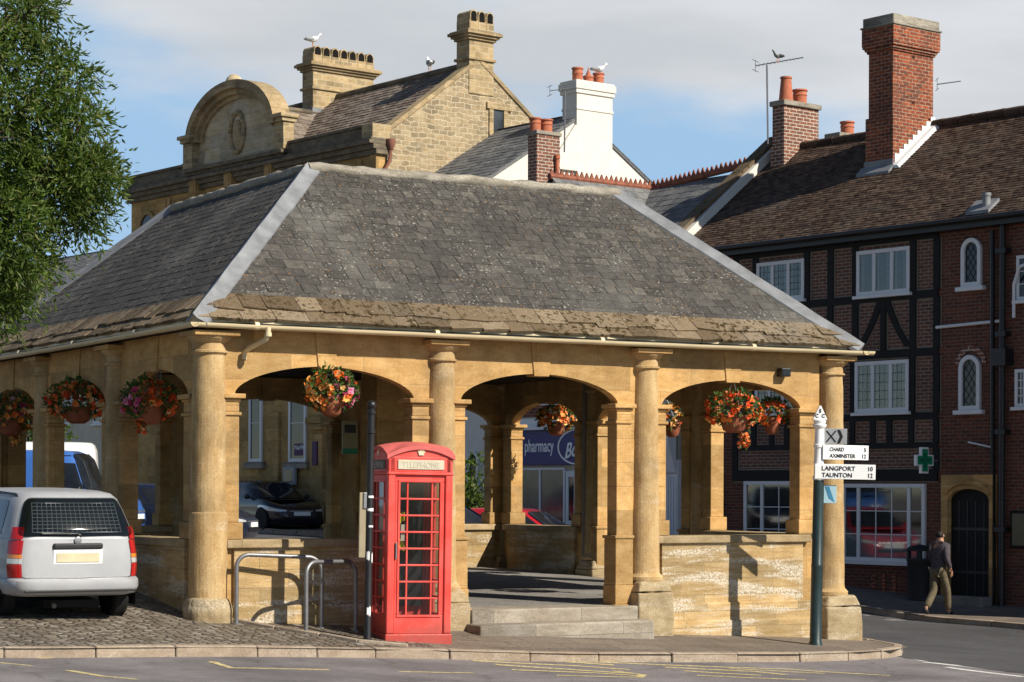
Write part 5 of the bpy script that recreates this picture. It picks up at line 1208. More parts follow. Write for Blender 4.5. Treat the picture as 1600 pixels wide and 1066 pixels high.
for k in (0, 1, 2, 3):     # fascia with opal sign
    mb = MB(); mb.box(.0, Wd, -.012, .1, 2.02, 2.05); mb.box(.03, Wd-.03, .0, .1, 2.05, 2.235); bq(mb, k); fs = obj('fascia', mb, M['red'], TB, bevel=.006)
    mb = MB(); mb.box(.13, Wd-.13, -.012, .01, 2.085, 2.20); bq(mb, k); sg = obj('opal_sign', mb, plain('opal_sign_%d' % k, (.60,.54,.40) if k == 0 else (.10,.10,.09), .5), fs, bevel=.004)
    t = text_mb('TELEPHONE', .098, .002, 'CENTER', 0, .98); t.xf(lambda X, Y, Z: (X+h2, Y-.0145, Z+2.108)); bq(t, k); obj('lettering', t, plain('worn_lettering_%d' % k, (.60,.55,.42) if k == 0 else (.45,.44,.40), .6), sg)
# domed roof: four segmental pediments under a shallow sail vault
mb = MB(); N = 24; a_ = h2+.022
def dz_(x, y): x /= a_; y /= a_; return 2.235+.12*max(1-x*x, 1-y*y)+.055*(1-x*x)*(1-y*y)
vs = []; L = [-a_+2*a_*i/N for i in range(N+1)]
for y in L:
    for x in L: vs.append((x+h2, y+h2, dz_(x, y)+.02))
fs = [(j*(N+1)+i, j*(N+1)+i+1, (j+1)*(N+1)+i+1, (j+1)*(N+1)+i) for j in range(N) for i in range(N)]
mb.add(vs, fs)
for k in range(4):
    s_ = MB()
    for i in range(N):
        xa, xb = L[i]+h2, L[i+1]+h2; za, zb = dz_(L[i], -a_), dz_(L[i+1], -a_); y0 = -.022
        s_.add([(xa,y0,za-.03),(xb,y0,zb-.03),(xb,y0,zb+.02),(xa,y0,za+.02),(xa,y0+.03,za-.03),(xb,y0+.03,zb-.03)], [(0,1,2,3),(4,5,1,0)])
    bq(s_, k); mb.join(s_)
rf_ = obj('domed_roof', mb, M['redroof'], TB, smooth=35)
for k in range(4):
    mb = MB(); pts = [(h2-.43, 2.2)]+[(h2+.43, 2.2)]+[(h2+x, dz_(x, -a_)-.02) for x in np.linspace(.43, -.43, 15)]
    mb.prism(pts, .004, .03); bq(mb, k); pd = obj('pediment', mb, M['red'], TB)
    mb = MB(); cz = 2.285
    mb.box(h2-.035, h2+.035, -.012, .006, cz-.028, cz-.012)
    for q, zz_ in ((-.04, .012), (-.02, .022), (0, .03), (.02, .022), (.04, .012)): mb.ball((h2+q, -.006, cz+zz_), .012, .008, .014, 8, 5)
    mb.prism([(h2-.034, cz-.012), (h2+.034, cz-.012), (h2+.05, cz+.018), (h2-.05, cz+.018)], -.010, .006); bq(mb, k); obj('crown_emblem', mb, plain('worn_gilt_%d' % k, (.72,.62,.42), .5), pd)
# telephone inside: black back-board, payphone, yellow notice
mb = MB(); mb.box(.16, .74, .76, .83, .4, 2.0); bb = obj('backboard', mb, M['signblack'], TB)
mb = MB(); mb.box(.30, .62, .60, .76, 1.05, 1.62); mb.box(.34, .44, .54, .60, 1.12, 1.56); obj('payphone', mb, M['signblack'], bb, bevel=.02)
mb = MB(); N = 20
for i in range(N):
    a0 = math.pi*(.5+i/N); a1 = math.pi*(.5+(i+1)/N)
    mb.hull8([(.36+.15*math.cos(a)*r, .40, 1.33+.24*math.sin(a)*r) for a, r in ((a0,1),(a1,1),(a1,.55),(a0,.55))], [(.36+.15*math.cos(a)*r, .50, 1.33+.24*math.sin(a)*r) for a, r in ((a0,1),(a1,1),(a1,.55),(a0,.55))])
obj('yellow_hood', mb, plain('payphone_yellow', (.80,.66,.02), .5), bb)
mb = MB(); mb.box(.105, .112, .2, .7, .5, 1.95); mb.box(.2, .26, .05, .052, 1.22, 1.42); obj('notice', mb, plain('pale_notice', (.5,.42,.34), .6), bb)
mb = MB(); mb.box(.09, Wd-.09, .09, Wd-.09, -.02, .13); obj('floor', mb, M['kerb'], TB)
mb = MB(); mb.box(.06, Wd-.06, .06, Wd-.06, 2.0, 2.02); obj('ceiling', mb, M['red'], TB)

# ================================================================== bicycle hoops
def hoop(label, a, b, h):
    za, zb = T(*a)-.1, T(*b)-.1; A = Vector((*a, 0)); B = Vector((*b, 0)); t = (B-A).normalized(); R_ = .16; pts = [(a[0], a[1], za)]
    for i in range(7): q = math.pi/2*i/6; p = A+t*(R_-R_*math.cos(q)); pts.append((p.x, p.y, za+.1+h-R_+R_*math.sin(q)))
    for i in range(7): q = math.pi/2*(1-i/6); p = B-t*(R_-R_*math.cos(q)); pts.append((p.x, p.y, zb+.1+h-R_+R_*math.sin(q)+ (za-zb)*.5*(1-i/6)))
    pts.append((b[0], b[1], zb)); mb = MB(); mb.tube(pts, .029, 12)
    r = thing('bicycle_stand', label, 'bicycle stand', (a[0], a[1], T(*a)), off=(a[0], a[1], T(*a)), group='steel hoops in front of the dwarf wall')
    obj('steel_hoop', mb, M['galv'], r, smooth=50)
    for p in (a, b): mb = MB(); z = T(*p); mb.lathe([(.07, z-.01), (.07, z+.008), (.035, z+.012)], (p[0], p[1], 0), 12); obj('base_plate', mb, M['galv'], r)
hoop('grey steel bicycle hoop nearer the corner column, at left of the pair', (atY(370,-.30)[0], -.30), (atY(503,-.42)[0], -.42), .88)
hoop('grey steel bicycle hoop nearer the telephone box, at right of the pair', (atY(479,-.98)[0], -.98), (atY(556,-.66)[0], -.66), .90)

# ================================================================== black post with ball finial
px_, pd_ = atY(577, -1.46); pz = T(px_, -1.46)
PT = thing('street_post', 'black iron post with ball finial and peeling white stickers left of the telephone box', 'post', (px_, -1.42, pz)); PT.rotation_euler = (0, math.radians(.9), 0)
zt = zat(583, 626, pd_)-pz
mb = MB(); mb.lathe([(.052,-.2),(.052,.04),(.047,.06),(.045,zt-.42),(.058,zt-.41),(.058,zt-.37),(.046,zt-.36),(.046,zt-.17),(.060,zt-.165),(.060,zt-.13),(.046,zt-.12),(.046,zt-.10)], (0,0,0), 18); po = obj('shaft', mb, M['black'], PT, smooth=40)
mb = MB(); mb.ball((0,0,zt-.055), .062, None, .06, 16, 10); obj('ball_finial', mb, M['black'], PT, smooth=180)
for z, h, a0, a1 in ((zt-1.23,.035,-2.4,-.6),(zt-1.40,.05,-2.6,-.4),(zt-1.60,.03,-2.2,-.8),(zt-2.02,.13,-2.7,-1.8),(zt-2.06,.16,-1.2,-.3),(.30,.14,-2.3,-1.2)):
    mb = MB(); n = 8
    for i in range(n):
        q0 = a0+(a1-a0)*i/n; q1 = a0+(a1-a0)*(i+1)/n; r = .0475; j0, j1 = ru(0,.25)*h, ru(0,.25)*h
        mb.quad((r*math.cos(q0), r*math.sin(q0), z+j0), (r*math.cos(q1), r*math.sin(q1), z+j1), (r*math.cos(q1), r*math.sin(q1), z+h-j0), (r*math.cos(q0), r*math.sin(q0), z+h-j1))
    obj('sticker', mb, M['signwhite'], po)
mb = MB(); mb.box(-.095, -.048, -.02, -.002, zt-1.36, zt-1.16); obj('sign_back', mb, M['galv'], po, bevel=.005)
mb = MB(); mb.box(-.14, -.048, .0, .03, zt-1.98, zt-1.16); obj('notice_panel', mb, plain('weathered_panel', (.30,.25,.16), .7), po, bevel=.005)

# notice board on the far pier, seen through the left-hand front arch
nx, nz_ = 7.06, 0
NB = thing('notice_board', 'small notice board with pale poster on the far pier, through the left front arch', 'notice board', (6.65, 9.62, 2.2), off=(6.65, 9.62, 2.2))
nxa = 6.36
mb = MB(); mb.box(nxa+.02, nxa+.32, 9.52, 9.56, 2.62, 3.22); nb = obj('board', mb, plain('cream_poster', (.42,.38,.2), .6), NB)
mb = MB(); mb.box(nxa+.06, nxa+.28, 9.512, 9.518, 3.0, 3.15); obj('picture', mb, M['black'], nb); mb = MB(); mb.box(nxa+.02, nxa+.32, 9.512, 9.518, 2.62, 2.72); obj('green_band', mb, M['green'], nb)

# ================================================================== finger post
fx_, fd_ = atY(1275, -1.32); fz_ = T(fx_, -1.32)
FP = thing('finger_post', 'dark green and white road finger post with black-lettered arms at the right corner', 'signpost', (fx_, -1.32, fz_), -YAW); FP.rotation_euler = (0, math.radians(.9), -YAW)
def fzv(v): return zat(1280, v, fd_)-fz_
zw = fzv(748)
mb = MB(); mb.lathe([(.098,-.3),(.098,.03),(.085,.05),(.082,1.1),(.084,1.11),(.084,1.15),(.078,1.16),(.075,zw-.02)], (0,0,0), 24); obj('green_shaft', mb, M['postgreen'], FP, smooth=40)
mb = MB(); zc = fzv(656); mb.lathe([(.088,zw-.02),(.088,zw+.03),(.072,zw+.05),(.070,fzv(700)),(.082,fzv(699)),(.082,fzv(695)),(.070,fzv(694)),(.066,zc-.13),(.075,zc-.12),(.10,zc-.09),(.10,zc-.07),(.075,zc-.06),(.09,zc-.03),(.09,zc-.01),(.05,zc)], (0,0,0), 24); obj('white_shaft', mb, M['signwhite'], FP, smooth=40)
tri = MB(); th = fzv(634)-zc; tri.prism([(-.105, zc), (.105, zc), (.012, zc+th), (-.012, zc+th)], -.03, .03); tr_ = obj('finial', tri, M['signwhite'], FP, bevel=.008)
for ch_, x, z in (('S', 0, zc+th*.50), ('C', -.045, zc+.03), ('C', .045, zc+.03)):
    t = text_mb(ch_, .075, .002, 'CENTER', 0, .9, .002); t.xf(lambda X, Y, Z: (X+x, Y-.033, Z+z)); obj('lettering', t, M['signblack'], tr_)
def arm(x0, x1, z0, z1, rows, rot, y=-.085):
    mb = MB(); mb.box(x0, x1, y-.012, y+.012, z0, z1); ca, sa = math.cos(rot), math.sin(rot)
    def r_(X, Y, Z): Y -= 0; return (X*ca-Y*sa, X*sa+Y*ca, Z)
    mb.xf(r_); o = obj('arm', mb, M['signwhite'], FP, bevel=.006)
    H = (z1-z0)
    for i, (nm, num, w) in enumerate(rows):
        zb = z1-H*(.42+.44*i); s = H*(.37 if x0 > 0 else .41)
        for tx, xx, ww in ((nm, x0+.10, w), (num, x1-.04, None)):
            t = text_mb(tx, s, .002, 'LEFT', 0, 1, .0012 if x0 > 0 else .0008); lo = min(p[0] for p in t.v); hi = max(p[0] for p in t.v)
            k = (ww/(hi-lo)) if ww else .9
            off_ = xx if ww else xx-(hi-lo)*k
            t.xf(lambda X, Y, Z: (off_+(X-lo)*k, Y+y-.0155, Z+zb)); t.xf(r_); obj('lettering', t, M['signblack'], o)
sc = FPX/fd_
arm(.02, 78/sc, fzv(718), fzv(695), (('CHARD', '5', 24/sc), ('AXMINSTER', '12', 43/sc)), .22)
arm(-.07, 87/sc, fzv(748.5), fzv(725), (('LANGPORT', '10', 52/sc), ('TAUNTON', '12', 47/sc)), .0)
mb = MB(); z0, z1 = fzv(694), fzv(669); mb.box(.06, 44/sc, .05, .07, z0, z1); dsg = obj('direction_board', mb, M['signgrey'], FP, bevel=.004)
mb = MB(); w = 44/sc; zc_m = (z0+z1)/2
for s in (-1, 1): mb.hull8([(w-.10,.044,zc_m),(w-.06,.044,zc_m),(w-.06,.05,zc_m),(w-.10,.05,zc_m)], [(w-.14,.044,zc_m+s*.095),(w-.10,.044,zc_m+s*.095),(w-.10,.05,zc_m+s*.095),(w-.14,.05,zc_m+s*.095)])
mb.hull8([(.10,.045,z0+.04),(.115,.045,z0+.03),(.115,.05,z0+.03),(.10,.05,z0+.04)], [(w-.17,.045,z1-.03),(w-.155,.045,z1-.04),(w-.155,.05,z1-.04),(w-.17,.05,z1-.03)])
mb.hull8([(.10,.045,z1-.04),(.115,.045,z1-.03),(.115,.05,z1-.03),(.10,.05,z1-.04)], [(w-.17,.045,z0+.03),(w-.155,.045,z0+.04),(w-.155,.05,z0+.04),(w-.17,.05,z0+.03)])
obj('arrow_marks', mb, M['signblack'], dsg)
mb = MB(); mb.box(.075, .255, -.02, -.005, fzv(786), fzv(758)); pp = obj('notice', mb, M['poster'], FP, bevel=.003)
mb = MB(); a, b = fzv(784), fzv(760); mb.hull8([(.15,-.024,a+.05),(.23,-.024,a),(.23,-.0205,a),(.15,-.0205,a+.05)], [(.09,-.024,b),(.15,-.024,b),(.15,-.0205,b),(.09,-.0205,b)]); obj('notice_stripe', mb, plain('notice_blue', (.05,.22,.36), .6), pp)

# ================================================================== hanging baskets
def flower(mb, c, n, r):
    n = Vector(n).normalized(); a = n.orthogonal().normalized(); b = n.cross(a); k = 8; vs = [Vector(c)-n*r*.25]; q0 = ru(0, 6.28)
    for i in range(k):
        q = q0+2*math.pi*i/k; rr = r*(1.0 if i % 2 else .72)*ru(.85, 1.1); vs.append(Vector(c)+(a*math.cos(q)+b*math.sin(q))*rr+n*r*ru(.0, .35))
    mb.add(vs, [(0, 1+i, 1+(i+1) % k) for i in range(k)])
def leaf(mb, c, d, up, l, w):
    d = Vector(d).normalized(); s = d.cross(Vector(up)); s = s.normalized() if s.length > 1e-4 else d.orthogonal().normalized(); c = Vector(c); nn = s.cross(d)
    mb.add([c, c+d*l*.45+s*w*.5+nn*w*.12, c+d*l+nn*(-w*.25), c+d*l*.45-s*w*.5+nn*w*.12], [(0,1,2),(0,2,3)])
def rvec():
    while True:
        v = Vector((ru(-1,1), ru(-1,1), ru(-1,1)))
        if .1 < v.length < 1: return v.normalized()
def basket(label, p, w, h, hook, cols, tail=None, seed=1, pinkside=None):
    random.seed(seed); p = Vector(p)
    r = thing('hanging_basket', label, 'hanging basket', p-Vector((0,0,h*.5)), off=p-Vector((0,0,h*.5)), group='hanging flower baskets in the arches')
    rw = w*.24; zb = p.z-h*.12
    mb = MB(); mb.lathe([(rw*.45,-.22),(rw*.75,-.18),(rw*.97,-.06),(rw,0),(rw*1.06,0),(rw*1.06,.03),(rw*.95,.03)], (p.x,p.y,zb-.02), 18); obj('pot', mb, M['pot'], r, smooth=40)
    mb = MB()
    for k in range(3): q = 2.1*k+.4; mb.tube([(p.x+rw*math.cos(q), p.y+rw*math.sin(q), zb), hook], .004, 5)
    obj('chain', mb, M['galv'], r)
    lf = MB(); fl = {k: MB() for k in cols}; keys = list(cols)
    n = int(520*w*h/.45)
    for i in range(n):
        v = rvec(); s = ru(.55, 1.02)**.6; c = p+Vector((v.x*w*.5*s, v.y*w*.42*s, v.z*h*.46*s+h*.06))
        if v.z < -.35 and abs(v.x) < .45 and rnd() < .7: continue
        leaf(lf, c, (v*.8+rvec()*.8+Vector((0,0,-.1))), rvec(), ru(.05,.10), ru(.028,.05))
    for i in range(int(n*.17)):
        v = rvec(); v.z = v.z*.9-.08
        if v.z < -.45 and abs(v.x) < .4: continue
        s = ru(.88, 1.06); c = p+Vector((v.x*w*.5*s, v.y*w*.43*s, v.z*h*.46*s+h*.05))
        k = keys[0] if rnd() < .62 else random.choice(keys)
        if pinkside and v.x*pinkside > .35 and rnd() < .75: k = 'fl_p'
        elif pinkside and k == 'fl_p' and v.x*pinkside < .1: k = keys[0]
        cl = rvec()*.02
        for _ in range(2): flower(fl.setdefault(k, MB()), c+cl*ru(-1, 1), v+rvec()*.5, ru(.036,.066))
    if tail:
        for i in range(60):
            t = rnd(); c = p+Vector((tail[0]+ru(-.06,.06), ru(-.06,.06), -h*.3-tail[1]*t)); leaf(lf, c, rvec()+Vector((0,0,-.6)), rvec(), ru(.05,.08), .03)
            if t > .35: flower(fl[keys[0]], c+rvec()*.03, rvec()+Vector((.2,-.8,0)), ru(.028,.045))
    obj('foliage', lf, M['bleaf'], r, kind='stuff')
    for k, m_ in fl.items():
        if m_.v: obj('flowers', m_, M[k], r, kind='stuff')
def bpos(u, v, Y): X, d = atY(u, Y); return (X, Y, zat(u, v, d))
def bposx(u, v, X):
    dx, dy = ray(u); t = (X-CX)/dx; return (X, CY+dy*t, zat(u, v, t))
basket('hanging basket of peach, orange and pink flowers in the sunlit left front arch', bpos(517,613,-.12), .70, .66, (1.72,-.02,3.62), ('fl_o','fl_r','fl_p'), None, 3, 1)
p_ = bpos(1146,643,-.12); basket('largest hanging basket, orange begonias trailing below, in the right front arch', p_, .86, .60, (8.2,-.02,3.62), ('fl_r','fl_o'), (.18,.34), 5)
p_ = bpos(1206,648,.30); basket('smaller hanging basket just right of the largest one in the right front arch', p_, .52, .50, (p_[0], .3, 3.9), ('fl_r','fl_o','fl_o'), None, 6)
p_ = bposx(869,655,10.12); basket('hanging basket of orange flowers in front of the blue shop sign', p_, .74, .56, (10.0,p_[1],3.6), ('fl_o','fl_r'), None, 7)
p_ = bposx(1050,655,10.25); basket('hanging basket half hidden behind the third front column', p_, .60, .56, (10.1,p_[1],3.6), ('fl_o','fl_r'), None, 8)
p_ = bposx(234,627,-.16); basket('hanging basket with red and pink flowers in the shaded arch nearest the corner column', p_, .78, .62, (0,p_[1],3.62), ('fl_r','fl_o','fl_p'), (-.12,.22), 9, -1)
p_ = bposx(121,628,-.16); basket('dark leafy hanging basket with red flowers in the middle arch of the left side', p_, .92, .66, (0,p_[1],3.62), ('fl_r','fl_o'), None, 10)
p_ = bposx(16,650,-.16); basket('hanging basket with orange flowers in the arch at the left edge', p_, .86, .66, (0,p_[1],3.62), ('fl_o','fl_r','fl_p'), (.1,.25), 11)
random.seed(21)

# ================================================================== big tree at the left
def crown_leaves(mb, clumps, per, l, w, droop=.35):
    for (c, r, k) in clumps:
        c = Vector(c); ntw = int(per*k)
        for _ in range(ntw):
            v = rvec(); s = ru(.25, 1.0)**.45; b = c+Vector((v.x*r[0], v.y*r[1], v.z*r[2]))*s
            d = (v*.7+rvec()*.7+Vector((0,0,-droop))).normalized(); L = ru(.16, .34)
            for q in range(7):
                t = q/6; o = b+d*L*t+Vector((0,0,-.10*t*t)); leaf(mb, o, d+rvec()*.8+Vector((0,0,-.12)), rvec(), l*ru(.7,1.25), w*ru(.7,1.2))
TD = 24.0; tscale = FPX/TD
tx_, ty_ = P(-190, 700, TD).xy
TR = thing('broad_tree', 'tall leafy green tree with narrow drooping leaves at the left edge', 'tree', (tx_, ty_, T(tx_, ty_)), off=(tx_, ty_, T(tx_, ty_)))
cl = []
for (u, v, ru_, rv_, k, dd) in [(0,20,85,70,1.0,0),(-70,80,120,90,1.2,-.6),(35,115,75,70,1.0,.3),(10,195,105,75,1.3,-.3),(72,222,68,50,.8,.2),(92,272,62,46,.85,-.1),(10,285,105,70,1.2,.5),(84,322,72,38,.9,.3),(0,350,90,55,1.1,-.4),
    (38,385,50,38,.6,.1),(6,425,58,50,.8,.2),(-20,462,48,36,.55,-.1),(-90,250,120,150,1.4,.6),(-120,400,110,110,1.1,.3),(-160,90,150,130,1.3,.4),(40,20,50,28,.35,-.2),(-40,-60,140,80,1.1,.3),(70,8,34,14,.14,0)]:
    q = P(u-16, v, TD+dd*1.3); cl.append((q, (ru_/tscale*.95, ru_/tscale*.95, rv_/tscale), k))
for _ in range(34):    # ragged outer sprays
    u, v, s = random.choice([(136,118,.5),(150,205,.7),(162,262,.8),(172,312,.8),(160,342,.7),(100,366,.5),(70,410,.5),(40,452,.5),(14,492,.35),(100,72,.3),(124,95,.3),(150,160,.35),(112,130,.3),(142,185,.4)])
    q = P(u-14+ru(-14,4), v+ru(-16,16), TD+ru(-.6,.6)); cl.append((q, (.16,.2,.16), .10*s*2))
mb = MB(); crown_leaves(mb, cl, 300, .10, .028, .06); obj('crown', mb, M['leafy'], TR)
mb = MB(); zb = T(tx_, ty_)
mb.tube([(tx_,ty_,zb-.3),(tx_+.05,ty_,zb+1.2),(tx_+.15,ty_+.05,zb+2.6),(tx_+.3,ty_+.1,zb+4.2),(tx_+.5,ty_+.1,zb+6.0)], [.26,.21,.18,.13,.06], 10)
base = [Vector((tx_+.1,ty_,zb+2.0)), Vector((tx_+.2,ty_+.05,zb+3.0)), Vector((tx_+.33,ty_+.1,zb+4.3)), Vector((tx_+.42,ty_+.1,zb+5.2))]
for (c, r, k) in cl[:18]:
    b = min(base, key=lambda q: abs(q.z-(c.z-.9))); m_ = b.lerp(c, .55)+Vector((0,0,-.1)); mb.tube([b, m_, c], [.07,.045,.018], 6)
    for _ in range(5): v = rvec(); e = c+Vector((v.x*r[0],v.y*r[1],v.z*r[2]))*.8; mb.tube([c.lerp(m_, .2), c.lerp(e, .5)+Vector((0,0,.04)), e], [.018,.012,.004], 4)
for (u, v, s) in [(138,125,.5),(102,75,.35),(126,98,.35),(150,160,.4),(112,130,.3),(145,185,.3)]:
    u -= 14; e = P(u, v, TD); mb.tube([P(u-50, v+85, TD), P(u-20, v+32, TD), e], [.020,.013,.005], 5)
obj('trunk', mb, M['bark'], TR, smooth=60)
def small_tree(name, label, cat, u, d, vtop, rad, per, mat='leafy'):
    p = P(u, 700, d); z = T(p.x, p.y); H = zat(u, vtop, d)-z; r = thing(name, label, cat, (p.x, p.y, z), off=(p.x, p.y, z)); mb = MB()
    cls = []
    for i in range(9): f = ru(.35, .95); cls.append((Vector((p.x+ru(-.5,.5)*rad, p.y+ru(-.5,.5)*rad, z+H*f)), (rad*.5, rad*.5, H*.14), 1))
    crown_leaves(mb, cls, per, .13, .06, .1); obj('crown', mb, M[mat], r)
    mb = MB(); mb.tube([(p.x,p.y,z-.1),(p.x+.03,p.y,z+H*.4),(p.x,p.y+.05,z+H*.85)], [.05*H*.4,.035*H*.4,.01], 7)
    for c in cls: mb.tube([(p.x+.02,p.y,z+H*.35), c[0]], [.02,.008], 4)
    obj('trunk', mb, M['bark'], r)
small_tree('garden_tree', 'small bright green tree seen through the far left arches', 'tree', 50, 62, 596, 1.4, 60)
small_tree('potted_shrub', 'tall straggly shrub by the white wall, seen left through the middle arch', 'shrub', 738, 52, 706, .45, 26)

# ================================================================== cars
def sgnp(c, e): return math.copysign(abs(c)**e, c)
class Loft:
    """stack of rounded plans: rows = (z, half width, y rear, y front, roundness)"""
    def __init__(s, rows, hood=None): s.rows = rows; s.hood = hood
    def at(s, t, z):
        R_ = s.rows; i = 0
        while i < len(R_)-2 and z > R_[i+1][0]: i += 1
        a, b = R_[i], R_[i+1]; f = (z-a[0])/(b[0]-a[0]); q = [a[k]+(b[k]-a[k])*f for k in range(5)]
        e = 2/q[4]; x = q[1]*sgnp(math.cos(t), e); y = (q[2]+q[3])/2+(q[3]-q[2])/2*sgnp(math.sin(t), e)
        zz = z
        if s.hood: zz = s.hood(y, z)
        return Vector((x, y, zz))
    def mesh(s, n=64):
        mb = MB(); zs = [r[0] for r in s.rows]; vs = [s.at(2*math.pi*k/n, z) for z in zs for k in range(n)]; m = len(zs)
        mb.add(vs, [(i*n+k, i*n+(k+1) % n, (i+1)*n+(k+1) % n, (i+1)*n+k) for i in range(m-1) for k in range(n)]+[tuple(range(n-1, -1, -1)), tuple(range((m-1)*n, m*n))]); return mb
    def patch(s, t0, t1, z0, z1, off=.006, nu=14, nv=6, rnd_=None, shape=None):
        mb = MB(); vs = []
        def pt(p, q):
            t = t0+(t1-t0)*p; z = z0+(z1-z0)*q; a = s.at(t, z); d1 = s.at(t+.01, z)-a; d2 = s.at(t, z+.01)-a; n = d1.cross(d2); n = n.normalized() if n.length > 1e-9 else Vector((0,0,1))
            return a+n*off
        if rnd_:
            K = 96; m = 14; vs = [pt(.5, .5)]
            for j in range(1, m+1):
                for k in range(K):
                    a = 2*math.pi*k/K; e = 2/rnd_; p = .5+.5*j/m*sgnp(math.cos(a), e); q = .5+.5*j/m*sgnp(math.sin(a), e)
                    if shape: p, q = shape(p, q)
                    vs.append(pt(p, q))
            fs = [(0, 1+k, 1+(k+1) % K) for k in range(K)]+[(1+(j-1)*K+k, 1+(j)*K+k, 1+j*K+(k+1) % K, 1+(j-1)*K+(k+1) % K) for j in range(1, m) for k in range(K)]
            return mb.add(vs, fs)
        for j in range(nv+1):
            for i in range(nu+1): vs.append(pt(i/nu, j/nv))
        return mb.add(vs, [(j*(nu+1)+i, j*(nu+1)+i+1, (j+1)*(nu+1)+i+1, (j+1)*(nu+1)+i) for j in range(nv) for i in range(nu)])
M['lampred'] = paint('red_lamp', (.42,.012,.012), .15, 0, .8); M['lampamber'] = paint('amber_lamp', (.72,.22,.03), .15, 0, .8); M['lampclear'] = paint('clear_lamp', (.62,.62,.60), .08, .3, .8)
M['rim'] = plain('alloy_rim', (.42,.42,.43), .35, .8, .5)
M['plateY'] = plain('yellow_plate', (.62,.55,.36), .5); M['plateW'] = plain('white_plate', (.8,.8,.78), .5)
M['interior'] = plain('car_interior', (.035,.035,.036), .8)
def ti(L, W, x): return None
def car(label, paint_m, loc, head, L=4.2, Wd=1.75, H=1.48, kind='hatch', cat='car', name='parked_car', group=None, detail=True):
    """heading: direction of travel (x, y)"""
    rot = math.atan2(-head[0], head[1]); r = thing(name, label, cat, loc, rot, group)
    h = Wd/2; yr, yf = -L/2, L/2; van = kind == 'van'
    belt = 1.05 if van else (1.03 if kind == 'estate' else .93); hl = .66 if not van else .80
    cowl = yf-(1.05 if not van else .80)
    def hood(y, z):
        if y <= cowl or z < .55: return z
        f = (y-cowl)/(yf-cowl); top = belt-(belt-hl)*f**1.5; return .55+(z-.55)*(top-.55)/(belt-.55)
    g0_ = .33 if kind == 'estate' else .20
    low = Loft([(g0_,h*.90,yr+.10,yf-.12,5),(g0_+.06,h*.965,yr+.03,yf-.04,5),(.42,h*.99,yr,yf,5),(.52,h*.995,yr+.0,yf-.01,5.2),(.58,h*.985,yr+.045,yf-.03,5.6),(.70,h,yr+.05,yf-.05,5.6),(.84,h*.985,yr+.06,yf-.08,5.4),(belt,h*.955,yr+.08,yf-.14,5.2),(belt+.02,h*.90,yr+.12,yf-.22,5)], hood)
    if kind == 'estate': low = Loft([(.34,h*.90,yr+.10,yf-.12,7),(.37,h*.975,yr-.03,yf-.04,7.5),(.45,h*1.0,yr-.07,yf,8),(.535,h*1.0,yr-.06,yf-.01,8),(.555,h*.992,yr-.02,yf-.02,8),(.57,h*.985,yr+.045,yf-.03,8.5),(.70,h,yr+.045,yf-.05,8.5),(.86,h*.99,yr+.055,yf-.08,8.5),(belt,h*.965,yr+.07,yf-.14,8),(belt+.02,h*.93,yr+.10,yf-.22,8)], hood)
    body = obj('body', low.mesh(180), paint_m, r, smooth=48)
    back = {'estate': .16, 'hatch': .30, 'van': .10}[kind]
    ws0 = cowl-.05; ws1 = cowl-(.85 if not van else .55)
    cab = Loft([(belt-.02,h*.93,yr+.085,ws0+.02,5.5),(belt+.10,h*.90,yr+.085+back*.25,ws0-(ws0-ws1)*.22,5.2),(H-.22,h*.80,yr+.10+back*.75,ws1+(ws0-ws1)*.30,5),(H-.08,h*.72,yr+.13+back,ws1+.02,4.6),(H-.02,h*.62,yr+.20+back,ws1-.16,4.2),(H,h*.42,yr+.5+back,ws1-.5,3.5)])
    if kind == 'estate': cab = Loft([(belt-.02,h*.945,yr+.075,ws0+.02,8.5),(belt+.10,h*.915,yr+.10,ws0-.2,8.5),(H-.22,h*.815,yr+.22,ws1+.2,8),(H-.10,h*.76,yr+.28,ws1+.02,7),(H-.035,h*.70,yr+.36,ws1-.16,6),(H-.008,h*.60,yr+.50,ws1-.3,5),(H,h*.42,yr+.7,ws1-.5,4)])
    cb = obj('cabin', cab.mesh(180), paint_m, r, smooth=50)
    zb, zt = belt+.045, H-.125
    # side glass, rear and front glass (angles run anticlockwise, 0 = right side, pi/2 = front)
    def ang(lf, z, y, side):
        lo, hi = (-math.pi/2+.02, math.pi/2-.02)
        for _ in range(40):
            m = (lo+hi)/2
            if lf.at(m, z).y < y: lo = m
            else: hi = m
        return lo if side > 0 else math.pi-lo
    for side in (1, -1):
        if van: spans = [(ws1-.75, ws1+.12)]
        else: spans = [(yr+.42+back, yr+1.35), (yr+1.42, yr+2.2), (yr+2.27, ws1+.20)] if kind == 'estate' else [(yr+.75+back, yr+1.75), (yr+1.82, ws1+.20)]
        for (a, b) in spans:
            t0, t1 = ang(cab, (zb+zt)/2, a, side), ang(cab, (zb+zt)/2, b, side)
            p = cab.patch(min(t0,t1), max(t0,t1), zb, zt, .006, 10, 4); obj('side_window', p, M['glass'], cb, smooth=60)
        if detail:
            y = ws1+.25; mb = MB(); mb.ball((side*(h+.06), y, belt+.08), .09, .05, .07, 10, 6); mb.box(*sorted((side*(h*.86), side*(h+.02))), y-.02, y+.02, belt+.03, belt+.07); obj('mirror', mb, M['black'] if kind != 'hatch' else paint_m, r, smooth=60)
    rt = 1.02
    if not van or True:
        tw = .30
        e = ang(cab, (zb+zt)/2, yr+.13+back*.5, 1)
    xr = lambda lf, z, x, front: _angx(lf, z, x, front)
    def _angx(lf, z, x, front):
        lo, hi = (0.0, math.pi) 
        for _ in range(40):
            m = (lo+hi)/2
            if lf.at(m, z).x > x: lo = m
            else: hi = m
        return lo if front else -lo
    zm = (zb+zt)/2; xw = cab.at(-math.pi/4, zm).x*(.95 if kind != 'estate' else .955)
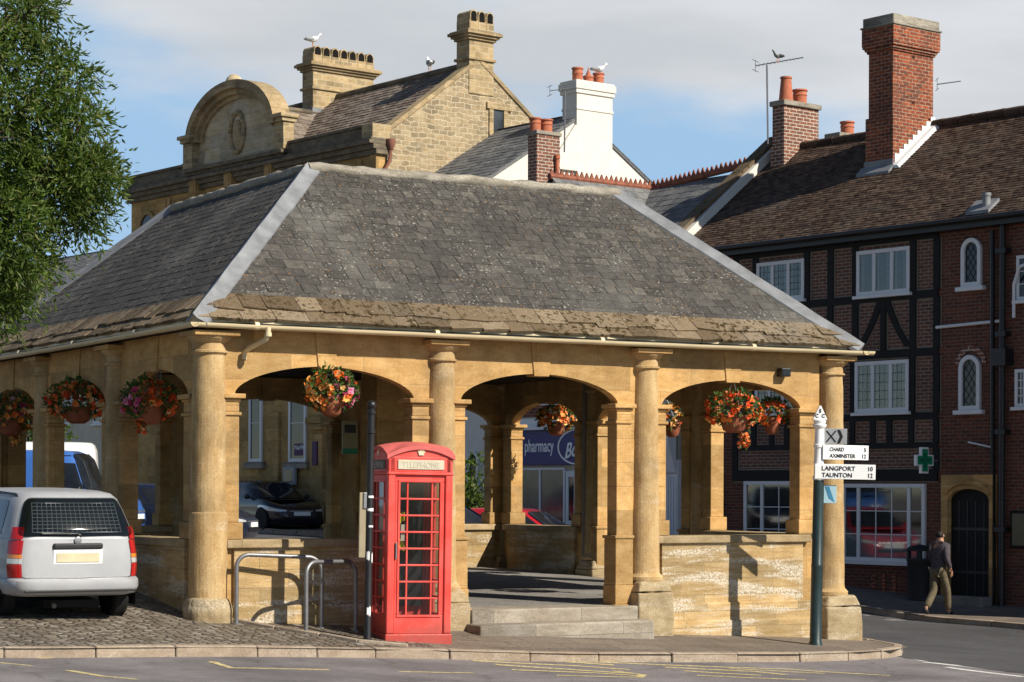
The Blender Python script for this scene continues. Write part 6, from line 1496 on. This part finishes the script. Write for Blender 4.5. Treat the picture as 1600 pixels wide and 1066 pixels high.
    if not van:
        p = cab.patch(_angx(cab, zm, -xw, False), _angx(cab, zm, xw, False), zb-.01, H-.085, .007, rnd_=7); p = cab.patch(_angx(cab, zm, -xw, False), _angx(cab, zm, xw, False), zb-.01, H-.095, .024, rnd_=7); rw = obj('rear_window', p, M['carglass' if kind == 'estate' else 'glass'], cb, smooth=60)
    p = cab.patch(_angx(cab, zm, xw, True), _angx(cab, zm, -xw, True), zb-.03, H-.095, .022, rnd_=8); obj('windscreen', p, M['glass'], cb, smooth=60)
    # wheels
    for side in (1, -1):
        for y in (yr+.78, yf-.85):
            rr = .325; mb = MB(); mb.lathe([(rr*.62,-.09),(rr*.9,-.1),(rr,-.07),(rr,.07),(rr*.9,.1),(rr*.62,.09)], (0,0,0), 28)
            cx = side*(h-(.15 if kind == 'estate' else .095)); mb.xf(lambda X, Y, Z: (cx+Z*side, y+X, rr+Y)); wh = obj('wheel', mb, M['rubber'], r, smooth=45)
            mb = MB(); mb.lathe([(rr*.60,.055),(rr*.62,.085),(rr*.5,.07),(rr*.18,.085),(.01,.09)], (0,0,0), 20); mb.xf(lambda X, Y, Z: (cx+Z*side, y+X, rr+Y)); obj('rim', mb, M['rim'], wh, smooth=45)
            mb = MB(); n = 20; R2 = .375; xo = side*(h*.998+.004)
            mb.add([(xo, y+R2*math.cos(math.pi*k/n), rr+.02+R2*math.sin(math.pi*k/n)*.98) for k in range(n+1)]+[(xo*.9, y+R2*math.cos(math.pi*k/n), rr+.02+R2*math.sin(math.pi*k/n)*.98) for k in range(n+1)]+[(xo, y-R2, .19), (xo, y+R2, .19)], [tuple(range(n+1))+(2*n+2, 2*n+3), *[(k, k+1, n+2+k, n+1+k) for k in range(n)]]); obj('wheel_arch', mb, M['rubber'], body)
    # lamps, plates
    for side in (1, -1):
        a0 = _angx(low, .68, side*h*.995, False); a1 = _angx(low, .68, side*h*.80, False)
        if kind != 'estate': obj('tail_lamp', low.patch(min(a0,a1), max(a0,a1), .62, .88, .008, 8, 4), M['lampred'], r, smooth=60)
        a0 = _angx(low, .66, side*h*.99, True); a1 = _angx(low, .66, side*h*.50, True)
        obj('headlight', low.patch(min(a0,a1), max(a0,a1), .64, .80, .008, rnd_=3.2), M['lampclear'], r, smooth=60)
    obj('grille', low.patch(_angx(low, .5, .42, True), _angx(low, .5, -.42, True), .36, .46, .006, rnd_=5), M['black'], r)
    obj('upper_grille', low.patch(_angx(low, .66, .38, True), _angx(low, .66, -.38, True), .66, .72, .007, rnd_=5), M['rim'], r)
    mb = MB(); mb.box(-.26, .26, yf-.005, yf+.012, .47, .58); obj('number_plate', mb, M['plateW'], r)
    return r, low, cab, _angx, ang

# silver estate from behind
ez_ = .395; CHX = -1.94; CYR = -.62
EST, low, cab, _ax, _an = car('silver estate car with mesh behind its rear window, backed up on the cobbles', paint('silver_paint', (.40,.405,.415), .46, .15, .2), (CHX, CYR+4.3/2, ez_), (0.0, 1.0), 4.3, 1.74, 1.61, 'estate', group=None)
EST.rotation_euler = (math.radians(1.6), 0, math.radians(.5))
body = next(o for o in EST.children if o.name.startswith('body')); yr = -2.15; h = .87
cabo = next(o for o in EST.children if o.name.startswith('cabin'))
for side in (1, -1):     # stacked lamps wrapping the corners
    for a, b, m_, nm in ((.575,.735,'lampred','tail_lamp'), (.74,.80,'lampclear','reversing_lamp'), (.805,.85,'lampamber','indicator'), (.855,1.02,'lampred','tail_lamp')):
        a1 = _ax(low, .68, side*h*.79, False); a0 = _an(low, .68, yr+.24, side)
        if side < 0: a0 -= 2*math.pi
        obj(nm, low.patch(min(a0,a1), max(a0,a1), a, b, .014, 16, 4), M[m_], body, smooth=60)
    a1 = _ax(cab, 1.1, side*h*.75, False); a0 = _an(cab, 1.1, yr+.24, side)
    if side < 0: a0 -= 2*math.pi
    obj('tail_lamp', cab.patch(min(a0,a1), max(a0,a1), 1.03, 1.17, .022, 14, 4), M['lampred'], body, smooth=60)
mb = MB()
mb.tube([(-.60,-1.7,1.50),(-.61,-1.55,1.56),(-.62,.2,1.58),(-.61,.6,1.52)], .018, 8); obj('roof_rail', mb, M['black'], cabo, smooth=60)
mb = MB(); mb.tube([(.60,-1.7,1.50),(.61,-1.55,1.56),(.62,.2,1.58),(.61,.6,1.52)], .018, 8); obj('roof_rail', mb, M['black'], cabo, smooth=60)
mb = MB(); q = yr+.055; mb.box(-.31, .31, q-.035, q+.05, .915, .985); hb = obj('boot_handle', mb, M['plastic'], body, bevel=.02, seg=3)
mb = MB(); mb.box(-.31, .31, q-.012, q+.03, .73, .912); pr_2 = obj('plate_recess', mb, M['signwhite'], body, bevel=.01)
mb = MB(); mb.box(-.27, .27, q-.022, q-.008, .755, .87); obj('number_plate', mb, M['plateY'], body, bevel=.004)
mb = MB(); mb.lathe([(.045,0),(.045,.008),(.03,.012)], (0,0,0), 20); mb.xf(lambda X, Y, Z: (X, q+.0-Z, 1.02+Y)); obj('badge', mb, M['rim'], body, smooth=40)
mb = MB(); mb.box(-.70, .70, yr-.085, yr-.055, .40, .43); obj('bumper_strip', mb, M['plastic'], body, bevel=.008)
gap = MB(); gap.tube([tuple(low.at(_ax(low,z,s*h*.83,False), z)+Vector((0,-.006,0))) for s, z in ((-1,1.0),(-1,.70),(-1,.60),(-.9,.565),(0,.562),(.9,.565),(1,.60),(1,.70),(1,1.0))], .006, 5); obj('hatch_seam', gap, M['black'], body)
mb = MB(); zt2 = 1.06
mb.tube([tuple(cab.at(_ax(cab,1.1,x,False),1.10)+Vector((0,-.03,0))) for x in (.02,-.15,-.45)], .012, 6); mb.ball(tuple(cab.at(_ax(cab,1.08,.02,False),1.08)+Vector((0,-.015,0))), .04, .03, .03); obj('rear_wiper', mb, M['black'], cabo, smooth=60)
# load guard: a pale wire mesh inside the rear window
mb = MB()
zm_ = 1.28; xw_ = cab.at(-math.pi/4, zm_).x*.955; tA, tB = _ax(cab, zm_, -xw_, False), _ax(cab, zm_, xw_, False)
obj('dark_interior', cab.patch(tA, tB, 1.03+.035, 1.61-.095, .012, rnd_=7), M['roomdark'], cabo, smooth=60)
def onrear(p, q, off=.017):
    t = tA+(tB-tA)*p; z = 1.07+(1.50-1.07)*q; a = cab.at(t, z); d1 = cab.at(t+.01, z)-a; d2 = cab.at(t, z+.01)-a; return a+d1.cross(d2).normalized()*off
def px_of(x, z):   # fraction across the window for a width x
    return (_ax(cab, z, x, False)-tA)/(tB-tA)
for i in range(19):
    x = -.56+1.12*i/18; mb.tube([onrear(px_of(x*(1-.08*q), 1.1+.36*q), .10+.80*q) for q in (0, .33, .66, 1)], .0055, 4)
for j in range(9):
    q = j/8; mb.tube([onrear(px_of(x*(1-.08*q), 1.1+.36*q), .10+.80*q) for x in np.linspace(-.56, .56, 7)], .0055, 4)
obj('load_guard', mb, M['signgrey'], cabo)
mb = MB(); mb.box(-.35, .35, yr+.25, yr+2, .19, .28); mb.tube([(-.3,yr+.02,.23),(-.3,yr+.5,.24)], .03, 8); obj('exhaust', mb, M['rubber'], body)

P_dk = paint('black_blue_paint', (.010,.011,.016), .22, 0, .25); P_db = paint('dark_blue_paint', (.012,.016,.032), .22, 0, .25); P_rd = paint('red_paint', (.42,.012,.02), .2, 0, .9); P_bl = paint('van_blue_paint', (.045,.14,.44), .22, 0, .8); P_wh = paint('van_white_paint', (.72,.72,.71), .35, 0, .5)
def hd(a):   # heading as an angle from straight away, clockwise to the right of the picture
    return (FW[0]*math.cos(a)+RT[0]*math.sin(a), FW[1]*math.cos(a)+RT[1]*math.sin(a))
def put(u, d): p = P(u, 700, d); return (p.x, p.y, T(p.x, p.y)-.11)
car('shiny black hatchback facing right, parked before the bank windows', P_dk, put(421, 64), hd(math.radians(148)), 4.3, 1.80, 1.48)
car('dark blue hatchback mostly hidden behind the corner column', P_db, put(262, 51), hd(math.radians(100)), 4.2, 1.75, 1.47)
car('small red car whose roof shows beyond the arch nearest the corner column', P_rd, put(205, 57), hd(math.radians(80)), 3.9, 1.7, 1.50)
car('bright blue van seen through the left side arches', P_bl, (lambda q: (q[0], q[1], q[2]+.12))(put(88, 49)), hd(math.radians(97)), 3.9, 1.8, 2.0, 'van', 'van', 'parked_van')
car('white van standing behind the bright blue van', P_wh, put(16, 57), hd(math.radians(263)), 4.8, 1.9, 2.4, 'van', 'van', 'parked_van')
car('red car parked below the blue shop sign', P_rd, put(832, 48), hd(math.radians(112)), 4.0, 1.72, 1.46)
car('dark blue car parked left of the red car, beyond the middle arch', P_db, put(702, 44), hd(math.radians(60)), 4.1, 1.75, 1.48)

# ================================================================== pharmacy cross, bin, notice, aerials
cxp, _z = xz(1440, 720, -.55); cz0, cz1 = rz(1440, 740, -.55), rz(1440, 699, -.55)
PCX, PCY = RF.w(cxp, -.55)
PC = thing('pharmacy_cross', 'projecting green pharmacy cross on the half-timbered front', 'sign', (PCX, PCY, cz0), RANG, off=(cxp, -.55, cz0))
s_ = (cz1-cz0)/2; zc = (cz0+cz1)/2
def cross(s, a): return [(-a,-s),(a,-s),(a,-a),(s,-a),(s,a),(a,a),(a,s),(-a,s),(-a,a),(-s,a),(-s,-a),(-a,-a)]
mb = MB(); mb.prism([(p[0]-.55, p[1]+zc) for p in cross(s_, s_*.42)], cxp+.02, cxp+.09, 'x'); cc = obj('case', mb, M['signwhite'], PC, bevel=.008)
for g, m_, dpt in ((.05,'green',.096), (.16,'postgreen',.100), (.19,'green',.104)):
    mb = MB(); mb.prism([(p[0]-.55, p[1]+zc) for p in cross(s_-g*.8, s_*.42-g*.55)], cxp+.0, cxp+dpt, 'x'); obj('green_cross', mb, M[m_], cc)
mb = MB(); mb.tube([(cxp,-.55+s_-.03,zc),(cxp,.0,zc)], .03, 8); obj('bracket', mb, M['galv'], PC)
# litter bin by the big shop window
bp = onground(1437, 937); bz = T(bp.x, bp.y)
LB = thing('litter_bin', 'black litter bin under the big shop window, beside the walking man', 'litter bin', (bp.x, bp.y, bz), RANG)
mb = MB(); mb.lathe([(.25,0),(.25,.06),(.235,.07),(.26,.80),(.275,.82),(.275,.86),(.2,.86)], (0,0,0), 20); b_ = obj('drum', mb, M['plastic'], LB, smooth=40)
mb = MB()
for k in range(4): q = k*math.pi/2+.78; mb.box(.22*math.cos(q)-.03, .22*math.cos(q)+.03, .22*math.sin(q)-.03, .22*math.sin(q)+.03, .85, 1.02)
mb.lathe([(.28,1.02),(.285,1.05),(.2,1.12),(.02,1.16)], (0,0,0), 20); obj('hood', mb, M['plastic'], b_, smooth=40)
# notice frame at the far right
x0, x1 = rx(1581), rx(1612); z0, z1 = rz(1590, 857), rz(1590, 798); NX, NY = RF.w((x0+x1)/2, 0)
NF = thing('wall_notice', 'framed notice on the brick wall right of the stone doorway', 'notice', (NX, NY, z0), RANG, off=((x0+x1)/2, 0, z0))
mb = MB(); mb.box(x0, x1, -.06, .0, z0, z1); nf = obj('frame', mb, M['timber'], NF, bevel=.01); mb = MB(); mb.box(x0+.06, x1-.06, -.066, -.05, z0+.06, z1-.06); obj('sheet', mb, plain('dull_notice', (.14,.12,.07), .6), nf)
def aerial(label, base, top, boom0, boom1, n, els=.28, mast=True):
    o = base; r = thing('television_aerial', label, 'aerial', o, off=o, group='television aerials on the chimneys'); mb = MB()
    if mast: mb.tube([base, top], .022, 6); obj('mast', mb, M['galv'], r)
    mb = MB(); b0, b1 = Vector(boom0), Vector(boom1); mb.tube([b0, b1], .012, 5); d = (b1-b0).normalized(); s = d.cross(Vector((0,0,1))).normalized()
    for i in range(n): p = b0.lerp(b1, (i+.5)/n); l = els*(1-.45*i/n); mb.tube([p-s*l/2, p+s*l/2], .006, 4)
    for zz_ in (-.12, .12): mb.tube([b0-s*.2+Vector((0,0,zz_)), b0+s*.2+Vector((0,0,zz_))], .008, 4)
    mb.tube([b0+Vector((0,0,-.14)), b0+Vector((0,0,.14))], .008, 4)
    obj('boom', mb, M['galv'], r)
d_a = 53.0
aerial('tall television aerial on a mast left of the two-pot brown chimney', P(1198,225,d_a), P(1196,102,d_a), P(1178,103,d_a+.3), P(1253,90,d_a-.3), 12)
aerial('television aerial on a thin white pole by the white chimney', P(880,238,58.0), P(881,142,58.0), P(857,142,58.0), P(890,138,58.2), 6, .2)
aerial('television aerial behind the tall red chimney', P(1452,134,51), P(1452,128,51), P(1462,132,51), P(1499,127,51), 8, .25)

# ================================================================== birds and the walking man
def skin_mesh(name, verts, edges, radii, mat, parent, sub=2, root=0):
    me = bpy.data.meshes.new(name); off = OFF.get(parent.name, Vector((0,0,0))) if parent else Vector((0,0,0))
    me.from_pydata([Vector(v)-off for v in verts], edges, []); me.materials.append(mat); o = bpy.data.objects.new(name, me); COL.objects.link(o); o.parent = parent; OFF[o.name] = off
    sk = o.modifiers.new('skin', 'SKIN'); sk.use_smooth_shade = True
    if not me.skin_vertices: 
        bpy.context.view_layer.objects.active = o
    lay = me.skin_vertices[0].data if me.skin_vertices else me.attributes and None
    for i, rr in enumerate(radii):
        rr = rr if isinstance(rr, tuple) else (rr, rr); me.skin_vertices[0].data[i].radius = rr; me.skin_vertices[0].data[i].use_root = (i == root)
    s = o.modifiers.new('sub', 'SUBSURF'); s.levels = sub; s.render_levels = sub
    return o
def bird(label, p, ang, s=1.0, grey=False, sit=False):
    r = thing('pigeon' if grey else 'seagull', label, 'pigeon' if grey else 'seagull', p, ang)
    wh = M['signgrey'] if grey else M['signwhite']; z = .10*s if not sit else .0
    bm_ = MB()
    prof = [(-.24,.10,.012),(-.16,.105,.035),(-.06,.11,.07),(.04,.125,.085),(.12,.15,.07),(.165,.20,.045),(.19,.25,.042),(.215,.275,.044),(.245,.275,.034),(.268,.266,.010)]
    vs = []; n = 12
    for y, zc, rr in prof:
        for k in range(n): q = 2*math.pi*k/n; vs.append((rr*math.cos(q)*s, y*s, (zc+rr*1.05*math.sin(q))*s+z))
    m = len(prof); bm_.add(vs, [(i*n+k, (i+1)*n+k, (i+1)*n+(k+1) % n, i*n+(k+1) % n) for i in range(m-1) for k in range(n)]+[tuple(range(n)), tuple(range(m*n-1, (m-1)*n-1, -1))])
    b = obj('body', bm_, wh, r, smooth=180)
    mb = MB(); mb.add([(0,.262*s,.28*s+z),(.009*s,.262*s,.266*s+z),(-.009*s,.262*s,.266*s+z),(0,.325*s,.258*s+z)], [(0,1,3),(0,3,2),(1,2,3)]); obj('beak', mb, M['lampamber'], r)
    for sd in (1, -1):
        mb = MB(); mb.ball((sd*.066*s,-.08*s,.125*s+z), .02*s, .19*s, .05*s, 10, 6); obj('wing', mb, M['signgrey'] if not grey else M['plastic'], r, smooth=180)
        if not sit: mb = MB(); mb.tube([(sd*.028*s,.0,z+.05*s),(sd*.028*s,.005*s,.0)], .008*s, 5); mb.box(sd*.028*s-.015*s, sd*.028*s+.015*s, -.005*s, .04*s, -.002, .006); obj('leg', mb, M['lampamber'], r)
        mb = MB(); mb.ball((sd*.036*s,.222*s,.286*s+z), .006*s); obj('eye', mb, M['black'], r)
X, Y = RF.w(*GULLP); bird('white seagull standing on the left end of the seven-arched chimney', (X, Y, GULLZ), -YAW-1.2, 1.1)
X, Y = RF.w(-22.6, BW/2); q = P(669, 137, 66.0); bx_ = rx(669, BW/2); X, Y = RF.w(bx_, BW/2); bird('grey-backed seagull on the roof ridge between the two stone chimneys', (X, Y, gz0+.08), -YAW+.3, 1.2)
X, Y = RF.w(WX-.25, POTY); bird('white seagull sitting on the right-hand pot of the white chimney', (X, Y, POTZ+.0), -YAW-1.3, 1.0, sit=True)
q = P(1213, 97.5, d_a-.02); bird('pigeon perched on the boom of the tall television aerial', (q.x, q.y, q.z), -YAW+2.2, .72, grey=True)

mp_ = onground(1466, 962); mzz = T(mp_.x, mp_.y)
MAN = thing('person', 'man in a dark grey hooded top and khaki trousers walking along the far pavement', 'person', (mp_.x, mp_.y, mzz), -YAW-.75)
ht = zat(1457, 828, (Vector((mp_.x-CX, mp_.y-CY)).dot(Vector(FW))))-mzz; k = ht/1.75
def sk(pts): return [(x*k, y*k, z*k) for x, y, z in pts]
# local: +y is the way he walks, x to his right
J = dict(pel=(0,0,.93), wai=(0,.02,1.06), che=(0,.05,1.28), nek=(0,.06,1.46), hb=(0,.075,1.54), hm=(0,.09,1.63), ht=(0,.085,1.70),
  shR=(.17,.05,1.41), elR=(.24,-.05,1.14), wrR=(.24,.10,.94), shL=(-.17,.05,1.41), elL=(-.24,.10,1.15), wrL=(-.20,.28,1.02),
  hiR=(.09,0,.90), knR=(.10,.19,.50), anR=(.09,.26,.09), toR=(.09,.42,.045), hiL=(-.09,0,.90), knL=(-.09,-.02,.49), anL=(-.09,-.32,.15), toL=(-.09,-.24,.05))
nm = list(J); vs = sk([J[a] for a in nm]); ix = {a: i for i, a in enumerate(nm)}
E_ = [('pel','wai'),('wai','che'),('che','nek'),('nek','hb'),('hb','hm'),('hm','ht'),('nek','shR'),('shR','elR'),('elR','wrR'),('nek','shL'),('shL','elL'),('elL','wrL'),('pel','hiR'),('hiR','knR'),('knR','anR'),('anR','toR'),('pel','hiL'),('hiL','knL'),('knL','anL'),('anL','toL')]
Rr = dict(pel=(.14,.10), wai=(.13,.09), che=(.16,.11), nek=.056, hb=.062, hm=(.076,.092), ht=(.055,.07), shR=.065, elR=.045, wrR=.03, shL=.065, elL=.045, wrL=.03, hiR=.085, knR=.058, anR=.04, toR=.032, hiL=.085, knL=.058, anL=.04, toL=.032)
skin = plain('skin', (.42,.22,.14), .6)
def rad(a, g=1.0, e=0.0): q = Rr[a]; q = q if isinstance(q, tuple) else (q, q); return tuple((v*g+e)*k for v in q)
skin_mesh('body', vs, [(ix[a], ix[b]) for a, b in E_], [rad(a) for a in nm], skin, MAN)
def garment(name, pts, edges, radii, mat): 
    n_ = list(pts); i_ = {a: i for i, a in enumerate(n_)}; return skin_mesh(name, sk([pts[a] for a in n_]), [(i_[a], i_[b]) for a, b in edges], [tuple(v*k for v in radii[a]) for a in n_], mat, MAN)
G = {a: J[a] for a in ('wai','che','shR','elR','shL','elL')}; G['hem'] = (0,.0,.86); G['up'] = (0,.055,1.42); G['wR'] = (.24,.085,.965); G['wL'] = (-.204,.262,1.035); G['hood'] = (0,-.035,1.47)
garment('hooded_top', G, [('wai','hem'),('wai','che'),('che','up'),('up','shR'),('shR','elR'),('elR','wR'),('up','shL'),('shL','elL'),('elL','wL'),('up','hood')],
  dict(wai=(.175,.135), hem=(.165,.125), che=(.195,.145), up=(.11,.10), shR=(.09,.09), elR=(.068,.068), wR=(.05,.05), shL=(.09,.09), elL=(.068,.068), wL=(.05,.05), hood=(.10,.075)), plain('dark_grey_cloth', (.075,.064,.072), .9, 0, .2, .25, 12))
G = {a: J[a] for a in ('pel','hiR','knR','hiL','knL')}; G['aR'] = (.09,.255,.10); G['aL'] = (-.09,-.30,.165)
garment('trousers', G, [('pel','hiR'),('hiR','knR'),('knR','aR'),('pel','hiL'),('hiL','knL'),('knL','aL')], dict(pel=(.135,.105), hiR=(.098,.10), knR=(.085,.085), aR=(.075,.08), hiL=(.098,.10), knL=(.085,.085), aL=(.075,.08)), plain('khaki_cloth', (.13,.105,.065), .9, 0, .2, .25, 12))
for a, b, hz_ in (((.09,.20,.05),(.09,.42,.045),0), ((-.09,-.36,.14),(-.09,-.22,.04),0)):
    garment('shoe', {'a': a, 'b': b}, [('a','b')], {'a': (.05,.05), 'b': (.045,.035)}, M['plastic'])
garment('hair', {'a': (0,.025,1.575), 'b': (0,.065,1.66), 'c': (0,.075,1.715)}, [('a','b'),('b','c')], {'a': (.084,.07), 'b': (.092,.102), 'c': (.07,.082)}, plain('dark_hair', (.015,.011,.009), .7))
for sd, w in ((1,'wrR'), (-1,'wrL')):   # hands with separate fingers
    wx, wy, wz = J[w]; V = [(wx,wy,wz),(wx,wy+.035,wz-.06)]; Eg = [(0,1)]; Rg = [(.028,.022),(.034,.018)]
    for f in range(4):
        o = (f-1.5)*.019; V += [(wx+.0,wy+.04+o,wz-.085),(wx-.008*sd,wy+.045+o*1.1,wz-.12-(.01 if f in (1,2) else 0)),(wx-.022*sd,wy+.045+o,wz-.145-(.012 if f in (1,2) else 0))]; b = len(V)-3; Eg += [(1,b),(b,b+1),(b+1,b+2)]; Rg += [(.009,.009),(.0085,.0085),(.007,.007)]
    V += [(wx-.012*sd,wy+.055,wz-.04),(wx-.03*sd,wy+.075,wz-.075)]; b = len(V)-2; Eg += [(0,b),(b,b+1)]; Rg += [(.012,.012),(.009,.009)]
    skin_mesh('hand', sk(V), Eg, [tuple(v*k for v in q) for q in Rg], skin, MAN, 1)
# mile the face: nose and ears are part of a small mesh on the head
mb = MB(); mb.ball((0,.178*k,1.625*k), .013*k, .02*k, .022*k); 
for sd in (1, -1): mb.ball((sd*.079*k,.085*k,1.625*k), .012*k, .022*k, .032*k)
obj('ears_and_nose', mb, skin, MAN, smooth=180)
